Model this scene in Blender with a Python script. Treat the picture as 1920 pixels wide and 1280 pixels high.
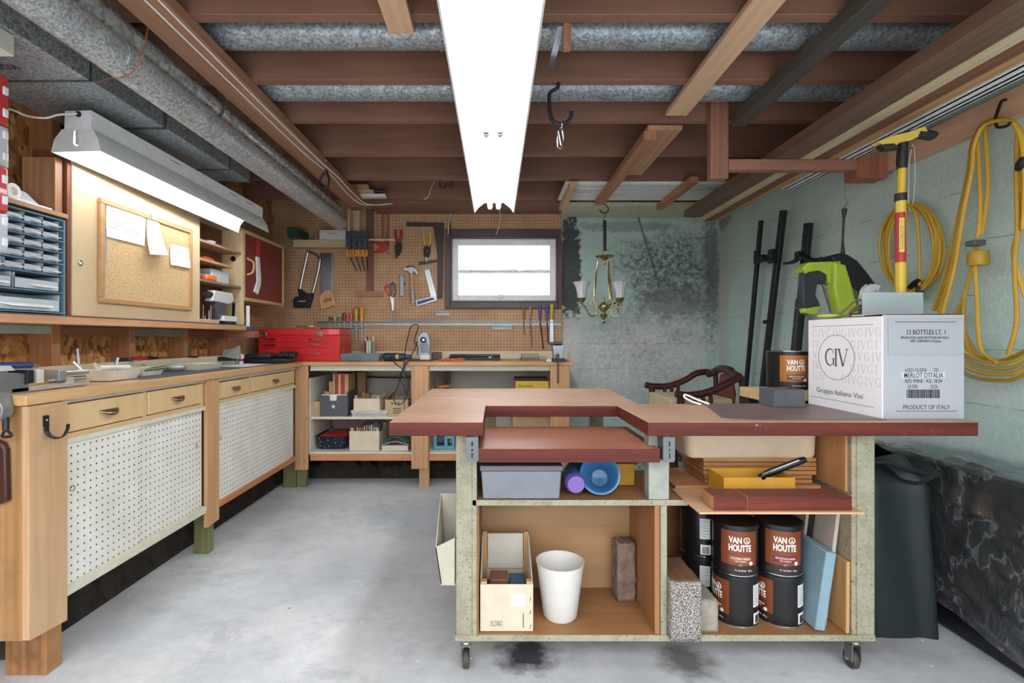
import bpy, bmesh, math, random
from mathutils import Vector, Matrix, Euler
R = math.radians
for o in list(bpy.data.objects): bpy.data.objects.remove(o)
SC = bpy.context.scene
COL = SC.collection
random.seed(7)
# ---------------------------------------------------------------- camera, world, exposure
H = 1.05          # eye height
F = 930.0         # focal length for a 1920 px wide frame
cam = bpy.data.cameras.new('camera')
cam.sensor_width = 36; cam.lens = 36*F/1920; cam.shift_x = 30/1920; cam.shift_y = -6/1920
cam.clip_start = .02
co = bpy.data.objects.new('camera', cam); COL.objects.link(co)
co.location = (0, 0, H); co.rotation_euler = (R(90), 0, 0)
SC.camera = co
wd = bpy.data.worlds.new('world'); SC.world = wd; wd.use_nodes = True
bg = wd.node_tree.nodes['Background']; bg.inputs[0].default_value = (.93, .97, 1, 1); bg.inputs[1].default_value = 3.0
_nt = wd.node_tree; _tc = _nt.nodes.new('ShaderNodeTexCoord'); _sp = _nt.nodes.new('ShaderNodeSeparateXYZ'); _mr = _nt.nodes.new('ShaderNodeMapRange')
_mr.inputs[1].default_value = -.15; _mr.inputs[2].default_value = .7; _mr.inputs[3].default_value = .55; _mr.inputs[4].default_value = 3.6   # sky shaped as fill through the room's open back: bright overhead, dim below
_nt.links.new(_tc.outputs['Generated'], _sp.inputs[0]); _nt.links.new(_sp.outputs[2], _mr.inputs[0]); _nt.links.new(_mr.outputs[0], bg.inputs[1])
SC.view_settings.view_transform = 'Standard'; SC.view_settings.look = 'None'
SC.view_settings.exposure = 1.0; SC.view_settings.gamma = 1; SC.view_settings.use_curve_mapping = False
TUBE_POWER = 13.0   # the fluorescent tubes give off this much
def PX(px, Y): return (px-930)/F*Y
def PZ(py, Y): return H+(634-py)/F*Y
def P(px, py, Y): return Vector((PX(px, Y), Y, PZ(py, Y)))
# ---------------------------------------------------------------- materials
def lin(h):
    h = h.lstrip('#'); v = [int(h[i:i+2], 16)/255 for i in (0, 2, 4)]
    return tuple((c/12.92 if c <= .04045 else ((c+.055)/1.055)**2.4) for c in v)+(1,)
MC = {}
def newmat(name):
    m = bpy.data.materials.new(name); m.use_nodes = True
    nt = m.node_tree; b = nt.nodes['Principled BSDF']
    return m, nt, b
def N(nt, t, **kw):
    n = nt.nodes.new(t)
    for k, v in kw.items():
        if k.startswith('i_'):
            n.inputs[k[2:].replace('_', ' ')].default_value = v
        else: setattr(n, k, v)
    return n
def math_(nt, op, a, b=None, c=None, clamp=False):
    n = nt.nodes.new('ShaderNodeMath'); n.operation = op; n.use_clamp = clamp
    for i, v in enumerate((a, b, c)):
        if v is None: continue
        if isinstance(v, (int, float)): n.inputs[i].default_value = v
        else: nt.links.new(v, n.inputs[i])
    return n.outputs[0]
def mixc(nt, fac, a, b):
    n = nt.nodes.new('ShaderNodeMix'); n.data_type = 'RGBA'
    for i, v in ((0, fac), (6, a), (7, b)):
        if isinstance(v, (int, float)): n.inputs[i].default_value = v
        elif isinstance(v, tuple): n.inputs[i].default_value = v
        else: nt.links.new(v, n.inputs[i])
    return n.outputs[2]
def ocoord(nt, sc=(1, 1, 1), loc=(0, 0, 0), rot=(0, 0, 0)):
    tc = nt.nodes.new('ShaderNodeTexCoord'); mp = nt.nodes.new('ShaderNodeMapping')
    mp.inputs['Scale'].default_value = sc; mp.inputs['Location'].default_value = loc; mp.inputs['Rotation'].default_value = rot
    nt.links.new(tc.outputs['Object'], mp.inputs[0]); return mp.outputs[0]
def noise(nt, vec, scale, detail=4, rough=.6, lo=None, hi=None):
    n = N(nt, 'ShaderNodeTexNoise'); n.inputs['Scale'].default_value = scale
    n.inputs['Detail'].default_value = detail; n.inputs['Roughness'].default_value = rough
    nt.links.new(vec, n.inputs['Vector']); o = n.outputs[0]
    if lo is not None:
        r = N(nt, 'ShaderNodeMapRange'); r.inputs[1].default_value = lo; r.inputs[2].default_value = hi
        nt.links.new(o, r.inputs[0]); o = r.outputs[0]
    return o
def bump(nt, b, h, strength=.3, dist=.002):
    n = N(nt, 'ShaderNodeBump'); n.inputs['Strength'].default_value = strength; n.inputs['Distance'].default_value = dist
    nt.links.new(h, n.inputs['Height']); nt.links.new(n.outputs[0], b.inputs['Normal'])
def plain(col, rough=.5, metal=0, bumpy=0, emit=0, trans=0, alpha=1, coat=0, var=.06):
    k = ('p', col, rough, metal, bumpy, emit, trans, alpha, coat)
    if k in MC: return MC[k]
    m, nt, b = newmat('paint_'+col.strip('#')); c = lin(col)
    b.inputs['Roughness'].default_value = rough; b.inputs['Metallic'].default_value = metal
    v = ocoord(nt); n = noise(nt, v, 22, 4, .6, .3, .7)
    d = tuple(x*(1-2.2*var) for x in c[:3])+(1,)
    nt.links.new(mixc(nt, n, d, c), b.inputs['Base Color'])
    if bumpy: bump(nt, b, noise(nt, v, 160, 3), bumpy, .002)
    if emit: b.inputs['Emission Color'].default_value = c; b.inputs['Emission Strength'].default_value = emit
    if trans: b.inputs['Transmission Weight'].default_value = trans
    if coat: b.inputs['Coat Weight'].default_value = coat
    b.inputs['Alpha'].default_value = alpha
    MC[k] = m; return m
def wood(col, dark=None, axis='Y', grain=1.0, rough=.55, knots=.0, contrast=.75, dirt=0):
    k = ('w', col, dark, axis, grain, rough, knots, contrast, dirt)
    if k in MC: return MC[k]
    m, nt, b = newmat('wood_'+col.strip('#')); c = lin(col)
    d = lin(dark) if dark else tuple(x*.55 for x in c[:3])+(1,)
    s = {'X': (1.2, 26, 26), 'Y': (26, 1.2, 26), 'Z': (26, 26, 1.2)}[axis]
    v = ocoord(nt, tuple(q*grain for q in s))
    n1 = noise(nt, v, 1.0, 8, .68, .40, .64)
    s2 = {'X': (.6, 9, 9), 'Y': (9, .6, 9), 'Z': (9, 9, .6)}[axis]
    v2 = ocoord(nt, s2)
    w = N(nt, 'ShaderNodeTexWave'); w.inputs['Scale'].default_value = 1.1; w.inputs['Distortion'].default_value = 6
    w.inputs['Detail'].default_value = 3; nt.links.new(v2, w.inputs['Vector'])
    f = math_(nt, 'ADD', math_(nt, 'MULTIPLY', n1, .6), math_(nt, 'MULTIPLY', w.outputs[0], .4))
    f = math_(nt, 'MULTIPLY', f, contrast, clamp=True)
    pt = noise(nt, ocoord(nt), 3.1, 5, .6, .35, .7)
    out = mixc(nt, math_(nt, 'MULTIPLY', pt, .28), mixc(nt, f, c, d), tuple(x*.62 for x in c[:3])+(1,))
    if knots:
        vo = N(nt, 'ShaderNodeTexVoronoi'); vo.inputs['Scale'].default_value = 1
        s3 = {'X': (2.2, 7, 7), 'Y': (7, 2.2, 7), 'Z': (7, 7, 2.2)}[axis]
        nt.links.new(ocoord(nt, s3, (.3, .2, .1)), vo.inputs['Vector'])
        kn = math_(nt, 'LESS_THAN', vo.outputs['Distance'], .09*knots)
        out = mixc(nt, math_(nt, 'MULTIPLY', kn, .75), out, tuple(x*.25 for x in c[:3])+(1,))
    if dirt:
        dn = noise(nt, ocoord(nt), 7, 6, .7, .52, .7)
        out = mixc(nt, math_(nt, 'MULTIPLY', dn, dirt), out, tuple(x*.35 for x in c[:3])+(1,))
    nt.links.new(out, b.inputs['Base Color']); b.inputs['Roughness'].default_value = rough
    bump(nt, b, n1, .15, .001)
    MC[k] = m; return m
def pegboard(col, axes, hole='#1c1512', rad=.0034, dirt=None):
    k = ('peg', col, axes)
    if k in MC: return MC[k]
    m, nt, b = newmat('pegboard'); v = ocoord(nt)
    sp = N(nt, 'ShaderNodeSeparateXYZ'); nt.links.new(v, sp.inputs[0])
    ds = []
    for a in axes:
        q = math_(nt, 'DIVIDE', sp.outputs['XYZ'.index(a)], .0254)
        q = math_(nt, 'SUBTRACT', math_(nt, 'FRACT', q), .5)
        ds.append(math_(nt, 'MULTIPLY', q, q))
    dist = math_(nt, 'SQRT', math_(nt, 'ADD', *ds))
    h = math_(nt, 'LESS_THAN', dist, rad/.0254)
    n = noise(nt, v, 6, 6, .65, .35, .7); c = lin(col)
    base = mixc(nt, n, c, lin(dirt) if dirt else tuple(x*.82 for x in c[:3])+(1,))
    nt.links.new(mixc(nt, h, base, lin(hole)), b.inputs['Base Color'])
    b.inputs['Roughness'].default_value = .6
    bump(nt, b, math_(nt, 'SUBTRACT', 1, h), .6, .003)
    MC[k] = m; return m
def osb():
    if 'osb' in MC: return MC['osb']
    m, nt, b = newmat('osb'); v = ocoord(nt, (1, 1, .6))
    n = noise(nt, v, 9, 3); 
    ad = N(nt, 'ShaderNodeVectorMath'); ad.operation = 'MULTIPLY_ADD'
    nn = N(nt, 'ShaderNodeTexNoise'); nn.inputs['Scale'].default_value = 6; nt.links.new(v, nn.inputs['Vector'])
    nt.links.new(nn.outputs['Color'], ad.inputs[0]); ad.inputs[1].default_value = (.12, .12, .12); nt.links.new(v, ad.inputs[2])
    vo = N(nt, 'ShaderNodeTexVoronoi'); vo.inputs['Scale'].default_value = 55; nt.links.new(ad.outputs[0], vo.inputs['Vector'])
    cr = N(nt, 'ShaderNodeValToRGB'); e = cr.color_ramp.elements
    e[0].color = lin('#7a4420'); e[1].color = lin('#d9a76c'); x = e.new(.35); x.color = lin('#b47a45'); x = e.new(.7); x.color = lin('#c08a54')
    sp = N(nt, 'ShaderNodeSeparateColor'); nt.links.new(vo.outputs['Color'], sp.inputs[0]); nt.links.new(sp.outputs[0], cr.inputs[0])
    nt.links.new(cr.outputs[0], b.inputs['Base Color']); b.inputs['Roughness'].default_value = .7
    bump(nt, b, vo.outputs['Distance'], .4, .004)
    MC['osb'] = m; return m
def galv(col='#9aa2a6', scale=60, metal=.55, rough=.45):
    k = ('galv', col, scale)
    if k in MC: return MC[k]
    m, nt, b = newmat('galvanised'); v = ocoord(nt)
    vo = N(nt, 'ShaderNodeTexVoronoi'); vo.inputs['Scale'].default_value = scale*2.2; nt.links.new(v, vo.inputs['Vector'])
    sp = N(nt, 'ShaderNodeSeparateColor'); nt.links.new(vo.outputs['Color'], sp.inputs[0])
    big = noise(nt, v, 7, 6, .7, .35, .68)
    c = lin(col)
    a = mixc(nt, sp.outputs[0], tuple(x*.55 for x in c[:3])+(1,), tuple(min(1, x*1.35) for x in c[:3])+(1,))
    nt.links.new(mixc(nt, math_(nt, 'MULTIPLY', big, .30), a, tuple(x*.35 for x in c[:3])+(1,)), b.inputs['Base Color'])
    b.inputs['Metallic'].default_value = metal; b.inputs['Roughness'].default_value = rough
    nt.links.new(math_(nt, 'MULTIPLY_ADD', sp.outputs[1], .25, rough-.1), b.inputs['Roughness'])
    MC[k] = m; return m
def ply_edge(col='#97957f'):
    k = ('ply', col)
    if k in MC: return MC[k]
    m, nt, b = newmat('worn_ply'); v = ocoord(nt, (1, 1, 1)); c = lin(col)
    sp = N(nt, 'ShaderNodeSeparateXYZ'); nt.links.new(v, sp.inputs[0])
    n = noise(nt, v, 14, 8, .75, .45, .62)
    s = noise(nt, v, 130, 2, .5, .62, .68)
    a = mixc(nt, math_(nt, 'MULTIPLY', n, .5), c, lin('#6f684c'))
    nt.links.new(mixc(nt, math_(nt, 'MULTIPLY', s, .8), a, lin('#4a3726')), b.inputs['Base Color'])
    b.inputs['Roughness'].default_value = .65; bump(nt, b, n, .25, .002)
    MC[k] = m; return m
# ---------------------------------------------------------------- mesh builder
class MB:
    def __init__(s): s.bm = bmesh.new()
    def box(s, x0, x1, y0, y1, z0, z1, mi=0, M=None):
        r = bmesh.ops.create_cube(s.bm, size=1)
        T = Matrix.Translation(((x0+x1)/2, (y0+y1)/2, (z0+z1)/2)) @ Matrix.Diagonal((abs(x1-x0), abs(y1-y0), abs(z1-z0), 1))
        if M: T = M @ T
        bmesh.ops.transform(s.bm, matrix=T, verts=r['verts'])
        for f in {f for v in r['verts'] for f in v.link_faces}: f.material_index = mi
        return s
    def quadbox(s, base, top, mi=0):
        """hexahedron from four base and four top points"""
        vs = [s.bm.verts.new(p) for p in list(base)+list(top)]
        for q in ((3, 2, 1, 0), (4, 5, 6, 7), (0, 1, 5, 4), (1, 2, 6, 5), (2, 3, 7, 6), (3, 0, 4, 7)):
            f = s.bm.faces.new([vs[i] for i in q]); f.material_index = mi
        return s
    def ring(s, c, u, v, r, n):
        return [s.bm.verts.new(c+(u*math.cos(2*math.pi*i/n)+v*math.sin(2*math.pi*i/n))*r) for i in range(n)]
    def tube(s, pts, r, n=8, closed=False, mi=0, caps=True, flat=1.0):
        pts = [Vector(p) for p in pts]; rs = r if isinstance(r, (list, tuple)) else [r]*len(pts)
        rings = []; up = None
        L = len(pts)
        for i, p in enumerate(pts):
            a = pts[(i-1) % L] if (closed or i > 0) else p
            c = pts[(i+1) % L] if (closed or i < L-1) else p
            t = (c-a).normalized()
            if up is None:
                up = Vector((0, 0, 1)) if abs(t.z) < .9 else Vector((0, 1, 0))
            u = (up - t*up.dot(t))
            if u.length < 1e-5: u = t.orthogonal()
            u.normalize(); v = t.cross(u).normalized(); up = u
            rings.append(s.ring(p, u, v*flat, rs[i], n))
        rng = range(L if closed else L-1)
        for i in rng:
            A = rings[i]; B = rings[(i+1) % L]
            for j in range(n):
                f = s.bm.faces.new((A[j], A[(j+1) % n], B[(j+1) % n], B[j])); f.material_index = mi
        if caps and not closed:
            for q in (rings[0][::-1], rings[-1]):
                f = s.bm.faces.new(q); f.material_index = mi
        return s
    def cyl(s, a, b, r0, r1=None, n=20, mi=0): return s.tube([a, b], [r0, r0 if r1 is None else r1], n, mi=mi)
    def lathe(s, prof, c=(0, 0, 0), n=28, M=None, mi=0, caps=True, flute=0, nf=12):
        c = Vector(c); rings = []
        for r, z in prof:
            ring = []
            for i in range(n):
                a = 2*math.pi*i/n; rr = r*(1+flute*math.cos(nf*a))
                p = Vector((rr*math.cos(a), rr*math.sin(a), z))
                if M: p = M @ p
                ring.append(s.bm.verts.new(p+c))
            rings.append(ring)
        for A, B in zip(rings, rings[1:]):
            for j in range(n):
                f = s.bm.faces.new((A[j], A[(j+1) % n], B[(j+1) % n], B[j])); f.material_index = mi
        if caps:
            for q in (rings[0][::-1], rings[-1]):
                f = s.bm.faces.new(q); f.material_index = mi
        return s
    def ell(s, c, r, n=16, mi=0, M=None):
        q = bmesh.ops.create_uvsphere(s.bm, u_segments=n, v_segments=max(6, n//2), radius=1)
        T = Matrix.Translation(c) @ (M or Matrix()) @ Matrix.Diagonal((*r, 1))
        bmesh.ops.transform(s.bm, matrix=T, verts=q['verts'])
        for f in {f for v in q['verts'] for f in v.link_faces}: f.material_index = mi
        return s
    def addmesh(s, me, mi=0):
        n0 = len(s.bm.faces); s.bm.from_mesh(me); s.bm.faces.ensure_lookup_table()
        for f in s.bm.faces[n0:]: f.material_index = mi
        bpy.data.meshes.remove(me); return s
    def flat(s, loops, th, M, mi=0, bev=0):
        """filled 2-D loops (holes allowed), th thick, local z 0..th"""
        cu = bpy.data.curves.new('c', 'CURVE'); cu.dimensions = '2D'; cu.fill_mode = 'BOTH'
        for lp in loops:
            sp = cu.splines.new('POLY'); sp.points.add(len(lp)-1)
            for p, q in zip(sp.points, lp): p.co = (q[0], q[1], 0, 1)
            sp.use_cyclic_u = True
        cu.extrude = max(th/2-bev, 1e-5); cu.bevel_depth = bev
        ob = bpy.data.objects.new('c', cu); me = bpy.data.meshes.new_from_object(ob)
        bpy.data.objects.remove(ob); bpy.data.curves.remove(cu)
        me.transform(M @ Matrix.Translation((0, 0, th/2))); return s.addmesh(me, mi)
    def wallflat(s, loops, Y, th, mi=0, bev=0):
        """pixel loops on a plane facing the room at depth Y, coming th towards the room"""
        lp = [[(PX(a, Y), PZ(b, Y)) for a, b in l] for l in loops]
        M = Matrix(((1, 0, 0, 0), (0, 0, -1, Y), (0, 1, 0, 0), (0, 0, 0, 1)))
        return s.flat(lp, th, M, mi, bev)
    def sideflat(s, loops, X, th, mi=0, bev=0):
        """(y,z) loops on a plane X, coming th towards +X"""
        M = Matrix(((0, 0, 1, X), (1, 0, 0, 0), (0, 1, 0, 0), (0, 0, 0, 1)))
        return s.flat(loops, th, M, mi, bev)
    def topflat(s, loops, z, th, mi=0, bev=0):
        return s.flat(loops, th, Matrix.Translation((0, 0, z)), mi, bev)
    def text(s, t, w, h, fn, mi=0, ext=.0003, bold=0):
        """lettering scaled into w x h, mapped by fn(u,v,d) -> point"""
        cu = bpy.data.curves.new('t', 'FONT'); cu.body = t; cu.extrude = .005; cu.resolution_u = 3; cu.offset = bold
        ob = bpy.data.objects.new('t', cu); me = bpy.data.meshes.new_from_object(ob)
        bpy.data.objects.remove(ob); bpy.data.curves.remove(cu)
        if not len(me.vertices): return s
        xs = [v.co.x for v in me.vertices]; ys = [v.co.y for v in me.vertices]
        x0, x1, y0, y1 = min(xs), max(xs), min(ys), max(ys)
        for v in me.vertices:
            v.co = fn((v.co.x-x0)/(x1-x0)*w, (v.co.y-y0)/(y1-y0)*h, ext if v.co.z > 0 else -ext)
        return s.addmesh(me, mi)
    def sheet(s, fn, nu, nv, th=0, mi=0):
        g = [[s.bm.verts.new(fn(i/nu, j/nv)) for j in range(nv+1)] for i in range(nu+1)]
        fs = []
        for i in range(nu):
            for j in range(nv):
                f = s.bm.faces.new((g[i][j], g[i+1][j], g[i+1][j+1], g[i][j+1])); f.material_index = mi; fs.append(f)
        if th:
            bmesh.ops.recalc_face_normals(s.bm, faces=fs)
            bmesh.ops.solidify(s.bm, geom=fs, thickness=th)
        return s
OFF = {}
def obj(name, mb, mats, parent=None, bevel=0, smooth=40, at=None, label=None, cat=None, group=None, kind=None, rot=0, seg=2):
    """one mesh object; vertices given in room coordinates"""
    bm = mb.bm
    bmesh.ops.recalc_face_normals(bm, faces=bm.faces[:])
    me = bpy.data.meshes.new(name); bm.to_mesh(me); bm.free()
    for m in (mats if isinstance(mats, (list, tuple)) else [mats]): me.materials.append(m)
    o = bpy.data.objects.new(name, me); COL.objects.link(o)
    if parent: off = OFF[parent.name]
    else:
        if at is None:
            vs = [v.co for v in me.vertices]
            at = ((min(v.x for v in vs)+max(v.x for v in vs))/2, (min(v.y for v in vs)+max(v.y for v in vs))/2, min(v.z for v in vs))
        off = Vector(at); o.location = off; o.rotation_euler.z = rot
    me.transform(Matrix.Translation(-off)); OFF[o.name] = off
    if parent: o.parent = parent
    me.shade_smooth()
    if smooth < 180: me.set_sharp_from_angle(angle=R(smooth))
    if bevel:
        b = o.modifiers.new('bevel', 'BEVEL'); b.width = bevel; b.segments = seg; b.limit_method = 'ANGLE'; b.angle_limit = R(40)
    tag(o, label, cat, group, kind)
    return o
def tag(o, label=None, cat=None, group=None, kind=None):
    if label: o['label'] = label
    if cat: o['category'] = cat
    if group: o['group'] = group
    if kind: o['kind'] = kind
    return o
def thing(name, label, cat, loc, group=None, rot=0, kind=None):
    o = bpy.data.objects.new(name, None); COL.objects.link(o); o.empty_display_size = .05
    o.location = loc; o.rotation_euler.z = rot; OFF[o.name] = Vector(loc)
    return tag(o, label, cat, group, kind)
def dup(root, loc, label=None, group=None, rot=None):
    def cp(o, par):
        c = o.copy(); COL.objects.link(c)
        if par: c.parent = par
        for ch in list(o.children): cp(ch, c)
        return c
    r = cp(root, None); r.location = loc
    if rot is not None: r.rotation_euler.z = rot
    if label: r['label'] = label
    if group: r['group'] = group
    return r
def ST(name, mb, mat, **k): return obj(name, mb, mat, kind='structure', **k)
def arc(cx, cy, r, a0, a1, n=8, ry=None):
    return [(cx+r*math.cos(R(a0+(a1-a0)*i/n)), cy+(ry or r)*math.sin(R(a0+(a1-a0)*i/n))) for i in range(n+1)]
def smoothpts(pts, k=6, closed=False):
    """Catmull-Rom through the points"""
    P_ = [Vector(p) for p in pts]; out = []; n = len(P_)
    for i in range(n if closed else n-1):
        if closed: a, b, c, d = P_[(i-1) % n], P_[i], P_[(i+1) % n], P_[(i+2) % n]
        else: a, b, c, d = P_[max(i-1, 0)], P_[i], P_[i+1], P_[min(i+2, n-1)]
        for j in range(k):
            t = j/k
            out.append(.5*((2*b)+(c-a)*t+(2*a-5*b+4*c-d)*t*t+(3*b-a-3*c+d)*t**3))
    if not closed: out.append(P_[-1])
    return out
# common materials
JOIST = wood('#906855', '#6b4a3c', 'X', knots=.9, contrast=.6, rough=.6)
JOISTY = wood('#ad8062', '#835a44', 'Y', knots=.9, contrast=.6)
PINE_X = wood('#cfa277', '#a87a50', 'X'); PINE_Y = wood('#cfa277', '#a87a50', 'Y'); PINE_Z = wood('#cfa277', '#a87a50', 'Z', knots=.6)
PALE_Y = wood('#d9b896', '#b89270', 'Y', knots=.7, dirt=.15)
CREAM = plain('#d6d1bc', .5); BLACK = plain('#17181b', .45); WHITE = plain('#ececea', .4)
STEEL = plain('#b9bdc0', .3, .9); DSTEEL = plain('#4a4d50', .4, .8); CHROME = plain('#d8dadc', .15, 1)
CARD = plain('#b79a76', .8, bumpy=.1); RED = plain('#c3242b', .35, coat=.3)
# ================================================================ the setting
def floor_mat():
    m, nt, b = newmat('concrete_floor'); v = ocoord(nt)
    a = noise(nt, v, 1.6, 8, .62, .3, .72); f = noise(nt, v, 30, 6, .7, .3, .7)
    c = mixc(nt, a, lin('#a6abb1'), lin('#e0e2e4')); c = mixc(nt, math_(nt, 'MULTIPLY', noise(nt, ocoord(nt, (1, 1.6, 1)), 4.5, 9, .75, .52, .68), .45), c, lin('#8a8f95')); c = mixc(nt, math_(nt, 'MULTIPLY', f, .3), c, lin('#9b9ea1'))
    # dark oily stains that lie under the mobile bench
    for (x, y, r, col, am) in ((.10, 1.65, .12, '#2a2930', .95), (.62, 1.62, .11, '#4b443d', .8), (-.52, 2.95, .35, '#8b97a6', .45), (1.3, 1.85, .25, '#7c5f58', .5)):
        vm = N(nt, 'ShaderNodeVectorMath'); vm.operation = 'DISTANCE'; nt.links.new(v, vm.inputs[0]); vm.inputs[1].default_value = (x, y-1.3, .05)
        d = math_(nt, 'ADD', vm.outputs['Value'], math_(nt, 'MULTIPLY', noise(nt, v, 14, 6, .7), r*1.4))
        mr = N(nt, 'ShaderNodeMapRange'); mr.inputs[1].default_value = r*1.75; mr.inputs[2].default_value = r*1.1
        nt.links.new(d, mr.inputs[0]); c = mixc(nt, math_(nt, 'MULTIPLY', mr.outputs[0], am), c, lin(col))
    vo = N(nt, 'ShaderNodeTexVoronoi'); vo.inputs['Scale'].default_value = 9; nt.links.new(v, vo.inputs['Vector'])
    c = mixc(nt, math_(nt, 'MULTIPLY', math_(nt, 'LESS_THAN', vo.outputs['Distance'], .045), .8), c, lin('#eceded'))
    vo2 = N(nt, 'ShaderNodeTexVoronoi'); vo2.inputs['Scale'].default_value = 5.3; nt.links.new(v, vo2.inputs['Vector'])
    c = mixc(nt, math_(nt, 'MULTIPLY', math_(nt, 'LESS_THAN', vo2.outputs['Distance'], .03), .8), c, lin('#4d4741'))
    nt.links.new(c, b.inputs['Base Color']); b.inputs['Roughness'].default_value = .55
    bump(nt, b, f, .12, .003); return m
ST('floor', MB().box(-1.95, 1.95, -4, 4.1, -.06, 0), floor_mat(), at=(0, 1.3, -.06))
def wall_mat(kind):
    m, nt, b = newmat('painted_concrete_'+kind); tc = N(nt, 'ShaderNodeTexCoord'); v = tc.outputs['Object']
    sp = N(nt, 'ShaderNodeSeparateXYZ'); nt.links.new(v, sp.inputs[0]); ax = sp.outputs[0 if kind == 'back' else 1]; az = sp.outputs[2]
    big = noise(nt, v, 2.2, 8, .65, .3, .7); fine = noise(nt, v, 45, 6, .7, .3, .7)
    c = mixc(nt, big, lin('#c3dcd5' if kind == 'back' else '#cfe4df'), lin('#adc6bf' if kind == 'back' else '#bed6d0'))
    def blob(cx, cz, rx, rz, sc, edge=.25, am=1.0):
        dx = math_(nt, 'DIVIDE', math_(nt, 'SUBTRACT', ax, cx), rx); dz = math_(nt, 'DIVIDE', math_(nt, 'SUBTRACT', az, cz), rz)
        d = math_(nt, 'SQRT', math_(nt, 'ADD', math_(nt, 'MULTIPLY', dx, dx), math_(nt, 'MULTIPLY', dz, dz)))
        d = math_(nt, 'ADD', d, math_(nt, 'MULTIPLY', math_(nt, 'SUBTRACT', noise(nt, v, sc, 8, .75), .5), 2.6))
        mr = N(nt, 'ShaderNodeMapRange'); mr.inputs[1].default_value = 1; mr.inputs[2].default_value = 1-edge
        nt.links.new(d, mr.inputs[0]); return math_(nt, 'MULTIPLY', mr.outputs[0], am)
    if kind == 'back':
        c = mixc(nt, blob(1.0, .80, .75, .40, 9, .5, .85), c, lin('#b9babb'))
        c = mixc(nt, blob(1.35, 1.05, .45, .22, 14, .3, .7), c, lin('#d2d4d4'))
        c = mixc(nt, blob(.60, 1.6, .09, .55, 16, .15, .97), c, lin('#23282c'))
        c = mixc(nt, blob(.60, 1.02, .08, .25, 16, .15, .9), c, lin('#c9c7c4'))
        mk = noise(nt, v, 26, 9, .82, .44, .56); mk2 = noise(nt, v, 9, 9, .8, .45, .58)
        c = mixc(nt, math_(nt, 'MULTIPLY', blob(1.38, 1.60, .52, .42, 5, .5, .9), mk), c, lin('#3d403c')); c = mixc(nt, math_(nt, 'MULTIPLY', blob(1.25, 1.15, .6, .4, 5, .5, .55), mk2), c, lin('#7d7370')); c = mixc(nt, math_(nt, 'MULTIPLY', blob(1.1, .9, .7, .35, 6, .5, .75), mk), c, lin('#e2e4e4'))
        c = mixc(nt, math_(nt, 'MULTIPLY', blob(1.45, 1.58, .34, .30, 7, .6, .75), mk2), c, lin('#4c4a45'))
        lw = math_(nt, 'ABSOLUTE', math_(nt, 'SUBTRACT', math_(nt, 'ADD', math_(nt, 'MULTIPLY', math_(nt, 'SUBTRACT', az, 1.45), .31), math_(nt, 'MULTIPLY', noise(nt, v, 12, 5), .012)), math_(nt, 'SUBTRACT', 1.330, ax)))
        c = mixc(nt, math_(nt, 'MULTIPLY', math_(nt, 'MULTIPLY', math_(nt, 'LESS_THAN', lw, .010), math_(nt, 'GREATER_THAN', az, 1.46)), .7), c, lin('#39443a'))
        c = mixc(nt, blob(1.74, 1.6, .10, .70, 24, .6, .7), c, lin('#3a3e3c'))
        c = mixc(nt, blob(1.45, 1.35, .38, .16, 20, .4, .6), c, lin('#6d6a68'))
        c = mixc(nt, blob(1.05, 1.95, .5, .05, 12, .4, .5), c, lin('#5f6b67'))
        pl_ = math_(nt, 'MULTIPLY', math_(nt, 'LESS_THAN', ax, .52), math_(nt, 'LESS_THAN', az, .93)); c = mixc(nt, pl_, c, mixc(nt, big, lin('#c9c4bb'), lin('#a8a198')))
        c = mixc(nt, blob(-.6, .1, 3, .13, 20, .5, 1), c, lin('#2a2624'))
    else:
        c = mixc(nt, blob(3.95, 1.4, .16, .9, 10, .4, .7), c, lin('#c9cbc8'))
        c = mixc(nt, blob(4.0, 2.0, .25, .12, 10, .5, .7), c, lin('#565f58'))
        c = mixc(nt, blob(2.0, .85, 1.2, .06, 16, .5, .5), c, lin('#dfe6e3'))
    # board marks / block joints
    vals = []
    q = math_(nt, 'FRACT', math_(nt, 'DIVIDE', math_(nt, 'ADD', math_(nt, 'MULTIPLY', noise(nt, v, 5, 3), .02), az), .203))
    ln = math_(nt, 'LESS_THAN', q, .022)
    brk = noise(nt, v, 7, 5, .7, .46, .56)
    lnb = math_(nt, 'MULTIPLY', ln, brk)
    c = mixc(nt, math_(nt, 'MULTIPLY', lnb, .55), c, lin('#4e6a5e'))
    c = mixc(nt, math_(nt, 'MULTIPLY', fine, .22), c, lin('#77837f'))
    nt.links.new(c, b.inputs['Base Color']); b.inputs['Roughness'].default_value = .6
    hgt = math_(nt, 'SUBTRACT', math_(nt, 'ADD', fine, math_(nt, 'MULTIPLY', big, 3)), math_(nt, 'MULTIPLY', ln, 1.2))
    bump(nt, b, hgt, .35, .006); return m
WX0, WX1, WZ0, WZ1 = PX(845, 4), PX(1045, 4), PZ(567, 4), PZ(445, 4)
w = MB(); w.box(-1.95, WX0, 4.0, 4.15, 0, 2.3).box(WX1, 1.95, 4.0, 4.15, 0, 2.3).box(WX0, WX1, 4.0, 4.15, 0, WZ0).box(WX0, WX1, 4.0, 4.15, WZ1, 2.3)
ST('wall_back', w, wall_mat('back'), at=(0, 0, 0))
ST('wall_right', MB().box(1.80, 1.95, -.3, 4.0, 0, 2.3), wall_mat('right'), at=(1.8, 0, 0))
ST('wall_left', MB().box(-1.95, -1.81, -.3, 4.0, 0, 2.3), osb(), at=(-1.81, 0, 0))
ST('ceiling', MB().box(-1.95, 1.95, -.3, 4.1, 2.26, 2.3), wood('#5b3a2c', '#38221a', 'Y'))
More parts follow.
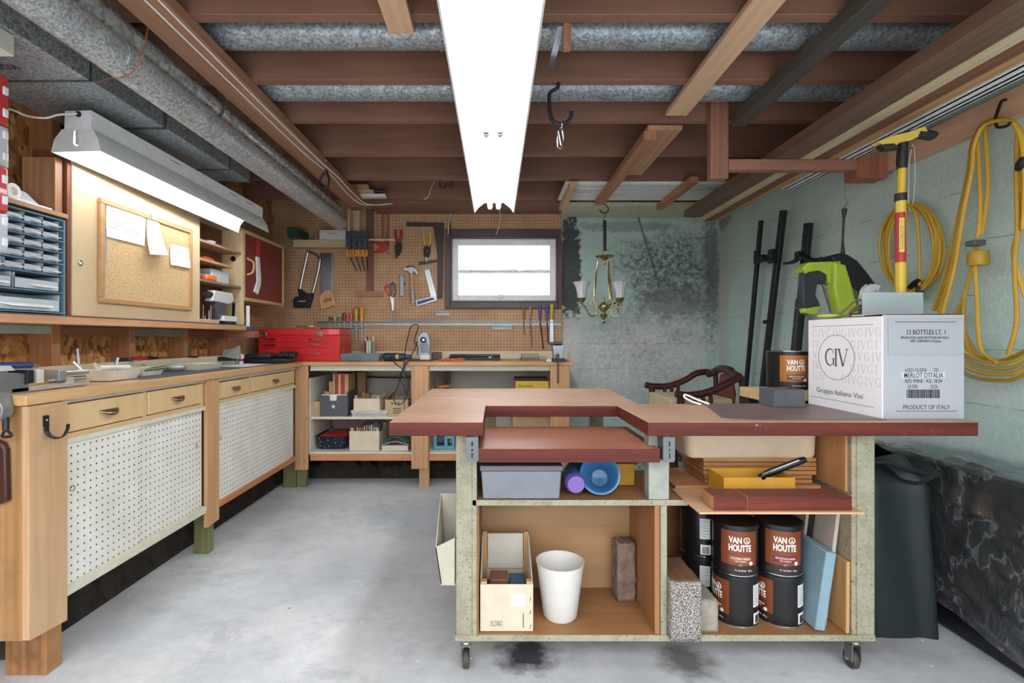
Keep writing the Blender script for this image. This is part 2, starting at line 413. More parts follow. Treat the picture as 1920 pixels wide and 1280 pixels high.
# rubble footing under the benches
def rubble(x0, x1, y0, y1, h, nx, ny):
    def f(u, v):
        p = Vector((x0+(x1-x0)*u, y0+(y1-y0)*v, h))
        e = min(u, 1-u, v, 1-v)
        p.z = h*(.55+.75*random.random()) if e > .01 else -.0
        if e > .01: p.x += random.uniform(-.02, .02); p.y += random.uniform(-.02, .02)
        return p
    return MB().sheet(f, nx, ny)
ROCK = plain('#3a322c', .85, bumpy=.8, var=.3)
ST('wall_footing_left', rubble(-1.81, -1.55, 1.62, 4.0, .17, 7, 60), ROCK, smooth=20)
ST('wall_footing_back', rubble(-1.55, .6, 3.72, 4.0, .10, 50, 7), ROCK, smooth=20)
# pegboard sheets
PEG = pegboard('#c09a74', 'XZ', dirt='#a98260')
pk = MB(); X0, X1 = -1.79, PX(1053, 4)
pk.box(X0, WX0, 3.975, 3.998, .93, 2.2).box(WX1, X1, 3.975, 3.998, .93, 2.2).box(WX0, WX1, 3.975, 3.998, .93, WZ0).box(WX0, WX1, 3.975, 3.998, WZ1, 2.2)
ST('wall_pegboard_back', pk, PEG, at=(0, 4, 0))
ST('wall_pegboard_left', MB().box(-1.808, -1.785, 3.19, 3.975, .93, 2.04), pegboard('#b98f68', 'YZ', dirt='#9c7352'), at=(-1.8, 3.5, 0))
# window
wn = thing('window_1', None, None, ((WX0+WX1)/2, 4.0, WZ0), kind='structure')
BRN = plain('#4d3a3a', .4)
a, b_, c_, d_ = PX(835, 3.96), PX(1052, 3.96), PZ(578, 3.96), PZ(430, 3.96)
fr = MB()
for q in ((a, WX0, c_, d_), (WX1, b_, c_, d_), (WX0, WX1, c_, WZ0), (WX0, WX1, WZ1, d_)): fr.box(q[0], q[1], 3.945, 3.974, q[2], q[3])
for q in ((WX0-.002, WX0+.012, WZ0, WZ1), (WX1-.012, WX1+.002, WZ0, WZ1), (WX0, WX1, WZ0-.002, WZ0+.012), (WX0, WX1, WZ1-.012, WZ1+.002)): fr.box(q[0], q[1], 3.95, 4.12, q[2], q[3])
obj('window_frame', fr, BRN, wn, .003)
s = MB(); x0, x1, z0, z1, t = WX0+.012, WX1-.012, WZ0+.012, WZ1-.012, .048
for q in ((x0, x0+t, z0, z1), (x1-t, x1, z0, z1), (x0+t, x1-t, z0, z0+t), (x0+t, x1-t, z1-t, z1)): s.box(q[0], q[1], 4.0, 4.04, q[2], q[3])
obj('window_sash', s, WHITE, wn, .003)
m, nt, b = newmat('frosted_glass'); b.inputs['Base Color'].default_value = (1, 1, 1, 1); b.inputs['Transmission Weight'].default_value = 1
b.inputs['Roughness'].default_value = .3; bump(nt, b, noise(nt, ocoord(nt), 90, 4), .9, .01); b.inputs['IOR'].default_value = 1.3
obj('window_pane', MB().box(x0+t-.004, x1-t+.004, 4.018, 4.024, z0+t-.004, z1-t+.004), m, wn)
ex = MB(); zm = PZ(508, 4.1)
ex.box(x0, x1, 4.10, 4.115, zm-.02, zm+.02)
obj('muntin_bar', ex, plain('#7d7f80', .6), wn)
k = MB().tube(smoothpts([P(935, 551, 3.985), P(942, 548, 3.97), P(945, 556, 3.965), P(938, 560, 3.97), P(933, 554, 3.975), P(941, 553, 3.97)]), .0022, 6)
k.tube([P(938, 556, 4.003), P(938, 556, 3.975)], .004, 6)
obj('window_latch', k, STEEL, wn)
# ================================================================ ceiling timbers
JY = [1.126, 1.532, 1.92, 2.274, 2.70, 3.11, 3.55]
jl = ['nearest reddish ceiling joist, just at the top of the picture', 'ceiling joist in front of the near round duct', 'ceiling joist between the two round ducts, where the big black hook hangs',
      'ceiling joist behind the farther round duct, holding the lumber rack hanger', 'fourth ceiling joist towards the window, above the pale short board', 'ceiling joist just in front of the white foam board', 'ceiling joist nearest the back wall, above the pegboard']
for y, l in zip(JY, jl):
    obj('ceiling_joist', MB().box(-1.80, 1.795, y, y+.042, 2.05, 2.258), JOIST, label='reddish brown wooden '+l, cat='joist', group='ceiling joists', bevel=.002, at=(0, y, 2.05))
ST('trim_1', MB().box(PX(1060, 3.66), 1.79, 3.64, 3.97, 2.02, 2.05), plain('#cfc9b4', .6))
ST('trim_2', MB().box(-.95, PX(1060, 3.66), 3.66, 3.972, 2.045, 2.085), JOIST)
def board(x0, x1, y0, y1, z0, z1, mat, label, cat='board', name='board', group=None, bevel=.002):
    return obj(name, MB().box(x0, x1, y0, y1, z0, z1), mat, bevel=bevel, label=label, cat=cat, group=group)
board(-1.075, -.945, .3, 3.62, 2.008, 2.05, JOISTY, 'long wooden board under the joists carrying white wires beside the silver ducts', name='ceiling_board')
board(-.345, -.262, .9, 1.60, 2.03, 2.05, PALE_Y, 'short pale board end nailed under the joists left of the long fluorescent light', name='ceiling_board')
board(.745, .842, .6, 2.186, 2.03, 2.05, PALE_Y, 'long pale board nailed across the joists, running over the right half', name='ceiling_board')
board(.712, .875, 2.325, 2.98, 2.03, 2.05, wood('#c79a76', '#9b7050', 'Y'), 'wide short board under the joists, beyond the long pale board', name='ceiling_board')
board(.70, .76, 2.345, 3.50, 1.99, 2.03, wood('#b98563', '#8a5a41', 'Y'), 'thin batten whose end holds the chandelier hook', name='batten')
board(1.175, 1.225, 3.0, 3.63, 1.99, 2.03, wood('#b98563', '#8a5a41', 'Y'), 'short batten crossing under the white foam board, right of the chandelier', name='batten')
board(.462, .508, 3.1, 3.66, 1.99, 2.03, PALE_Y, 'short pale batten at the left end of the white foam board', name='batten')
board(1.53, 1.575, 2.75, 3.62, 2.005, 2.05, wood('#b98563', '#8a5a41', 'Y'), 'batten at the right end of the white foam board, by the mint wall', name='batten')
board(1.055, 1.12, .7, 2.225, 2.0, 2.05, wood('#54504a', '#37332f', 'Y'), 'narrow dark weathered board under the joists beside the lumber rack', name='ceiling_board')
# foam board with print
fb = thing('foam_board', 'white foam insulation board with blue print lying on battens above the chandelier', 'foam board', (1.0, 3.16, 2.033))
obj('panel', MB().box(.44, 1.52, 3.16, 3.535, 2.032, 2.05), WHITE, fb)
tm = MB(); zt = 2.0315
def up(x, y): return lambda u, v, d: Vector((x+u, y-v, zt+d*.5))
tm.text('HOME W', .17, .035, up(PX(1325, 3.25), 3.26)); 
obj('print', tm, plain('#2e4470', .5), fb)
tm = MB()
for yy, x0, x1 in ((3.21, .55, .86), (3.21, .9, 1.20), (3.30, .52, .66), (3.33, .52, .64)):
    x = x0
    while x < x1: 
        l = random.uniform(.015, .05); tm.box(x, x+l, yy, yy+.010, zt-.0008, zt+.0004); x += l+.008
tm.tube([Vector((.80+.08*math.cos(a_/8), 3.36+.04*math.sin(a_/8), zt)) for a_ in range(0, 26)], .003, 5)
tm.box(.45, 1.52, 3.275, 3.278, zt-.0008, zt+.0004)
obj('small_print', tm, plain('#9aa6b4', .5), fb)
# round ducts between joists
for (y, z, x0, l) in ((1.75, 2.135, -1.15, 'galvanised round duct running between the two nearest visible joists'), (2.122, 2.13, -1.15, 'galvanised round duct running between joists, farther from the camera')):
    d = MB().cyl((x0, y, z), (1.62, y, z), .062, n=28)
    for x in (-.2, .95): d.cyl((x, y, z), (x+.012, y, z), .065, n=28)
    obj('round_duct', d, galv('#a2aaaf', 55), label=l, cat='duct', group='ducts between the joists')
# main ducts
DX, DZ = -1.125, H+.833
d = thing('round_duct', 'big mottled galvanised round duct running from the camera to the back shelf', 'duct', (DX, 1.8, DZ-.054))
obj('pipe', MB().cyl((DX, -.2, DZ), (DX, 3.58, DZ), .054, n=32), galv('#c3cacd', 75), d)
m_ = MB()
for y in (1.45, 2.6): m_.cyl((DX, y, DZ), (DX, y+.012, DZ), .0555, n=32)
obj('joint_band', m_, galv('#c3cacd', 75), d)
EX, EZ = -1.141, H+.928
e = MB().cyl((EX, -.2, EZ), (EX, 2.9, EZ), .040, n=28)
pts = [(EX, 2.9+.02*i, EZ) for i in range(34)]
e.tube(pts, [.040 if i % 2 else .036 for i in range(34)], 20)
obj('thin_duct', e, galv('#b7bdbf', 30, rough=.3), label='thinner smooth silver pipe lying above the big round duct, crinkled at its far end', cat='duct')
r = thing('rectangular_duct', 'flat rectangular sheet metal duct under the joists above the bench light', 'duct', (-1.52, 1.3, 1.89))
ys = [-.2, 1.62, 1.988, 2.47, 2.675]
for i, (a, b) in enumerate(zip(ys, ys[1:])):
    obj('duct_section', MB().box(-1.72+.004*(i % 2), -1.325-.004*(i % 2), a, b-.003, 1.89+.003*(i % 2), 2.045), galv('#b3babd', 70), r, .003)
fl = MB()
for y in ys[1:]: fl.box(-1.723, -1.322, y-.006, y+.002, 1.887, 2.045)
obj('duct_flange', fl, galv('#5f676b', 70), r)
tm = MB()
def dn(x, y): return lambda u, v, d: Vector((x+v*.0+u*.0+u, y-v, 1.8895+d))
tm.text('10½ OZ - 26', .16, .028, dn(-1.66, 1.50)); tm.text('W.-41-C00', .14, .028, dn(-1.62, 1.55))
obj('stamp', tm, plain('#2f3235', .6), r)
board(-1.80, -1.335, 1.30, 1.375, 1.83, 1.888, plain('#d8d6c4', .6), 'cream painted block against the flat duct at the top left corner', name='block', cat='block')
# ================================================================ lumber rack on the right
pinkw = wood('#a0725d', '#7b513e', 'Z')
lr = thing('lumber_rack', 'reddish wooden hanger with a horizontal arm carrying long boards and mouldings', 'rack', (1.0, 2.25, 1.77))
obj('upright', MB().box(.966, 1.046, 2.23, 2.272, 1.77, 2.17), pinkw, lr, .002)
obj('arm', MB().box(1.046, 1.62, 2.225, 2.268, 1.805, 1.854), wood('#a0725d', '#7b513e', 'X'), lr, .002)
obj('wall_block', MB().box(1.62, 1.758, 2.225, 2.31, 1.77, 1.90), wood('#a5684c', '#70442f', 'Z'), lr, .002)
z = 1.854
board(1.25, 1.36, .5, 3.3, z, z+.045, wood('#75584a', '#4c382f', 'Y', knots=.8), 'thick dark weathered board, innermost of the lumber on the rack', name='stored_board', group='lumber on the rack')
board(1.368, 1.425, .5, 3.45, z, z+.02, wood('#cdbf9c', '#b3a27c', 'Y'), 'cream moulding strip on the rack beside the thick dark board', name='stored_board', group='lumber on the rack')
board(1.43, 1.484, .5, 3.4, z, z+.015, wood('#8a5b45', '#573628', 'Y'), 'brown moulding strip in the middle of the rack', name='stored_board', group='lumber on the rack')
board(1.488, 1.530, .5, 3.4, z, z+.02, wood('#c29a6c', '#9d7749', 'Y'), 'golden pine strip on the rack beside the white moulding', name='stored_board', group='lumber on the rack')
wm = MB().box(1.54, 1.627, .5, 2.68, z, z+.012)
for x in (1.55, 1.585, 1.61): wm.box(x, x+.012, .5, 2.68, z-.0, z+.016)
wm.box(1.563, 1.566, .5, 2.68, z-.0012, z)
obj('moulding', wm, plain('#e6e8ec', .4), label='white profiled moulding, outermost strip on the rack nearest the mint wall', cat='moulding', bevel=.001)
board(1.758, 1.80, .2, 2.42, 1.804, 1.90, wood('#d9b394', '#b88b6c', 'Y', knots=.8), 'pink pine board fixed along the mint right wall with hooks for cords', name='wall_board')
# ================================================================ lights
m, nt, b = newmat('lit_tube'); b.inputs['Emission Color'].default_value = (.97, .99, 1, 1); b.inputs['Emission Strength'].default_value = TUBE_POWER
b.inputs['Base Color'].default_value = (1, 1, 1, 1); TUBE = m
ENAMEL = plain('#dcdddd', .4)
cf = thing('fluorescent_fixture', 'long white double tube fluorescent fixture hanging under the joists in the middle', 'light fixture', (0, 2.0, 1.88))
cx = PX(926, 3.3)*0 + -.012
for (y0, y1) in ((.86, 2.075), (2.08, 3.30)):
    obj('housing', MB().box(cx-.066, cx+.066, y0, y1, 1.948, 2.04), ENAMEL, cf, .004)
    for sgn in (-1, 1):
        pr = [(cx+sgn*.066, 1.948), (cx+sgn*.105, 1.916), (cx+sgn*.128, 1.883), (cx+sgn*.134, 1.883)]
        mm = MB(); M3 = Matrix(((1, 0, 0, 0), (0, 0, -1, y1), (0, 1, 0, 0), (0, 0, 0, 1)))
        th = .0025
        lp = [(x, q) for x, q in pr]+[(x, q+.004) for x, q in pr[::-1]]
        mm.flat([lp], y1-y0, M3); obj('reflector', mm, ENAMEL, cf)
    for sgn in (-1, 1):
        x = cx+sgn*.028
        obj('tube', MB().cyl((x, y0+.03, 1.918), (x, y1-.02, 1.918), .0145, n=16), TUBE, cf)
        e = MB().cyl((x, y0+.012, 1.918), (x, y0+.03, 1.918), .0155, n=16)
        e.box(x-.012, x+.012, y0+.004, y0+.014, 1.905, 1.95)
        obj('lamp_holder', e, plain('#c9cccd', .4), cf); obj('tube_cap', MB().cyl((x, y1-.02, 1.918), (x, y1-.004, 1.918), .0155, n=16), plain('#5a5d60', .4), cf)
# bench light on the left: built along its own axis then turned a little
L0 = Vector(((PX(93, 1.75)+PX(192, 1.75))/2, 1.75, PZ(284, 1.75))); L1 = Vector(((PX(445, 2.885)+PX(505, 2.885))/2, 2.885, PZ(436, 2.885)))
ax_ = (L1-L0); LL = ax_.length; ay = ax_.normalized(); axx = ay.cross(Vector((0, 0, 1))).normalized(); az_ = axx.cross(ay)
ML = Matrix((axx, ay, az_)).transposed().to_4x4(); ML.translation = L0
bl = thing('shop_light', 'white shop light with one bright tube hanging over the left bench', 'light fixture', L0)
hw = .093
def lsec(prof, y0, y1):
    mm = MB(); M3 = ML @ Matrix(((1, 0, 0, 0), (0, 0, -1, y1), (0, 1, 0, 0), (0, 0, 0, 1))); mm.flat([prof], y1-y0, M3); return mm
GREY = plain('#e9e9ea', .4)
zt_ = PZ(206, 1.75)-L0.z; zb = PZ(241, 1.75)-L0.z
obj('housing', lsec([(-.047, zb), (.053, zb), (.053, zt_), (-.047, zt_)], 0, LL-.0), GREY, bl, .002)
outer = [(-hw, 0), (-hw+.010, .045), (-.055, zb), (.058, zb), (hw-.012, .045), (hw, 0)]
lp = outer+[(hw-.004, 0), (hw-.016, .043), (.055, zb-.003), (-.052, zb-.003), (-hw+.014, .043), (-hw+.004, 0)]
obj('reflector', lsec(lp, 0.002, LL), ENAMEL, bl)
slot = [(-.012, .028), (.003, .018), (.018, .028), (.018, .05), (.004, .05), (.004, zb-.004), (-.012, zb-.004)]
ep = [[(-hw, 0), (-hw+.010, .045), (-.055, zb), (.058, zb), (hw-.012, .045), (hw, 0)], slot]
mm = MB(); mm.flat(ep, .002, ML @ Matrix(((1, 0, 0, 0), (0, 0, -1, .001), (0, 1, 0, 0), (0, 0, 0, 1)))); obj('end_plate', mm, ENAMEL, bl)
t = MB()
for x in (.0,): t.cyl(ML @ Vector((x+.02, .04, .048)), ML @ Vector((x+.02, LL-.03, .048)), .013, n=16)
obj('tube', t, TUBE, bl)
t = MB(); t.box(-.01, .004, .006, .03, .03, zb, M=ML).cyl(ML @ Vector((.02, .02, .048)), ML @ Vector((.02, .04, .048)), .0145)
obj('lamp_holder', t, plain('#b9b5b5', .4), bl)
t = MB(); t.lathe([(.010, 0), (.010, .006), (.005, .008)], n=12, M=(ML @ Matrix.Translation((.006, 0, zt_-.014)) @ Matrix.Rotation(R(90), 4, 'X'))); 
obj('cord_clamp', t, BLACK, bl)
for yy in (.1, LL-.13):
    p = ML @ Vector((0, yy, zt_)); t = MB()
    zz = p.z
    while zz < 2.04 and zz < (1.888 if yy < .5 else 2.05):
        t.tube([Vector((p.x+.004*math.cos(q*math.pi/3), p.y, min(zz+.009+.010*math.sin(q*math.pi/3), 2.05))) for q in range(6)], .0011, 5, closed=True); zz += .016
    obj('hanging_chain', t, STEEL, bl)
sl = MB()
for yy in (.42, .85, 1.0):
    sl.box(.0528, .0536, yy-.03, yy+.03, zb+.045, zb+.048, M=ML)
obj('vent_slots', sl, plain('#55585a', .6), bl)
obj('power_cable', MB().tube(smoothpts([ML @ Vector((.006, -.006, zt_-.014)), P(110, 215, 1.72), P(85, 221, 1.70), P(50, 217, 1.70), P(20, 205, 1.66), P(-40, 195, 1.5)]), .0035, 8), plain('#e2dcd6', .5),
    label='white power cable leading left from the shop light', cat='cable')
# ================================================================ left wall: studs and blocking
for i, l in enumerate(('stud nearest the camera', 'second stud, behind the clear tubes', 'third stud, behind the upright awl', 'farthest stud, at the end of the hanging cabinet')):
    y = 1.922+.406*i
    obj('wall_stud', MB().box(-1.81, -1.72, y, y+.038, .2, 2.05), wood('#b07a50', '#8a5836', 'Z', knots=.5), label='bare wooden wall '+l, cat='stud', group='studs of the left wall', bevel=.002)
for i, (c, l) in enumerate((('#a9b8ac', 'pale green painted blocking between studs at the left edge'), ('#8f5f42', 'reddish brown blocking left of the second stud'), ('#8d8674', 'grey weathered blocking right of the second stud'), ('#84543a', 'dark brown blocking below the drill shelf'))):
    y0 = 1.922+.406*(i-1)+.038; z0 = PZ([626, 629, 631, 634][i], y0+.38)
    obj('stud_blocking', MB().box(-1.80, -1.722, y0, y0+.368, z0, 1.1), wood(c, None, 'Y', dirt=.5 if i in (0, 2) else 0), label=l, cat='blocking', bevel=.002)
# ================================================================ left bench
PLY = wood('#d9ba8c', '#c39a66', 'Z', grain=.5, contrast=.6, rough=.5)
PLYD = wood('#b38a5c', '#84613a', 'Z', grain=.6, dirt=.5)
ZB = .885
obj('worktop', MB().box(-1.72, -1.355, 1.43, 3.97, .855, ZB), wood('#d2a97a', '#ae8250', 'Y', knots=.5), bevel=.002, label='long wooden worktop along the left wall with a dark mat on it', cat='worktop', at=(-1.5, 1.43, .855))
ep = thing('end_panel', 'tall plywood panel and board closing the near end of the left bench', 'panel', (-1.5, 1.44, 0))
obj('panel', MB().box(-1.72, -1.376, 1.44, 1.462, .17, .855), PLYD, ep, .002)
q = MB(); X = -1.355
q.sideflat([[(1.44, .172), (1.568, .160), (1.568, .852), (1.44, .852)]], -1.375, .020); obj('face_board', q, wood('#cfac86', '#b0855c', 'Z'), ep, .002)
obj('leg', MB().box(-1.53, -1.40, 1.545, 1.60, 0, .20), wood('#a87a4e', '#6f4427', 'Z', dirt=.9), ep, .003)
def cabinet(label, y0, y1, drawers, doors, zrail, zbot, holes, topz, botmat, pull):
    t = thing('base_cabinet', label, 'cabinet', (-1.5, y0, .2), 'base cabinets of the left bench')
    c = MB(); c.box(-1.70, -1.40, y0, y0+.016, zbot, .853).box(-1.70, -1.40, y1-.016, y1, zbot, .853).box(-1.70, -1.685, y0, y1, zbot, .853).box(-1.70, -1.41, y0, y1, zbot, zbot+.018)
    c.box(-1.40, -1.383, y0, y1, topz, .853).box(-1.40, -1.383, y0, y1, zrail, drawers[0][2]-.001)
    ed = [y0]+[v for d in drawers for v in d[:2]]+[y1]
    for a, b in zip(ed[::2], ed[1::2]):
        if b-a > .001: c.box(-1.40, -1.383, a, b, drawers[0][2]-.001, topz)
    obj('carcass', c, PLY, t)
    obj('top_strip', MB().box(-1.384, -1.378, y0, y1, topz+.002, .853), CREAM, t)
    for (a, b, z0, z1) in drawers:
        d = obj('drawer', MB().box(-1.66, -1.376, a+.003, b-.003, z0+.003, z1-.003), PLY, t, .0015)
        cy = (a+b)/2; z = (z0+z1)/2; w = .044
        h = MB(); h.sheet(lambda u, v: Vector((-1.376+.020*math.sin(math.pi*u)**.6*math.sin(math.pi*(.08+.5*v)), cy-w+2*w*u, z+.008-.022*v*math.sin(math.pi*u)**.5)), 16, 6, .0015)
        obj('handle', h, plain('#a58d78', .25, .9), d)
    tr = MB().box(-1.40, -1.372, y0, y1, zrail-.017, zrail); obj('door_track', tr, CREAM, t, .001)
    for i, (a, b) in enumerate(doors):
        xo = -1.377-(.009 if i % 2 else 0)
        dd = obj('sliding_door', MB().box(xo-.005, xo, a, b, zbot+.030, zrail-.012), pegboard('#e4e2da', 'YZ', dirt='#d3cfc4', hole='#5a5348'), t)
        hy, hz = holes[i]
        obj('finger_pull', MB().lathe([(.010, 0), (.010, .0012), (.0075, .0012), (.007, -.003), (0.0005, -.003)], (xo, hy, hz), 18, Matrix.Rotation(R(90), 4, 'Y'), caps=False), plain(pull, .35, .8), dd)
    obj('bottom_rail', MB().box(-1.40, -1.368, y0, y1, zbot, zbot+.032), botmat, t, .002)
    return t
def YX(px, X): return X*F/(px-930)
def zx(px, py, X): return PZ(py, YX(px, X))
cabinet('base cabinet with two white pegboard sliding doors, nearer the camera', 1.57, 2.345,
        [(1.585, YX(271, -1.376), .744, .840), (YX(278, -1.376), 2.325, .744, .840)], [(1.575, YX(262, -1.378)), (YX(258, -1.378), 2.335)],
        .728, .226, [(YX(135, -1.378), zx(135, 915, -1.378)), (YX(372, -1.378), zx(372, 835, -1.378))], .840, CREAM, '#8d8264')
cabinet('base cabinet with white pegboard doors, nearer the back wall', 2.455, 3.40,
        [(2.462, YX(470, -1.376), .744, .832), (YX(473, -1.376), 3.385, .744, .832)], [(2.465, YX(543, -1.378)), (YX(540, -1.378), 3.39)],
        .728, .214, [(YX(412, -1.378), zx(412, 821, -1.378)), (YX(537, -1.378), zx(537, 776, -1.378))], .834, wood('#cc8a5c', '#a8683e', 'Y'), '#6f6248')
# post between cabinets and its leg
ps = thing('bench_post', 'wooden post with a green stained foot between the two left cabinets', 'post', (-1.43, 2.40, 0))
obj('post_board', MB().sideflat([[(2.350, .152), (2.45, .158), (2.45, .853), (2.350, .853)]], -1.385, .018), PINE_Z, ps, .002)
GRN = wood('#7f7d52', '#56573a', 'Z', dirt=.5)
obj('foot', MB().box(-1.472, -1.40, 2.415, 2.462, 0, .855), GRN, ps, .003)
obj('backsplash', MB().box(-1.716, -1.702, 1.45, 3.96, ZB+.001, ZB+.058), wood('#d8cdb0', '#bcae8c', 'Y', contrast=.4), label='cream board standing along the back of the left worktop', cat='backsplash', bevel=.002)
# ================================================================ hanging cabinet on the left wall
CX = -1.585
hc = thing('wall_cabinet', 'pale plywood hanging cabinet over the left bench with a cork board on its door', 'cabinet', (-1.65, 1.5, 1.1))
PW = wood('#d9bf98', '#c4a67a', 'Z', grain=.5, contrast=.45, rough=.5)
obj('base_shelf', MB().box(-1.722, CX+.010, .9, 3.13, 1.101, 1.130), wood('#d3a47c', '#b9845c', 'Y'), hc, .002)
obj('base_edge', MB().box(-1.722, CX+.0105, .9, 3.13, 1.130, 1.134), plain('#6d5452', .5), hc)
obj('door', MB().box(CX-.018, CX, 1.855, 2.655, 1.135, 1.72), PW, hc, .0015)
obj('side_panel', MB().box(-1.72, CX, 3.105, 3.122, 1.134, 1.74), PW, hc, .001)
obj('divider', MB().box(-1.72, CX-.004, 1.838, 1.853, 1.134, 1.75), wood('#8a4f33', '#5f3420', 'Z'), hc, .001)
obj('inner_divider', MB().box(-1.72, CX-.02, 2.63, 2.645, 1.134, 1.72), PW, hc, .001)
obj('back_board', MB().box(-1.721, -1.715, 2.645, 3.105, 1.134, 1.74), wood('#7d4c2c', '#4d2c18', 'Z', contrast=.8), hc)
obj('top_board', MB().box(-1.72, CX, 1.853, 3.122, 1.722, 1.738), PW, hc, .001)
obj('upper_shelf', MB().box(-1.72, CX-.0, .9, 1.838, 1.492, 1.508), wood('#b98c68', '#8d6346', 'Y'), hc, .001)
for k, py in enumerate((448, 483, 522)):
    zt = PZ(py, 2.686); x1 = CX-.008
    obj('bay_shelf', MB().box(-1.715, x1, 2.645, 3.103 if k != 1 else 3.0, zt-.014, zt), wood('#a98b72' if k != 1 else '#c9a06c', '#7d604c', 'Y'), hc, .001)
obj('lock', MB().lathe([(.011, 0), (.011, .003), (.007, .004), (.0065, .001), (.0005, .001)], (CX, YX(150, CX), zx(150, 493, CX)), 18, Matrix.Rotation(R(90), 4, 'Y'), caps=False), CHROME, hc)
obj('side_hole', MB().cyl((PX(437, 3.104), 3.1045, PZ(485, 3.104)), (PX(437, 3.104), 3.1035, PZ(485, 3.104)), .017, n=20), plain('#0b0a09', .9), hc)
# cork board
cb = thing('cork_board', 'rectangular cork board in a wooden frame hung on the cabinet door', 'cork board', (CX, 2.27, 1.19))
y0, y1, z0, z1 = YX(182, CX), YX(356, CX), 1.192, 1.611
fm = MB(); t = .022
for q in ((y0, y1, z0, z0+t), (y0, y1, z1-t, z1), (y0, y0+t, z0+t, z1-t), (y1-t, y1, z0+t, z1-t)): fm.box(CX+.001, CX+.016, *q)
obj('frame', fm, wood('#c99d70', '#a67a4c', 'Y'), cb, .003)
m, nt, b = newmat('cork'); v = ocoord(nt); a = noise(nt, v, 120, 3, .6, .4, .65); c2 = noise(nt, v, 300, 2, .5, .6, .66)
nt.links.new(mixc(nt, math_(nt, 'MULTIPLY', c2, .7), mixc(nt, a, lin('#d8b98c'), lin('#c49e6c')), lin('#86603a')), b.inputs['Base Color']); b.inputs['Roughness'].default_value = .85
obj('cork', MB().box(CX+.001, CX+.008, y0+t-.002, y1-t+.002, z0+t-.002, z1-t+.002), m, cb)
XP = CX+.009
def paper(px, label, name='paper', col='#efeff2', lift=0, lines=None, sk=0):
    t = thing(name, label, 'paper', (XP, YX(px[0], XP), zx(px[2][0], px[2][1], XP)))
    pts = [(YX(a, XP), zx(a, b, XP)) for a, b in px[1:]]
    def f(u, v):
        a, b_, c, d = [Vector((0, *p)) for p in pts]
        p = (a*(1-u)+b_*u)*(1-v)+(d*(1-u)+c*u)*v
        return Vector((XP+lift*v**2+.002*math.sin(3*u+sk)+.002, p.y, p.z))
    obj('sheet', MB().sheet(f, 8, 8, .0005), plain(col, .7, var=.01), t)
    if lines:
        q = MB()
        for (u0, u1, v) in lines:
            u = u0
            while u < u1:
                l = random.uniform(.02, .07); A, B = f(u, v), f(min(u+l, u1), v); e = Vector((.0012, 0, 0)); dz = Vector((0, 0, .0018))
                q.quadbox([A+e*.5, B+e*.5, B+e, A+e], [A+e*.5+dz, B+e*.5+dz, B+e+dz, A+e+dz]); u += l+.015
        obj('writing', q, plain('#5b5d66', .7), t)
    return t
paper((198, (198, 382), (272, 407), (270, 461), (198, 443)), 'wide white note sheet pinned at the top left of the cork board', lines=[(.05, .25, .12), (.35, .72, .2), (.15, .4, .5), (.2, .35, .58), (.6, .85, .62), (.65, .8, .7), (.1, .3, .68)])
p2 = paper((273, (275, 406), (297, 411), (303, 478), (268, 477)), 'narrow cream slip hanging from a clip on the cork board', col='#e9ead9', lift=.03)
obj('clip', MB().box(XP+.004, XP+.010, YX(281, XP), YX(288, XP), zx(284, 412, XP), zx(284, 402, XP)).tube([(XP+.009, YX(282, XP), zx(282, 403, XP)), (XP+.012, YX(283, XP), zx(283, 396, XP)), (XP+.012, YX(287, XP), zx(287, 398, XP)), (XP+.009, YX(287, XP), zx(287, 404, XP))], .001, 5), plain('#8fa79a', .3), p2)
paper((318, (318, 457), (353, 466), (355, 503), (318, 496)), 'small white note pad pinned at the right of the cork board', lift=.004, lines=[(.1, .5, .2), (.1, .6, .3), (.1, .4, .42), (.08, .3, .6), (.1, .25, .8)])
sr = thing('steel_ruler', 'short steel strip hanging at the left edge of the cork board', 'ruler', (XP, YX(197, XP), 1.27))
obj('strip', MB().box(XP+.001, XP+.003, YX(195.5, XP), YX(198.5, XP), zx(197, 494, XP), zx(197, 427, XP)), STEEL, sr)
# ---- drawer organiser
OX = -1.575
og = thing('drawer_organiser', 'blue rack of small clear plastic drawers standing on the hanging shelf at left', 'organiser', (-1.65, 1.63, 1.134))
BLU = plain('#5f8299', .45); CLR = plain('#dde5ea', .25, trans=.3, var=.02); CLRD = plain('#aebac4', .3, trans=.35, var=.05)
yc = [1.455, 1.523, 1.591, 1.658, 1.727, 1.797]; zr = [1.476, 1.438, 1.398, 1.358, 1.316, 1.274, 1.212, 1.139]
f = MB(); yA, yB = 1.44, 1.815
f.box(-1.715, OX, yA, yA+.006, 1.134, 1.480).box(-1.715, OX, yB-.008, yB, 1.134, 1.480).box(-1.715, -1.71, yA, yB, 1.134, 1.48)
for z in zr: f.box(-1.71, OX+.001, yA, yB, z-.001, z+.0035)
for y in yc[1:5]: f.box(-1.71, OX-.012, y-.001, y+.001, zr[5], zr[0])
f.box(-1.71, OX-.012, yc[2]+.03, yc[2]+.032, zr[6], zr[5])
obj('frame', f, BLU, og, .001)
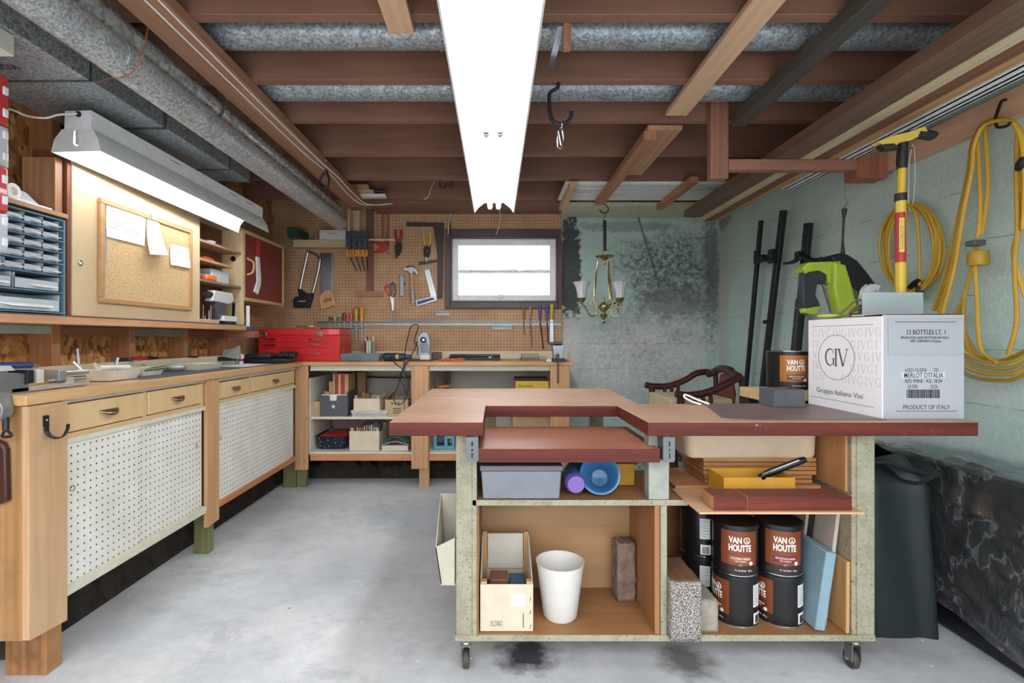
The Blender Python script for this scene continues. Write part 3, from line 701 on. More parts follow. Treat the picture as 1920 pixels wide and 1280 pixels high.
def drw(y0, y1, z0, z1):
    w = MB(); x = OX-.006; hh = (z1-z0)
    w.box(x-.0015, x, y0+.003, y1-.003, z0+.002, z0+hh*.62).box(x-.10, x, y0+.003, y1-.003, z0+.002, z0+.004)
    w.box(x-.10, x, y0+.003, y0+.0045, z0+.002, z0+hh*.9).box(x-.10, x, y1-.0045, y1-.003, z0+.002, z0+hh*.9).box(x-.10, x-.098, y0+.003, y1-.003, z0, z0+hh*.9)
    dr = obj('drawer', w, CLR, og)
    k = MB(); ym = y0+(y1-y0)*.62; hw = (y1-y0)*.26
    k.quadbox([(x, ym-hw, z0+hh*.30), (x+.014, ym-hw*.7, z0+hh*.22), (x+.014, ym+hw, z0+hh*.22), (x, ym+hw, z0+hh*.30)],
              [(x, ym-hw, z0+hh*.36), (x+.014, ym-hw*.7, z0+hh*.30), (x+.014, ym+hw, z0+hh*.30), (x, ym+hw, z0+hh*.36)])
    obj('pull', k, plain('#e9edf0', .25), dr)
    c = MB().box(x-.085, x-.006, y0+.010, y1-.010, z0+.004, z0+hh*random.uniform(.25, .5))
    obj('contents', c, plain(random.choice(['#6f7378', '#a9a59c', '#c9c7c2', '#8b8f96', '#b8aa90']), .5, .4), dr)
for r_ in range(5):
    for c_ in range(5): drw(yc[c_], yc[c_+1], zr[r_+1]+.003, zr[r_])
drw(1.455, 1.62, zr[6]+.003, zr[5]); drw(1.625, 1.797, zr[6]+.003, zr[5]); drw(1.455, 1.80, zr[7]+.003, zr[6])
# can right of it
t = thing('spray_can', 'orange and yellow can with a blue cap squeezed beside the drawer rack', 'can', (-1.605, 1.829, 1.135))
c0 = (-1.600, 1.8265, 1.135)
obj('can_body', MB().lathe([(.0095, 0), (.0095, .12)], c0, 20), plain('#d98d2b', .35, .3), t)
obj('label_band', MB().lathe([(.0098, .03), (.0098, .06)], c0, 20, caps=False), plain('#2c2a3c', .35), t)
obj('cap', MB().lathe([(.009, .1205), (.009, .15), (.007, .155)], c0, 20), plain('#6b8fa8', .4), t)
# red and white cases at the very left
for k, (z0, z1, yo, lab) in enumerate(((1.56, 1.835, 1.50, 'red and white plastic parts case at the upper left corner'), (1.30, 1.555, 1.47, 'red and grey plastic parts case hanging in front of the blue drawer rack'))):
    t = thing('parts_case', lab, 'case', (-1.52, yo-.05, z0))
    zm = z0+(z1-z0)*(.46 if k == 0 else .46)
    xe = PX(18.5 if k == 0 else 17.5, yo)
    obj('red_half', MB().box(xe-.07, xe, yo-.16, yo, zm, z1), plain('#cf3a3c', .35, coat=.3), t, .008)
    obj('clear_half', MB().box(xe-.07, xe, yo-.16, yo, z0, zm-.001), plain('#c9ccd2', .35), t, .008)
    w = MB()
    for j in range(4): obj('tab', MB().box(xe-.05, xe+.004, yo-.022, yo-.006, z0+.02+j*(z1-z0)*.24, z0+.045+j*(z1-z0)*.24), plain('#f0f0f2', .3), t, .003)
    pass
# things on the upper shelf
ZU = 1.508
t = thing('tape_dispenser', 'clear plastic dispenser with a round reel lying on the upper left shelf', 'dispenser', (-1.64, 1.66, ZU+.004))
CL2 = plain('#dfe2e4', .3, trans=.3)
obj('lid', MB().quadbox([(-1.70, 1.56, ZU+.012), (-1.62, 1.56, ZU+.012), (-1.62, 1.77, ZU+.012), (-1.70, 1.77, ZU+.012)], [(-1.70, 1.56, ZU+.07), (-1.65, 1.56, ZU+.065), (-1.65, 1.745, ZU+.055), (-1.70, 1.745, ZU+.07)]), CL2, t, .008)
obj('reel', MB().lathe([(.026, 0), (.026, .018), (.014, .018), (.012, .004), (.0005, .004)], (-1.617, 1.645, ZU+.030), 24, Matrix.Rotation(R(90), 4, 'Y'), caps=False), plain('#f2f1ec', .4), t)
obj('base', MB().box(-1.71, -1.60, 1.50, 1.79, ZU, ZU+.010), plain('#eeeae2', .4), t, .003)
obj('shelf_stud', MB().box(-1.72, -1.60, 1.80, 1.83, ZU+.001, ZU+.20), wood('#b98a66', '#8a5d40', 'Z'), label='short upright board end in plastic film on the upper left shelf', cat='board', bevel=.001)
# bay objects
def zs(k): return PZ((448, 483, 522)[k], 2.686)
obj('dish', MB().lathe([(.028, 0), (.036, .022), (.034, .023), (.026, .003), (.0005, .003)], (-1.655, 2.86, zs(0)), 28, caps=False), plain('#dfe1e2', .4), label='shallow white dish on the topmost shelf beside the cork board cabinet', cat='dish')
t = thing('pliers', 'red handled pliers lying on the thin middle shelf of the cabinet', 'pliers', (-1.63, 2.78, zs(1)))
for s_ in (-1, 1): obj('grip', MB().tube(smoothpts([(-1.62, 2.84, zs(1)+.008), (-1.62+.012*s_, 2.78, zs(1)+.009), (-1.62+.008*s_, 2.73, zs(1)+.008)]), .007, 8), plain('#d8453c', .4), t)
obj('jaws', MB().tube([(-1.62, 2.84, zs(1)+.006), (-1.622, 2.89, zs(1)+.006)], [.007, .003], 8), DSTEEL, t)
obj('plastic_case', MB().box(-1.705, -1.625, 2.83, 3.02, zs(2), zs(2)+.075), plain('#c9d2d8', .35), label='light grey box standing on the lowest cabinet shelf', cat='box', bevel=.003)
t = thing('heat_gun_case', 'orange and brown wrapped tool on the lowest cabinet shelf', 'tool', (-1.61, 2.75, zs(2)))
obj('orange_part', MB().box(-1.622, -1.594, 2.735, 2.84, zs(2), zs(2)+.032), plain('#e8824b', .4), t, .008)
obj('dark_part', MB().box(-1.70, -1.63, 2.66, 2.80, zs(2), zs(2)+.042), plain('#97766e', .4), t, .01)
# drill
dr = thing('cordless_drill', 'white and grey cordless drill standing in the bottom bay of the cabinet', 'drill', (-1.64, 2.9, 1.134))
XD = -1.635
def sf(pp, X, th, **k): return MB().sideflat([[(YX(a, X+th), zx(a, b, X+th)) for a, b in pp]], X, th, **k)
obj('motor_body', sf([(404, 546), (436, 551), (438, 562), (432, 568), (420, 566), (400, 562)], XD, .045, bev=.006), plain('#d3d3d3', .4), dr)
obj('grip', sf([(408, 565), (420, 567), (422, 580), (421, 592), (411, 596), (409, 585), (404, 572)], XD+.008, .030, bev=.006), plain('#55565b', .5), dr)
obj('chuck', MB().tube([(XD+.022, YX(404, XD+.022), zx(404, 556, XD+.022)), (XD+.022, YX(394, XD+.022), zx(394, 553, XD+.022)), (XD+.022, YX(384, XD+.022), zx(384, 552, XD+.022)), (XD+.022, YX(377, XD+.022), zx(377, 550, XD+.022))], [.021, .020, .016, .006], 14), plain('#26272a', .4), dr)
obj('battery', MB().box(XD-.01, XD+.055, YX(403, XD), YX(428, XD), 1.150, 1.182), plain('#dedede', .4), dr, .004)
obj('battery_foot', MB().box(XD-.008, XD+.053, YX(410, XD), YX(427, XD), 1.134, 1.150), plain('#33343a', .5), dr, .003)
t = thing('drill_bit_block', 'wooden block holding upright drill bits beside the cordless drill', 'bit holder', (-1.64, 2.72, 1.134))
obj('block', MB().box(-1.68, -1.60, 2.66, 2.87, 1.134, 1.156), PALE_Y, t, .002)
for k in range(6): obj('bit', MB().cyl((-1.615-.006*(k % 2), 2.68+.028*k, 1.156), (-1.615-.006*(k % 2), 2.68+.028*k, 1.178+.028*(k % 3)), .003, .0022, 8), STEEL, t)
t = thing('key_bunch', 'small hook with a bunch of keys on the cabinet side beside the drill', 'keys', (PX(438, 3.10), 3.10, PZ(600, 3.10)))
obj('ring', MB().tube([Vector((PX(444, 3.095), 3.095, PZ(563, 3.095)))+Vector((.012*math.cos(i*math.pi/8), 0, .012*math.sin(i*math.pi/8))) for i in range(16)], .001, 5, closed=True), STEEL, t)
for dx, l in ((-5, 26), (-3, 18)): obj('key', MB().wallflat([[(441+dx, 568), (444+dx, 568), (443+dx, 572+l), (441+dx, 575+l), (440+dx, 572+l)]], 3.100, .002), DSTEEL, t)
# red cabinet
rc = thing('red_cabinet', 'small hanging cabinet with a dark red door next to the pegboard', 'cabinet', (-1.66, 3.4, 1.29))
obj('carcass', MB().box(-1.784, -1.60, 3.125, 3.715, 1.29, 1.735), PW, rc, .001)
fm = MB(); t = .022; y0, y1, z0, z1 = 3.125, 3.715, 1.288, 1.737
for q in ((y0, y1, z0, z0+t), (y0, y1, z1-t, z1), (y0, y0+.012, z0+t, z1-t), (y1-t, y1, z0+t, z1-t)): fm.box(-1.60, CX, *q)
obj('face_frame', fm, wood('#cdb487', '#b2965f', 'Y'), rc, .001)
dd = obj('door', MB().box(-1.60, CX-.007, y0+.012, y1-t, z0+t, z1-t), wood('#84332b', '#6a2620', 'Z', grain=2, contrast=.4), rc)
obj('handle', MB().tube(smoothpts([(CX-.008, YX(465, CX), zx(465, 484, CX)), (CX+.018, YX(469, CX), zx(469, 491, CX)), (CX+.020, YX(470, CX), zx(470, 501, CX)), (CX+.016, YX(468, CX), zx(468, 511, CX)), (CX-.008, YX(465, CX), zx(465, 515, CX))]), .007, 8), wood('#d7ae78', '#b68a54', 'Z'), dd)
t = thing('angled_rod', 'bent white and red plastic strip hanging on the dark red cabinet door', 'strip', (CX, YX(486, CX), zx(486, 550, CX)))
obj('white_part', sf([(482, 482), (487, 483), (490, 525), (489, 535), (484, 551), (478, 546), (484, 527)], CX-.006, .012, bev=.003), WHITE, t)
obj('red_part', sf([(481, 448), (489, 452), (488, 484), (482, 482)], CX-.006, .008), RED, t)
# green tinted shelf along the back wall and things on it
obj('wall_shelf', MB().box(-1.58, PX(673, 3.86), 3.86, 3.972, PZ(463, 3.86), PZ(449, 3.86)), wood('#cdbb8f', '#b09f73', 'X'), bevel=.002, label='narrow cream shelf on the back wall above the hacksaw', cat='shelf')
zsh = PZ(449, 3.86)
obj('upright_board', MB().box(PX(652, 3.80), PX(656, 3.80), 3.80, 3.972, zsh-.02, 2.045), wood('#d8c39c', '#bfa67a', 'Z'), bevel=.001, label='tall cream board standing edge-on at the end of the big duct', cat='board')
obj('side_board', MB().box(PX(656, 3.90)+.001, PX(674, 3.90), 3.90, 3.972, zsh, PZ(394, 3.90)), wood('#dcc7a4', '#c4a97c', 'Z'), bevel=.001, label='cream board face beside the shelf end, above the hanging clamps', cat='board')
t = thing('white_box', 'white plastic first box with a label lying on the narrow shelf', 'box', (PX(625, 3.88), 3.88, zsh))
obj('box_body', MB().box(PX(598, 3.87), PX(651, 3.87), 3.87, 3.968, zsh, PZ(430, 3.87)), plain('#d9d7d0', .5), t, .006)
obj('label_plate', MB().box(PX(614, 3.87), PX(634, 3.87), 3.868, 3.870, PZ(440, 3.87), PZ(434, 3.87)), plain('#c3c1ba', .5), t)
obj('wood_block', MB().box(PX(590, 3.87), PX(597, 3.87), 3.87, 3.95, zsh, PZ(437, 3.87)), wood('#a8765a', None, 'X'), label='small reddish block left of the white box on the shelf', cat='block')
obj('book', MB().box(-1.58, -1.50, 3.75, 3.97, zsh-.0, zsh+.0+.07), plain('#1c4a3c', .5), label='dark green box in the shadowed corner behind the shop light', cat='box')
t = MB().tube([P(700, 449, 3.88), P(735, 449, 3.88), P(740, 449, 3.88)], .008, 12)
t = MB().tube([P(655, 449, 3.84), P(740, 449.5, 3.84)], .0065, 12)
obj('dowel', t, plain('#ded5bd', .5), label='pale round dowel sticking out of the shelf end, carrying the clamps', cat='dowel')
# clamps
for k, px in enumerate((656, 667, 677, 686)):
    Yc = 3.80
    t = thing('trigger_clamp', '%s black bar clamp with orange grip of the four on the dowel' % ('leftmost', 'second left', 'second right', 'rightmost')[k], 'clamp', (PX(px, Yc), Yc, PZ(510, Yc)), 'black and orange bar clamps')
    obj('clamp_head', MB().wallflat([[(px-5, 436), (px+4.5, 435), (px+4.5, 448), (px+1, 456), (px+3, 466), (px-2, 468), (px-6, 463), (px-4, 455), (px-5, 446)]], Yc-.002, .028, bev=.004), plain('#353c47', .5), t)
    obj('grip', MB().tube(smoothpts([P(px-4, 467, Yc-.02), P(px-5, 473, Yc-.025), P(px-3, 479, Yc-.02), P(px+1, 478, Yc-.02), P(px+1, 468, Yc-.02)]), .0085, 8), plain('#d98a2c', .4), t)
    obj('trigger_ring', MB().lathe([(.008, 0), (.008, .004), (.005, .004)], P(px, 445, Yc-.031), 14, Matrix.Rotation(R(90), 4, 'X')), plain('#15161a', .5), t)
    obj('bar', MB().tube([P(px+(k-1)*1.0, 478, Yc-.008), P(px+(13-3*k), 508, Yc+.02)], .005, 6), plain('#3a3230', .4, .6), t)
# ================================================================ things on the left worktop
def ZP(px, py, z=ZB): Y = F*(H-z)/(py-634); return Vector((PX(px, Y), Y, z))
q = MB(); lp = [(-1.60, 1.93), (-1.395, 1.99), (-1.385, 3.30), (-1.695, 3.30), (-1.695, 2.2)]
obj('bench_mat', MB().topflat([lp], ZB+.0003, .0022), plain('#4a4e57', .6, bumpy=.3), label='thin dark grey mat covering the middle of the left worktop', cat='mat')
# vise
VG = plain('#8e9296', .35, .6); vx = -1.50
vs = thing('bench_vise', 'grey metal bench vise clamped to the near end of the left worktop', 'vise', (vx, 1.6, ZB))
def vf(name, pp, X, th, mat, par=None, **k): return obj(name, sf(pp, X, th, **k), mat, par or vs)
vf('body', [(-30, 692), (14, 692), (14, 700), (52, 702), (54, 735), (-30, 744)], vx, .075, VG, bev=.003)
vf('top_plate', [(-30, 686), (20, 686), (28, 694), (-30, 697)], vx-.005, .085, plain('#dfe2e4', .3, .4), bev=.001)
vf('fixed_jaw', [(53, 694), (63, 694), (63, 716), (53, 718)], vx, .085, BLACK, bev=.002)
vf('sliding_jaw', [(72, 694), (82, 693), (82, 716), (72, 717)], vx, .085, plain('#c9c8b4', .5), bev=.002)
for z, a, b in ((.932, 1.62, 1.76), (.912, 1.60, 1.75)): obj('guide_rod', MB().cyl((vx+.05, a, z), (vx+.05, b, z), .008), plain('#c9ccce', .2, .95), vs)
vf('end_block', [(112, 694), (124, 694), (125, 712), (112, 713)], vx+.01, .07, plain('#a9adb0', .35, .6), bev=.002)
vf('foot_plate', [(126, 708), (139, 708), (139, 726), (126, 726)], vx+.03, .03, plain('#dadcde', .3, .6), bev=.002)
obj('long_bar', MB().box(vx+.06, vx+.075, 1.46, 1.74, ZB+.004, ZB+.016), plain('#dfe1e3', .25, .7), vs, .001)
cl = obj('clamp_leg', MB().wallflat([[(-12, 738), (20, 738), (20, 752), (25, 762), (25, 770), (19, 783), (4, 783), (-12, 765)]], 1.425, .035, bev=.003), VG, vs)
obj('clamp_screw', MB().cyl(P(11, 783, 1.41), P(11, 806, 1.41), .008, n=10).tube(smoothpts([P(11, 804, 1.41), P(4, 817, 1.41), P(12, 819, 1.41), P(22, 816, 1.41), P(11, 804, 1.41)]), .004, 6), plain('#3a3d45', .4, .7), vs)
obj('turn_handle', MB().tube([(vx+.03, 1.84, .940), (vx+.035, 1.98, .935)], .009, 10), plain('#e9eaea', .3, .3), vs)
# bits on the bench, left to right
def boxthing(name, x0, x1, y0, y1, z0, z1, mat, label, cat, bevel=.003, rot=0): return obj(name, MB().box(x0, x1, y0, y1, z0, z1), mat, bevel=bevel, label=label, cat=cat, rot=rot)
t = thing('paint_scraper', 'blue handled tool lying at the back of the worktop above the vise', 'tool', (-1.66, 1.75, ZB+.06))
obj('handle', MB().tube(smoothpts([(-1.70, 1.62, ZB+.066), (-1.70, 1.70, ZB+.07), (-1.695, 1.76, ZB+.069), (-1.69, 1.81, ZB+.066)]), [.008]*6+[.012]*7+[.011]*5+[.005], 10), plain('#33508a', .35), t)
obj('tip', MB().cyl((-1.69, 1.81, ZB+.066), (-1.687, 1.835, ZB+.065), .006, .002), CHROME, t)
t = thing('tray', 'cream plastic tray with tools in it, just behind the vise', 'tray', (-1.57, 2.0, ZB))
def opentray(x0, x1, y0, y1, z0, h, w=.004, fl=.012):
    m_ = MB()
    m_.quadbox([(x0+fl, y0+fl, z0), (x1-fl, y0+fl, z0), (x1-fl, y1-fl, z0), (x0+fl, y1-fl, z0)], [(x0+fl, y0+fl, z0+w), (x1-fl, y0+fl, z0+w), (x1-fl, y1-fl, z0+w), (x0+fl, y1-fl, z0+w)])
    for (a, b, c, d) in (((x0, y0), (x1, y0), (x1-fl, y0+fl), (x0+fl, y0+fl)), ((x1, y0), (x1, y1), (x1-fl, y1-fl), (x1-fl, y0+fl)), ((x1, y1), (x0, y1), (x0+fl, y1-fl), (x1-fl, y1-fl)), ((x0, y1), (x0, y0), (x0+fl, y0+fl), (x0+fl, y1-fl))):
        cx_, cy_ = (x0+x1)/2, (y0+y1)/2
        def inn(p): 
            dx = cx_-p[0]; dy = cy_-p[1]; return (p[0]+math.copysign(w, dx), p[1]+math.copysign(w, dy))
        m_.quadbox([(*d, z0), (*c, z0), (*inn(c), z0), (*inn(d), z0)], [(*a, z0+h), (*b, z0+h), (*inn(b), z0+h), (*inn(a), z0+h)])
    return m_
obj('tray_body', opentray(-1.62, -1.45, 1.87, 2.03, ZB+.003, .038), plain('#d9d3c4', .45), t)
for i, (a, b, c_) in enumerate((((-1.58, 1.93, ZB+.01), (-1.62, 1.90, ZB+.075), '#dfe3e6'), ((-1.53, 1.98, ZB+.01), (-1.54, 2.02, ZB+.085), '#cfd4d8'), ((-1.54, 1.93, ZB+.01), (-1.55, 1.915, ZB+.07), '#e8ebee'))):
    obj('rod', MB().cyl(a, b, .0055, n=10), plain(c_, .25, .4), t)
t = thing('clamp_stand', 'tall old metal clamp standing at the back of the worktop below the cabinet', 'clamp', (-1.66, 2.05, ZB+.06))
Yc = 2.10
obj('column', MB().tube([P(113, 677, Yc), P(113, 650, Yc), P(112, 630, Yc), P(112, 618, Yc)], [.014, .012, .011, .014], 10), plain('#8d8880', .4, .7), t)
obj('head', MB().ell(P(113, 618, Yc), (.014, .014, .017)), plain('#6d6a64', .3, .8), t)
obj('base', MB().box(PX(105, Yc), PX(124, Yc), Yc-.02, Yc+.02, ZB+.001, PZ(655, Yc)), plain('#a39b94', .45, .4), t, .003)
t = thing('combination_square', 'light metal square standing upright behind the cream tray', 'square', (-1.56, 2.12, ZB+.002))
Yc = 2.16
obj('stock', MB().wallflat([[(121, 655), (147, 654), (147, 662), (138, 663), (137, 687), (120, 689)]], Yc, .016, bev=.001), plain('#d3d5d7', .3, .5), t)
obj('blade', MB().cyl(P(145, 653, Yc-.02), P(148, 689, Yc-.02), .007, n=10), plain('#e5e7e8', .25, .5), t)
t = thing('white_clamp', 'pair of short clear white rods leaning together behind the trays', 'rod', (-1.6, 2.3, ZB))
for a in (-1, 1): obj('rod', MB().cyl(P(181+2*a, 691, 2.5), P(187+4*a, 664, 2.5), .006, n=10), plain('#dfe4e6', .2, trans=.3), t)
boxthing('small_box', PX(178, 2.35), PX(220, 2.35), 2.28, 2.36, ZB+.003, PZ(678, 2.3), plain('#d6ccb6', .5), 'low cream box behind the trays on the left worktop', 'box')
t = thing('utility_knife', 'black and grey knife lying on the cream box behind the trays', 'knife', (-1.72, 2.33, .95))
obj('body', MB().box(-1.765, -1.70, 2.30, 2.325, PZ(678, 2.3)+.001, PZ(678, 2.3)+.017), plain('#3d434b', .4), t, .004)
obj('blade_end', MB().box(-1.700, -1.66, 2.303, 2.322, PZ(678, 2.3)+.003, PZ(678, 2.3)+.008), CHROME, t)
t = thing('tray', 'second cream tray with a metal latch, on the mat beside the clear bracket', 'tray', (-1.52, 2.2, ZB))
obj('tray_body', opentray(-1.66, -1.50, 2.11, 2.25, ZB+.003, .034), plain('#d8d6bf', .45), t)
obj('latch', MB().cyl((-1.508, 2.12, ZB+.030), (-1.496, 2.24, ZB+.034), .007, n=10), CHROME, t)
obj('clear_bracket', MB().box(PX(253, 2.4), PX(278, 2.4), 2.38, 2.384, ZB+.003, PZ(682, 2.4)).box(PX(253, 2.4), PX(278, 2.4), 2.38, 2.44, ZB+.003, ZB+.006), plain('#ccd6d0', .2, trans=.5), label='clear plastic angle bracket standing on the dark mat', cat='bracket')
t = thing('cup_lamp', 'small cream tray with crumpled clear film, next to the upright awl', 'tray', (-1.55, 2.55, ZB))
obj('tray_body', opentray(-1.66, -1.50, 2.52, 2.72, ZB+.003, .030), plain('#dcd8bd', .45), t)
obj('film', MB().ell((-1.60, 2.48, ZB+.020), (.045, .03, .016), 10), plain('#e3e8ea', .2, trans=.5), t)
t = thing('awl', 'dark awl standing upright with its tip in a small metal block', 'awl', (-1.58, 2.66, ZB))
Yc = 2.78
obj('spike', MB().tube([P(355, 688, Yc), P(354, 678, Yc), P(354, 668, Yc)], [.003, .008, .008], 10), plain('#54463c', .4, .5), t)
obj('handle', MB().tube([P(354, 668, Yc), P(353, 662, Yc), P(355, 654, Yc), P(356, 650, Yc)], [.012, .014, .010, .006], 12), plain('#4a3730', .45), t)
obj('cross_pin', MB().cyl(P(352, 669, Yc-.01), P(370, 669, Yc-.01), .005, n=8), BLACK, t)
obj('block', MB().box(PX(346, Yc), PX(358, Yc), Yc-.02, Yc+.02, ZB+.003, PZ(686, Yc)), STEEL, t, .001)
t = thing('screwdriver', 'red and black screwdriver lying on the ledge behind the awl', 'screwdriver', (-1.70, 2.5, ZB+.06))
YB = 2.45
obj('grip', MB().tube([(-1.708, 2.33, ZB+.069), (-1.708, 2.42, ZB+.069)], .009, 10), RED, t)
obj('collar', MB().tube([(-1.708, 2.42, ZB+.069), (-1.708, 2.50, ZB+.066)], [.009, .006], 10), BLACK, t)
obj('blade', MB().tube([(-1.708, 2.50, ZB+.066), (-1.708, 2.64, ZB+.064)], .004, 8), CHROME, t)
obj('paper_sheet', MB().topflat([[(-1.68, 2.86), (-1.42, 2.80), (-1.41, 3.12), (-1.66, 3.20)]], ZB+.0028, .0008), plain('#d7d6d2', .7), label='sheet of paper lying on the dark mat near the black case', cat='paper')
t = thing('metal_bracket', 'perforated metal clamp with black feet standing near the corner of the benches', 'clamp', (-1.60, 3.0, ZB))
Yc = 3.05
obj('plate', MB().wallflat([[(421, 656), (442, 653), (450, 648), (452, 671), (440, 672), (421, 668)], arc(428, 662, 1.5, 0, 315, 7), arc(434, 661, 1.5, 0, 315, 7)], Yc, .02, bev=.001), plain('#bcc1c4', .35, .6), t)
obj('foot', MB().box(PX(411, Yc), PX(440, Yc), Yc-.02, Yc+.03, PZ(676, Yc), PZ(669, Yc)), BLACK, t, .004)
obj('base', MB().box(PX(414, Yc), PX(441, Yc), Yc-.02, Yc+.04, ZB+.0038, PZ(676, Yc)), plain('#b5b9bb', .3, .6), t, .002)
t = thing('glue_bottle', 'small white bottle with red and blue label beside the perforated clamp', 'bottle', (PX(452, 3.12), 3.12, ZB))
c0 = (PX(452, 3.12), 3.12, ZB+.003)
obj('bottle', MB().lathe([(.013, 0), (.014, .02), (.014, .05), (.006, .065)], c0, 16), WHITE, t)
obj('label_band', MB().lathe([(.0143, .018), (.0143, .034)], c0, 16, caps=False), plain('#a5384a', .4), t)
t = thing('coil_case', 'black case with ribbed coiled hose on top beside the red toolbox', 'case', (-1.55, 3.35, ZB))
obj('case', MB().box(-1.66, -1.37, 3.24, 3.42, ZB+.003, ZB+.030), plain('#23252a', .4), t, .006)
for k in range(9): obj('hose_ring', MB().tube([Vector((-1.46+.013*k, 3.36+.04*math.cos(i*math.pi/8), ZB+.052+.020*math.sin(i*math.pi/8))) for i in range(16)], .0055, 7, closed=True), plain('#2f3138', .35), t)
obj('lid', MB().box(-1.66, -1.49, 3.27, 3.42, ZB+.031, ZB+.062), plain('#30343b', .35), t, .01)
t = thing('wooden_block', 'reddish block with a white sanding tool fixed under the red cabinet', 'block', (PX(465, 3.2), 3.2, PZ(633, 3.2)))
obj('block', MB().box(-1.72, PX(474, 3.12), 3.14, 3.20, PZ(633, 3.12), PZ(621, 3.12)), wood('#a2654a', None, 'X'), t, .002)
obj('holder', MB().box(PX(461, 3.15), PX(473, 3.15), 3.14, 3.18, PZ(620, 3.15), PZ(612, 3.15)), plain('#464a52', .4), t, .003)
obj('white_blade', MB().box(PX(462, 3.15), PX(468, 3.15), 3.145, 3.155, PZ(612, 3.15), PZ(573, 3.15)), WHITE, t, .002)
# hook on the face board, dustpan on the end panel
t = thing('j_hook', 'black iron J shaped hook screwed to the face board of the left bench', 'hook', (X, 1.50, .80))
XH = -1.3548
hk = [(80, 780), (90, 780), (91, 800)]
def xz(a, b): return (YX(a, XH), zx(a, b, XH))
obj('plate', MB().sideflat([[xz(80, 779), xz(90, 778), xz(90, 799), xz(80, 800)]], XH, .004), BLACK, t)
b0 = Vector((XH+.003, *xz(85, 798)))
pts = smoothpts([b0, b0+Vector((.004, .0, -.022)), b0+Vector((.022, .002, -.036)), b0+Vector((.045, .004, -.034)), b0+Vector((.058, .006, -.012)), b0+Vector((.060, .006, .004))])
obj('curved_arm', MB().tube(pts, .009, 8, flat=.25), BLACK, t)
obj('screw', MB().ell(Vector((XH+.004, *xz(86, 787))), (.002, .0035, .0035), 10), CHROME, t)
t = thing('dustpan', 'dark brown metal dustpan hanging on the end panel at the left edge', 'dustpan', (-1.42, 1.43, .75))
obj('pan', MB().wallflat([[(-60, 826), (2, 826), (12, 832), (17, 842), (19, 934), (10, 938), (-60, 938)]], 1.439, .018, bev=.006), plain('#4a2f2c', .3, .3), t)
# ================================================================ back bench
YB0 = 3.47
wb = thing('workbench', 'open wooden workbench along the back wall with two cream shelves', 'workbench', (-.4, 3.7, 0))
obj('worktop', MB().box(-1.354, PX(1076, YB0), YB0, 3.97, .858, ZB), wood('#cfa173', '#a97a4a', 'X', knots=.5), wb, .002)
obj('apron', MB().box(-1.31, .39, 3.50, 3.52, PZ(695, 3.5), .857), CREAM, wb, .001)
for a, b, zb in ((552, 577, PZ(881, YB0)), (771, 803, PZ(879, YB0)), (1032, 1068, .13)):
    obj('post_board', MB().box(PX(a, YB0), PX(b, YB0), YB0+.002, YB0+.022, zb, .857), PINE_Z, wb, .002)
for a, b, m_ in ((531, 556, GRN), (557, 575, GRN), (786, 805, PINE_Z), (1040, 1062, PINE_Z)):
    obj('leg', MB().box(PX(a, 3.5), PX(b, 3.5), 3.495, 3.535 if a != 531 else 3.53, 0, .8545), m_, wb, .003)
zs1, zs2 = PZ(781, 3.54), .245
obj('middle_shelf', MB().box(-1.33, -.50, 3.54, 3.96, zs1-.018, zs1), CREAM, wb, .001)
obj('bottom_shelf', MB().box(-1.33, .50, 3.51, 3.96, zs2-.018, zs2), plain('#d9d6c8', .5), wb, .001)
obj('bottom_rail', MB().box(-1.31, .50, 3.495, 3.512, .188, zs2-.012), wood('#cf9168', '#ab6d48', 'X', knots=.4), wb, .001)
obj('shelf_side', MB().box(PX(577, 3.52), PX(582, 3.52), 3.52, 3.96, .228, PZ(709, 3.52)), plain('#e0ddd0', .5), wb, .001)
obj('divider_board', MB().box(-.505, -.487, 3.53, 3.96, zs2, .83), CREAM, wb)
for px in (838, 670): obj('rear_post', MB().box(PX(px-5, 3.9), PX(px+5, 3.9), 3.88, 3.96, zs2 if px > 700 else zs1, .85), wood('#6f442c', '#47291a', 'Z'), wb)
obj('inner_panel', MB().box(-1.30, -.90, 3.962, 3.97, zs2, zs1), plain('#a98a86', .6), wb)
obj('backsplash', MB().box(PX(637, 3.955), PX(1064, 3.955), 3.955, 3.973, ZB+.001, PZ(658, 3.955)), wood('#d9d0b6', '#c4b892', 'X', contrast=.35), label='cream board standing along the back of the rear worktop', cat='backsplash', bevel=.001)
obj('backsplash', MB().box(-1.70, PX(637, 3.955)-.01, 3.95, 3.96, ZB+.061, ZB+.066), CREAM, label='thin cream strip behind the red toolbox', cat='strip') if 0 else None
obj('wall_cable', MB().tube(smoothpts([(-1.2, 3.945, .75), (-1.0, 3.945, .742), (-.8, 3.945, .738), (-.6, 3.945, .742), (-.515, 3.945, .745)]), .007, 8), plain('#3f342f', .5), label='dark cable running along the wall under the back worktop', cat='cable')
# ---- shelf contents
def openbox(x0, x1, y0, y1, z0, z1, t=.004):
    return MB().box(x0, x1, y0, y1, z0, z0+t).box(x0, x1, y0, y0+t, z0+t, z1).box(x0, x1, y1-t, y1, z0+t, z1).box(x0, x0+t, y0+t, y1-t, z0+t, z1).box(x1-t, x1, y0+t, y1-t, z0+t, z1)
Y1 = 3.56
boxthing('cardboard_box', PX(582, Y1)+.01, PX(600, Y1)-.002, 3.57, 3.75, zs1, PZ(752, 3.57), CARD, 'small closed cardboard box at the left end of the middle shelf', 'box', .002)
t = thing('archive_box', 'dark grey archive box with a round finger hole on the middle shelf', 'box', (PX(626, Y1), 3.7, zs1))
x0, x1, zt = PX(600, Y1), PX(652, Y1), PZ(742, Y1)
f_ = [[(600, 741), (618, 741), (619, 751), (631, 751), (632, 741), (652, 741), (652, 781), (600, 781)], arc(625, 762, 3.5, 0, 340, 16)]
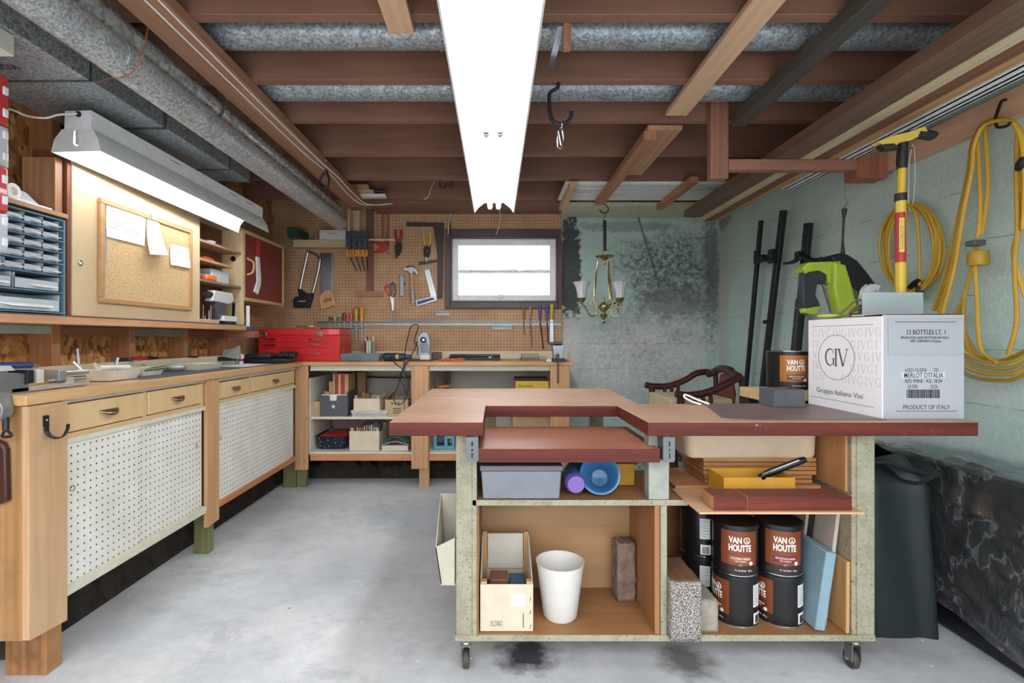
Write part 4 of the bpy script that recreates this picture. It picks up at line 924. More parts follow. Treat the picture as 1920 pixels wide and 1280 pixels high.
b_ = MB().box(x0, x1, Y1+.25, Y1+.254, zs1, zt).box(x0, x0+.004, Y1, Y1+.25, zs1, zt).box(x1-.004, x1, Y1, Y1+.25, zs1, zt+.03).box(x0, x1, Y1, Y1+.25, zs1, zs1+.003)
b_.wallflat([[(a, min(b, 780.5)) for a, b in f_[0]], f_[1]], Y1+.003, .003)
obj('box_shell', b_, plain('#55565b', .6), t)
obj('white_paper', MB().box(x0+.008, x1-.01, Y1+.008, Y1+.05, zs1+.004, zt+.008), WHITE, t, .002)
zin = zs1+.004
cols = ['#b98d62', '#c3a07c', '#b68a62', '#caa987', '#a8442f', '#d0b089', '#b53f35', '#c2a074']
xx = x0+.008
for k, (c_, w_, h_) in enumerate(zip(cols, (.016, .020, .030, .014, .024, .020, .026, .030), (.17, .17, .24, .30, .30, .30, .30, .30))):
    y0 = Y1+.06
    obj('folder', MB().box(xx, xx+w_-.002, y0, y0+.18, zin, zin+h_-.005*(k % 2)), plain(c_, .7), label='upright %s standing in the dark archive box, %s' % (('tan folder', 'tan folder', 'wide tan folder', 'pale folder', 'red folder', 'cream folder', 'red folder with blue band', 'broad brown folder')[k], ('leftmost', 'second from the left', 'third from the left', 'left of the first red one', 'the left red one', 'between the two red ones', 'the right red one', 'rightmost')[k]), cat='folder', group='folders in the archive box', bevel=.001)
    xx += w_
boxthing('paper_envelope', xx-.018+.022, xx+.07, Y1+.262, Y1+.30, zs1, zs1+.30, plain('#8c6a4a', .7), 'large brown envelope leaning behind the folders, printed on its side', 'envelope', .001)
# paper pile with a crate on it
def pile(name, x0, x1, y0, y1, z0, z1, n, label, cols, group=None, cat='paper pile'):
    t = thing(name, label, cat, ((x0+x1)/2, (y0+y1)/2, z0)); h = (z1-z0)/n
    for k in range(n):
        a, b, c, d = [random.uniform(-.012, .012) for _ in range(4)]
        obj('sheet', MB().box(x0+a, x1+b, y0+c, y1+d, z0+h*k, z0+h*(k+.92)), plain(cols[k % len(cols)], .6), t, .001)
pile('paper_pile', PX(657, 3.53), PX(726, 3.53), 3.535, 3.8, zs1+.001, zs1+.042, 8, 'pile of loose papers and plans under the wooden crate on the middle shelf', ['#d9d9dc', '#c8b6b0', '#e9e9ec', '#b7bbc4', '#e3dcd4'])
def crate(name, label, x0, x1, y0, y1, z0, h, wcol, post=.018, mark=False):
    t = thing(name, label, 'crate', ((x0+x1)/2, (y0+y1)/2, z0)); W = plain(wcol, .65, bumpy=.1)
    obj('front_panel', MB().box(x0, x1, y0, y0+.006, z0, z0+h), W, t, .001); obj('back_panel', MB().box(x0, x1, y1-.006, y1, z0, z0+h), W, t, .001)
    for a in (x0, x1-.004): obj('side_panel', MB().box(a, a+.004, y0+.006, y1-.006, z0, z0+h*.95), W, t)
    obj('bottom', MB().box(x0+.004, x1-.004, y0+.006, y1-.006, z0, z0+.005), W, t)
    for a in (x0+.005, x1-.005-post):
        for b in (y0+.007, y1-.007-post): obj('corner_post', MB().box(a, a+post, b, b+post, z0+.005, z0+h+.022), wood('#c9ab84', None, 'Z'), t, .001)
    return t
crate('wooden_crate', 'small pale wooden crate sitting on the paper pile on the middle shelf', PX(663, 3.55), PX(712, 3.55), 3.55, 3.78, zs1+.043, .085, '#dccab0')
obj('rag', MB().ell((PX(706, 3.6), 3.64, zs1+.125), (.03, .03, .022), 12), plain('#8fa7bb', .8), label='pale blue rag bulging from the small crate on the middle shelf', cat='rag')
obj('wood_scrap', MB().box(PX(684, 3.62), PX(694, 3.62), 3.62, 3.65, zs1+.050, PZ(737, 3.62)), wood('#94603f', None, 'Z'), label='brown wood scrap sticking out of the small crate on the middle shelf', cat='wood scrap', bevel=.002)
t = thing('open_carton', 'open cardboard carton with printed marks at the right end of the middle shelf', 'carton', (PX(748, 3.56), 3.7, zs1))
x0, x1 = PX(722, 3.56), PX(766, 3.56)-.002; zt = PZ(749, 3.56)
obj('carton', openbox(x0, x1, 3.56, 3.78, zs1+.001, zt), plain('#c3aa86', .75), t)
obj('flap', MB().quadbox([(x0, 3.56, zt), (x0+.004, 3.56, zt), (x0+.004, 3.78, zt), (x0, 3.78, zt)], [(x0+.03, 3.60, zt+.03), (x0+.034, 3.60, zt+.03), (x0+.034, 3.78, zt+.05), (x0+.03, 3.78, zt+.05)]), plain('#b59a74', .75), t)
p_ = MB()
for a, b, c, d in ((733, 737, 754, 758), (739, 743, 754, 758), (746, 749, 753, 758), (736, 752, 765, 767), (738, 752, 769, 771), (736, 750, 773, 775)): p_.box(PX(a, 3.56), PX(b, 3.56), 3.5592, 3.56, PZ(d, 3.56), PZ(c, 3.56))
obj('print', p_, plain('#6a5a4a', .7), t)
# lower shelf
t = thing('roasting_pan', 'dark blue speckled enamel roasting pan with red lid inside, on the bottom shelf', 'pan', (PX(620, 3.65), 3.68, zs2))
def rrect(x0, x1, y0, y1, r, n=5): return arc(x1-r, y1-r, r, 0, 90, n)+arc(x0+r, y1-r, r, 90, 180, n)+arc(x0+r, y0+r, r, 180, 270, n)+arc(x1-r, y0+r, r, 270, 360, n)
def loft(mb, secs, cap0=True, cap1=True):
    rr = [[mb.bm.verts.new((x, y, z)) for x, y in s] for s, z in secs]; n = len(rr[0])
    for A, B in zip(rr, rr[1:]):
        for j in range(n): mb.bm.faces.new((A[j], A[(j+1) % n], B[(j+1) % n], B[j]))
    if cap0: mb.bm.faces.new(rr[0][::-1])
    if cap1: mb.bm.faces.new(rr[-1])
    return mb
m, nt, b = newmat('speckled_enamel'); vo = N(nt, 'ShaderNodeTexVoronoi'); vo.inputs['Scale'].default_value = 55; nt.links.new(ocoord(nt), vo.inputs['Vector'])
nt.links.new(mixc(nt, math_(nt, 'LESS_THAN', vo.outputs['Distance'], .16), lin('#1c2230'), lin('#cfd6e0')), b.inputs['Base Color']); b.inputs['Roughness'].default_value = .2
x0, x1, y0, y1 = PX(588, 3.58), PX(651, 3.58), 3.58, 3.86
z_ = zs2; h = .095
loft_ = loft(MB(), [(rrect(x0+.02, x1-.02, y0+.02, y1-.02, .04), z_+.001), (rrect(x0+.008, x1-.008, y0+.008, y1-.008, .045), z_+.02), (rrect(x0, x1, y0, y1, .05), z_+h), (rrect(x0-.014, x1+.012, y0-.012, y1+.012, .055), z_+h+.004), (rrect(x0+.004, x1-.004, y0+.004, y1-.004, .048), z_+h+.001), (rrect(x0+.022, x1-.022, y0+.022, y1-.022, .04), z_+.006)])
obj('pan_body', loft_, m, t)
obj('red_lid', loft(MB(), [(rrect(x0+.03, x1-.02, y0+.02, y1-.02, .04), z_+.07), (rrect(x0+.02, x1-.01, y0+.014, y1-.014, .045), z_+.090), (rrect(x0+.06, x1-.05, y0+.06, y1-.06, .04), z_+.105)]), RED, t)
crate('wooden_crate', 'larger pale wooden crate full of papers on the bottom shelf', PX(655, 3.55), PX(711, 3.55), 3.55, 3.82, zs2+.001, .140, '#d9cbb2', .022)
for k in range(9):
    x = PX(662, 3.55)+.014+.0175*k; h_ = random.uniform(.15, .178)
    obj('envelope', MB().box(x, x+random.uniform(.007, .012), 3.59, 3.76, zs2+.008, zs2+h_), plain(['#b79f80', '#c9b595', '#9d886a', '#c8bda8', '#a3947c', '#b8a98f', '#d8d6d2', '#aebfcb', '#7f97ab'][k], .7),
        label='%s paper sleeve standing upright in the larger crate, %s' % (('tan', 'light tan', 'brown', 'pale', 'grey brown', 'beige', 'white', 'pale blue', 'blue grey')[k], ('leftmost', 'second from left', 'third from left', 'fourth from left', 'middle one', 'right of the middle one', 'beside the pale blue one', 'beside the blue grey one', 'rightmost')[k]), cat='envelope', group='papers in the larger crate')
x0, x1 = PX(716, 3.55), PX(766, 3.55)
boxthing('shallow_box', x0, x1, 3.54, 3.76, zs2+.001, zs2+.035, plain('#d5cdb8', .6), 'flat cream box under the magazines on the bottom shelf', 'box', .002)
for k, (c_, a_) in enumerate((('#d7d8da', .0), ('#a33a3a', .012), ('#e2e2e4', .022), ('#515a66', .034), ('#3e8a62', .046))):
    z_ = zs2+.036
    def mg(u, v, z_=z_, a_=a_): return Vector((x0+(x1-x0)*u+(.004 if k % 2 else 0), 3.55+.2*v, z_+.002+a_*math.sin(math.pi*u)**1.3+.003*k))
    obj('magazine', MB().sheet(mg, 14, 3, .0025), plain(c_, .35, coat=.3), label=('white magazine, lowest of the bulging pile', 'red covered magazine above the lowest white one', 'second white magazine in the bulging pile', 'dark grey magazine just under the green one', 'green covered magazine on top of the pile')[k], cat='magazine', group='magazines on the bottom shelf')
t = thing('drill_vise', 'light blue metal machine vise on the right part of the bottom shelf', 'vise', (PX(831, 3.6), 3.62, zs2))
LB = plain('#5f9fb5', .4, .2); Yv = 3.58
obj('base', MB().box(PX(813, Yv), PX(852, Yv), Yv, Yv+.12, zs2+.001, zs2+.028), LB, t, .003)
for a, b in ((813, 819), (833, 839), (847, 852)): obj('jaw', MB().box(PX(a, Yv), PX(b, Yv), Yv, Yv+.11, zs2+.028, zs2+.115), LB, t, .003)
obj('slide', MB().box(PX(819, Yv), PX(833, Yv), Yv+.015, Yv+.09, zs2+.05, zs2+.095), DSTEEL, t, .002)
obj('cap', MB().box(PX(839, Yv), PX(847, Yv), Yv+.0, Yv+.1, zs2+.08, zs2+.112), LB, t, .002)
t = thing('round_stool', 'small round wooden disc on a dark leg seen under the back worktop', 'stool', (PX(832, 3.7), 3.75, zs2))
obj('disc', MB().lathe([(.055, 0), (.058, .006), (.058, .014), (.052, .018)], (PX(832, 3.75), 3.75, PZ(725, 3.75)), 28), wood('#c99a5e', None, 'X'), t)
obj('leg', MB().cyl((PX(832, 3.75), 3.75, zs2), (PX(832, 3.75), 3.75, PZ(725, 3.75)), .016), wood('#6f442c', None, 'Z'), t)
t = thing('yellow_box', 'yellow cardboard box with handwriting under the right end of the back worktop', 'box', (PX(998, 3.56), 3.65, zs2))
x0, x1 = PX(967, 3.56), PX(1029, 3.56)
obj('box_shell', openbox(x0, x1, 3.56, 3.80, .49, PZ(714, 3.56)), plain('#d9b23c', .6), t)
obj('lid', MB().box(x0-.003, x1+.003, 3.60, 3.80, PZ(714, 3.56), PZ(710, 3.56)), plain('#4c3036', .6), t, .001)
tm = MB(); tm.text('Ducomix', .105, .022, lambda u, v, d: Vector((x0+.02+u, 3.5595+d, PZ(726, 3.56)+v)), ext=.0004); obj('handwriting', tm, plain('#5b4a1c', .7), t)
obj('carton', MB().box(x0-.02, x1+.01, 3.58, 3.86, zs2+.001, .489), CARD, label='closed brown carton carrying the yellow box under the back worktop', cat='carton', bevel=.003)
# ================================================================ on the back worktop
tb = thing('toolbox', 'red metal toolbox with drawers standing in the corner of the benches', 'toolbox', (PX(556, 3.6), 3.7, ZB))
x0, x1 = PX(478, 3.50)*0+PX(484, 3.52), PX(637, 3.52); yf = 3.52; zt = PZ(616, 3.52)
TR = plain('#cf2228', .35, .1, coat=.4)
obj('body', MB().box(x0, x1, yf, 3.80, ZB+.001, PZ(628, yf)), TR, tb, .004)
obj('lid', MB().quadbox([(x0, yf-.003, PZ(628, yf)+.001), (x1, yf-.003, PZ(628, yf)+.001), (x1, 3.80, PZ(628, yf)+.001), (x0, 3.80, PZ(628, yf)+.001)], [(x0+.004, yf+.012, zt), (x1-.004, yf+.012, zt), (x1-.004, 3.79, zt), (x0+.004, 3.79, zt)]), TR, tb, .004)
xd = PX(615, yf)
for a, b in ((644, 650.5), (652, 673)): 
    pass
for (a, b) in ((632, 641), (643, 652), (653.5, 674)):
    d_ = obj('drawer', MB().box(x0+.012, xd, yf-.006, yf, PZ(b, yf), PZ(a, yf)), TR, tb, .002)
    for c in (508, 591):
        zc = PZ((a+b)/2-1 if b < 660 else 662, yf)
        obj('handle', MB().tube([(PX(c-11, yf), yf-.006, zc), (PX(c-11, yf), yf-.018, zc), (PX(c+11, yf), yf-.018, zc), (PX(c+11, yf), yf-.006, zc)], .0045, 8), CHROME, d_)
for c in (494, 599): obj('latch', MB().box(PX(c-6, yf), PX(c+6, yf), yf-.010, yf-.001, PZ(631, yf), PZ(622, yf)), CHROME, tb, .002)
obj('top_handle', MB().tube([(PX(540, yf), 3.62, zt), (PX(543, yf), 3.62, zt+.018), (PX(578, yf), 3.62, zt+.018), (PX(581, yf), 3.62, zt)], .005, 8), CHROME, tb)
t = thing('parts_tray', 'grey blue plastic tray with a handle in front, right of the red toolbox', 'tray', (PX(671, 3.53), 3.6, ZB))
x0, x1 = PX(627, 3.56), PX(714, 3.56)
obj('tray_body', opentray(x0, x1, 3.53, 3.67, ZB+.001, PZ(663, 3.53)-ZB, fl=.018), plain('#75828e', .45), t)
obj('handle_panel', MB().box(PX(652, 3.53), PX(676, 3.53), 3.528, 3.545, ZB+.003, PZ(667, 3.53)), plain('#5d6a76', .45), t, .003)
obj('triangle_ruler', MB().wallflat([[(640, 660), (645, 652), (646, 661)]], 3.60, .004), plain('#c4483c', .5), label='small red pointed piece sticking out of the grey tray', cat='piece')
t = thing('ruler_jar', 'striped tin holding small dark tools, behind the grey tray', 'tin', (PX(692, 3.85), 3.85, ZB))
c0 = (PX(693, 3.85), 3.85, ZB+.001); hj = PZ(639, 3.85)-ZB
m, nt, b = newmat('striped_tin'); cr = N(nt, 'ShaderNodeValToRGB'); cr.color_ramp.interpolation = 'CONSTANT'
tc = N(nt, 'ShaderNodeTexCoord'); sp = N(nt, 'ShaderNodeSeparateXYZ'); nt.links.new(tc.outputs['Object'], sp.inputs[0])
mr = N(nt, 'ShaderNodeMapRange'); mr.inputs[1].default_value = -.038; mr.inputs[2].default_value = .042; nt.links.new(sp.outputs[0], mr.inputs[0]); nt.links.new(mr.outputs[0], cr.inputs[0])
e = cr.color_ramp.elements; e[0].color = lin('#8a2a24'); e[1].position = .9; e[1].color = lin('#b9a98a')
for p_, c_ in ((.25, '#c9a98a'), (.36, '#dfe0cf'), (.5, '#7fa08c'), (.6, '#d6dad2'), (.72, '#4f7f60')): x_ = e.new(p_); x_.color = lin(c_)
nt.links.new(cr.outputs[0], b.inputs['Base Color'])
obj('tin', MB().lathe([(.037, 0), (.037, hj), (.034, hj), (.034, .004), (.0005, .004)], c0, 28, caps=False), m, t)
for a, l, c_, n_ in ((-.015, .035, '#1d1d22', 'marker'), (.022, .035, '#d9dcd2', 'marker'), (-.02, .025, '#dfe2e4', 'marker')):
    obj(n_, MB().cyl((c0[0]+a, 3.85, ZB+.01), (c0[0]+a*1.3, 3.845, ZB+hj+l), .006, n=10), plain(c_, .4), t)
t = thing('power_screwdriver', 'dark blue power tool lying on its side on the back worktop', 'power tool', (PX(745, 3.58), 3.58, ZB))
Yt = 3.58; NV = plain('#2c3546', .4)
obj('motor_body', MB().tube([P(718, 669, Yt), P(722, 669, Yt), P(740, 669, Yt), P(757, 669, Yt), P(764, 669, Yt)], [.022, .031, .030, .026, .016], 16), NV, t)
obj('nose', MB().tube([P(764, 669, Yt), P(772, 669, Yt)], [.018, .017], 14), plain('#4d5260', .4), t)
obj('yellow_plate', MB().box(PX(743, Yt), PX(749, Yt), Yt-.034, Yt-.02, PZ(673, Yt), PZ(664, Yt)), plain('#c79a4a', .4), t, .003)
obj('grip_end', MB().tube([P(733, 672, Yt-.02), P(740, 674, Yt-.045)], [.018, .016], 12), NV, t)
t = thing('bench_grinder', 'grey machine with a black motor knob standing over the middle post', 'grinder', (PX(797, 3.6), 3.6, ZB))
Yg = 3.57
obj('base_board', MB().box(PX(764, 3.54), PX(809, 3.54), 3.53, 3.72, ZB+.001, ZB+.008), wood('#5d4240', None, 'X'), t, .001)
obj('foot', MB().box(PX(787, Yg), PX(806, Yg), Yg, Yg+.09, ZB+.009, PZ(664, Yg)), plain('#c3c5c6', .4, .3), t, .004)
hp = [(786, 664), (786, 640), (788, 630), (795, 624), (801, 625), (806, 634), (807, 648), (806, 663)]
obj('housing', MB().wallflat([hp], Yg+.075, .07, bev=.006), plain('#9fa3a8', .35, .3), t)
obj('shield', MB().wallflat([[(788, 644), (800, 640), (805, 648), (804, 661), (788, 661)]], Yg+.006, .004), plain('#6f757b', .3, .5), t)
obj('knob', MB().lathe([(.021, 0), (.021, .012), (.014, .016)], P(794, 637, Yg+.004), 20, Matrix.Rotation(R(90), 4, 'X')), BLACK, t)
obj('knob_centre', MB().lathe([(.009, 0), (.009, .004)], P(794, 637, Yg-.011), 14, Matrix.Rotation(R(90), 4, 'X')), STEEL, t)
boxthing('bark_block', PX(809, 3.8), PX(826, 3.8), 3.78, 3.90, ZB+.001, PZ(660, 3.8), wood('#6c5a52', '#3c302c', 'Z', contrast=.9), 'dark rough wooden block beside the grey grinder', 'block')
t = thing('orange_cord', 'orange cord bundle lying in front of the black flat case', 'cord', (PX(847, 3.55), 3.55, ZB))
pts = smoothpts([P(823, 675, 3.52), P(835, 672, 3.55), P(850, 674, 3.52), P(866, 672, 3.55), P(871, 676, 3.53), P(855, 676, 3.50), P(840, 675, 3.53), P(828, 676, 3.56), P(845, 673, 3.58), P(868, 675, 3.55)], 5)
pts = [Vector((p.x, p.y, max(p.z, ZB+.0045))) for p in pts]
obj('cord', MB().tube(pts, .004, 7), plain('#d9633a', .5), t)
t = thing('socket_case', 'long flat black tool case with a round latch lying on the back worktop', 'case', (PX(890, 3.7), 3.7, ZB))
x0, x1 = PX(841, 3.68), PX(938, 3.68)
obj('case_body', MB().box(x0, x1, 3.68, 3.82, ZB+.001, ZB+.026), plain('#24262a', .45), t, .004)
obj('case_lid', MB().box(x0+.006, x1-.0, 3.68, 3.82, ZB+.027, ZB+.044), plain('#2e3035', .4), t, .006)
obj('latch', MB().box(PX(914, 3.68), PX(924, 3.68), 3.674, 3.681, ZB+.012, ZB+.036), plain('#3f4247', .35), t, .002)
obj('latch_button', MB().lathe([(.006, 0), (.006, .004)], (PX(919, 3.68), 3.675, ZB+.024), 12, Matrix.Rotation(R(90), 4, 'X')), STEEL, t)
obj('grey_strap', MB().box(x0, PX(925, 3.5), 3.56, 3.63, ZB+.001, ZB+.004), plain('#8a8478', .5), label='thin grey strip lying in front of the long black case', cat='strip')
t = thing('sanding_block', 'olive and brown sanding block on the back worktop under the files', 'block', (PX(993, 3.7), 3.7, ZB))
obj('lower_half', MB().box(PX(976, 3.7), PX(1010, 3.7), 3.7, 3.78, ZB+.001, ZB+.020), plain('#86705c', .7), t, .002)
obj('upper_half', MB().box(PX(978, 3.7), PX(1010, 3.7), 3.702, 3.78, ZB+.0205, ZB+.050), plain('#9a9a78', .7, bumpy=.3), t, .002)
boxthing('pale_strip', PX(1010, 3.85)+.002, PX(1026, 3.85), 3.85, 3.9, ZB+.001, ZB+.02, plain('#b9b6b0', .5), 'thin pale slat right of the sanding block', 'slat', .001)
t = thing('clamp_vise', 'grey metal vise with a hanging handle at the right end of the back worktop', 'vise', (PX(1045, 3.5), 3.52, ZB))
Yv = 3.47
obj('jaw_body', MB().wallflat([[(1034, 645), (1054, 645), (1053, 656), (1052, 672), (1037, 672), (1036, 656)]], Yv+.09, .08, bev=.003), plain('#9fa6a9', .35, .6), t)
obj('jaw_plate', MB().box(PX(1032, Yv), PX(1055, Yv), Yv+.01, Yv+.03, PZ(648, Yv), PZ(641, Yv)), DSTEEL, t, .002)
obj('foot', MB().wallflat([[(1034, 671), (1056, 671), (1060, 675), (1058, 678), (1036, 678)]], Yv+.05, .055, bev=.001), plain('#2f3438', .45), t)
obj('screw', MB().cyl(P(1045, 667, Yv+.0), P(1046, 667, Yv-.045), .013, n=14), plain('#4b4846', .4, .7), t)
obj('handle', MB().cyl(P(1046, 662, Yv-.04), P(1046, 715, Yv-.04), .0055, n=8).ell(P(1046, 716, Yv-.04), (.009, .009, .009), 10), plain('#6b6a68', .3, .8), t)
obj('plate', MB().box(PX(1025, Yv), PX(1034, Yv), Yv+.01, Yv+.05, ZB+.001, PZ(673, Yv)), STEEL, t)
# black cords
def cord(label, pts, r=.0035, col='#1c1d20', cat='cord', k=6, name='cord', mat=None, closed=False):
    return obj(name, MB().tube(smoothpts(pts, k, closed), r, 8, closed=closed), mat or plain(col, .45), label=label, cat=cat)
YC = 3.44
cord('black cord hooked on the steel rail, looping down past the worktop edge', [P(783, 664, 3.46), P(784, 650, 3.46), P(777, 640, 3.5), P(784, 612, 3.6), P(778, 608, 3.9), P(770, 614, 3.7), P(762, 645, 3.5), P(758, 672, YC), P(756, 690, YC), P(745, 725, YC), P(738, 745, YC), P(743, 757, YC), P(752, 757, YC), P(761, 745, YC), P(766, 715, YC), P(758, 695, YC), P(742, 682, YC), P(736, 674, 3.5)])
cord('grey black twin cord hanging in front of the carton on the middle shelf', [P(782, 640, 3.56), P(777, 655, 3.46), P(763, 680, YC-.01), P(750, 705, YC-.01), P(757, 725, YC-.01), P(765, 745, YC-.01), P(770, 758, YC-.01), P(766, 764, YC-.01)], .004)
cord('thin grey cord hanging straight down beside the middle post', [P(760, 676, 3.46), P(759, 690, YC+.01), P(758, 720, YC+.01), P(758, 745, YC+.01), P(758, 768, YC+.01)], .003, '#55585c')
# ================================================================ pegboard tools
YW = 3.972
def pegthing(name, label, cat, px, py): return thing(name, label, cat, P(px, py, YW))
def hookpin(par, px, py): obj('peg_hook', MB().tube([P(px, py, YW), P(px, py, YW-.03), P(px, py-2, YW-.035)], .002, 6).box(PX(px-5, YW), PX(px+5, YW), YW-.003, YW, PZ(py+.7, YW), PZ(py-.7, YW)), STEEL, par)
t = pegthing('hacksaw', 'silver framed hacksaw with a black handle hanging at the left of the pegboard', 'hacksaw', 576, 576)
obj('frame', MB().tube(smoothpts([P(562, 545, YW-.02), P(569, 510, YW-.02), P(577, 475, YW-.02), P(579, 472, YW-.02), P(588, 475, YW-.02), P(597, 481, YW-.02), P(600, 489, YW-.02), P(594, 520, YW-.02), P(586, 550, YW-.02)], 4), .009, 8), plain('#a9b2b8', .25, .9), t)
obj('handle', MB().wallflat([[(561, 543), (565, 543), (580, 553), (588, 550), (588, 556), (582, 576), (553, 576), (553, 562), (556, 558), (564, 556)], [(558, 562), (557, 567), (575, 568), (578, 561)]], YW-.006, .026, bev=.004), BLACK, t)
obj('blade', MB().wallflat([[(564, 546), (583, 551), (583, 553), (564, 548)]], YW-.018, .002), DSTEEL, t)
t = pegthing('back_saw', 'hand saw with a wide steel blade and pale wooden handle, right of the hacksaw', 'saw', 613, 578)
obj('blade', MB().wallflat([[(601, 475), (625, 474), (624, 547), (601, 557)]], YW-.008, .002), plain('#9aa1a8', .25, .95), t)
obj('spine', MB().wallflat([[(622.5, 474), (625.5, 474), (624.8, 546), (622, 547)]], YW-.006, .008), plain('#b5bbbf', .3, .9), t)
obj('handle', MB().wallflat([[(604, 552), (612, 545), (624, 545), (626, 555), (628, 562), (631, 574), (625, 572), (618, 575), (605, 580), (602, 570), (601, 558)], [(606, 566), (613, 559), (623, 558), (624, 563), (610, 569)]], YW-.003, .022, bev=.004), wood('#d3aa78', '#b98b56', 'Z'), t)
for a, b in ((608, 554), (615, 552), (620, 553)): obj('bolt', MB().lathe([(.005, 0), (.004, .002)], P(a, b, YW-.025), 10, Matrix.Rotation(R(90), 4, 'X')), STEEL, t)
t = pegthing('t_square', 'brown wooden T square outline board behind the clamps on the pegboard', 't square', 693, 556)
BW = wood('#84584a', '#6a4338', 'Z')
obj('long_board', MB().wallflat([[(687, 393), (701, 393), (701, 546), (687, 546)]], YW, .008), BW, t)
obj('cross_board', MB().wallflat([[(668, 545.5), (718, 545.5), (718, 556.5), (668, 556.5)]], YW, .010), wood('#a9765a', '#8e5e45', 'X'), t)
t = pegthing('fret_saw', 'red framed saw hanging at the top of the pegboard with a steel rod', 'saw', 723, 470)
obj('frame', MB().tube(smoothpts([P(717, 450, YW-.01), P(717, 420, YW-.01), P(717, 402, YW-.01), P(722, 396, YW-.01), P(728, 402, YW-.01), P(728, 430, YW-.01), P(728, 462, YW-.01)], 4), .0045, 8), RED, t)
obj('lower_arm', MB().wallflat([[(697, 452), (716, 456), (722, 452), (730, 458), (728, 468), (718, 474), (698, 474), (712, 467), (713, 461)]], YW-.003, .012, bev=.002), RED, t)
obj('rod', MB().tube([P(721.5, 400, YW-.03), P(723, 440, YW-.03), P(724, 470, YW-.03), P(728, 475, YW-.03), P(733, 476, YW-.03)], .005, 8), plain('#cfd3d6', .25, .8), t)
def snips(label, cx_, y0, col, px2, ytip, gx):
    t = pegthing('tin_snips', label, 'snips', cx_, ytip)
    for s_ in (-1, 1):
        obj('grip', MB().tube(smoothpts([P(cx_+s_*gx, y0, YW-.02), P(cx_+s_*(gx+.5), y0+10, YW-.02), P(cx_+s_*(gx-1), y0+18, YW-.02), P(cx_+s_*2, y0+25, YW-.02)], 4), [.010]*8+[.008]*4+[.007], 8), plain(col, .4), t)
    obj('pivot_plate', MB().wallflat([[(cx_-4, y0+23), (cx_+5, y0+23), (cx_+6, y0+35), (cx_+3, y0+46), (cx_-5, y0+44), (cx_-6, y0+32)]], YW-.012, .014, bev=.002), plain('#23252a', .4, .4), t)
    obj('blade', MB().wallflat([[(cx_-5, y0+40), (cx_+4, y0+42), (cx_+1, ytip-6), (px2, ytip)]], YW-.016, .008, bev=.001), plain('#3b3d42' if col == '#b3262c' else '#9fa5aa', .35, .8), t)
    obj('pivot', MB().lathe([(.007, 0), (.005, .003)], P(cx_, y0+34, YW-.026), 12, Matrix.Rotation(R(90), 4, 'X')), CHROME, t)
    return t
snips('red handled tin snips hanging in the middle of the pegboard', 747, 431, '#b3262c', 742, 485, 5)
t = snips('yellow handled tin snips hanging inside the dark framing square', 801, 437, '#d9b23a', 800, 493, 6); hookpin(t, 801, 434)
t = pegthing('framing_square', 'large dark steel framing square hanging left of the window', 'square', 825, 560)
obj('square', MB().wallflat([[(762, 416), (833, 417), (830, 560), (820, 560), (820, 480), (813, 428), (811, 425), (762, 424)]], YW-.001, .003), plain('#4a3d3a', .5, .4), t)
t = pegthing('short_ruler', 'short dark perforated ruler hanging slanted under the yellow snips', 'ruler', 803, 495)
obj('strip', MB().wallflat([[(785, 491), (820, 486), (820, 491), (786, 497)]], YW-.005, .003), plain('#3d4145', .4, .5), t)
t = pegthing('claw_hammer', 'claw hammer with a wooden and grey handle hanging on the pegboard', 'hammer', 774, 569)
obj('head', MB().wallflat([[(757, 504), (760, 502), (767, 503), (770, 501), (777, 502), (783, 509), (783, 515), (778, 509), (774, 508), (774, 512), (769, 512), (767, 508), (760, 508)]], YW-.012, .020, bev=.003), plain('#aeb3b6', .25, .9), t)
obj('handle', MB().tube([P(771.5, 511, YW-.022), P(772, 530, YW-.022), P(773, 545, YW-.022)], [.008, .010, .011], 10), wood('#d1b58e', None, 'Z'), t)
obj('grip', MB().tube([P(773, 545, YW-.022), P(774, 560, YW-.022), P(774, 569, YW-.022)], [.013, .014, .013], 10), plain('#a9aeb6', .5), t)
obj('peg_hook', MB().box(PX(763, YW), PX(778, YW), YW-.04, YW-.036, PZ(501, YW), PZ(499.5, YW)).cyl(P(765, 500, YW), P(765, 500, YW-.038), .002, n=6).cyl(P(777, 500, YW), P(777, 500, YW-.038), .002, n=6), DSTEEL, t)
t = pegthing('scissors', 'shears with one red and one grey handle loop hanging left of the hammer', 'scissors', 733, 582)
obj('red_loop', MB().tube(smoothpts([P(731, 555, YW-.012), P(724, 545, YW-.012), P(722, 539, YW-.012), P(725, 536, YW-.012), P(731, 540, YW-.012), P(733, 550, YW-.012)], 4, True), .0065, 8, closed=True), plain('#d8473a', .4), t)
obj('grey_loop', MB().tube(smoothpts([P(735, 556, YW-.015), P(733, 540, YW-.015), P(733, 532, YW-.015), P(738, 531, YW-.015), P(741, 540, YW-.015), P(741, 551, YW-.015)], 4, True), .0065, 8, closed=True), plain('#5a5d62', .4), t)
obj('blades', MB().wallflat([[(731, 554), (737, 553), (739, 562), (738, 582), (736, 582), (733, 564)]], YW-.010, .006, bev=.001), plain('#c5c9cc', .25, .9), t); hookpin(t, 735, 530)
t = pegthing('spoke_tool', 'small steel clamp hanging between the shears and the hammer', 'clamp', 753, 556)
obj('body', MB().wallflat([[(750, 518), (755, 515), (757, 522), (757, 554), (751, 555), (751, 540)]], YW-.008, .014, bev=.002), plain('#8f969a', .3, .8), t)
obj('lever', MB().wallflat([[(756, 526), (761, 531), (760, 535), (756, 536)]], YW-.006, .01), DSTEEL, t)
obj('peg_hook', MB().box(PX(748, YW), PX(759, YW), YW-.02, YW-.017, PZ(518.5, YW), PZ(517, YW)).cyl(P(753, 518, YW), P(753, 518, YW-.02), .002, n=6), DSTEEL, t)
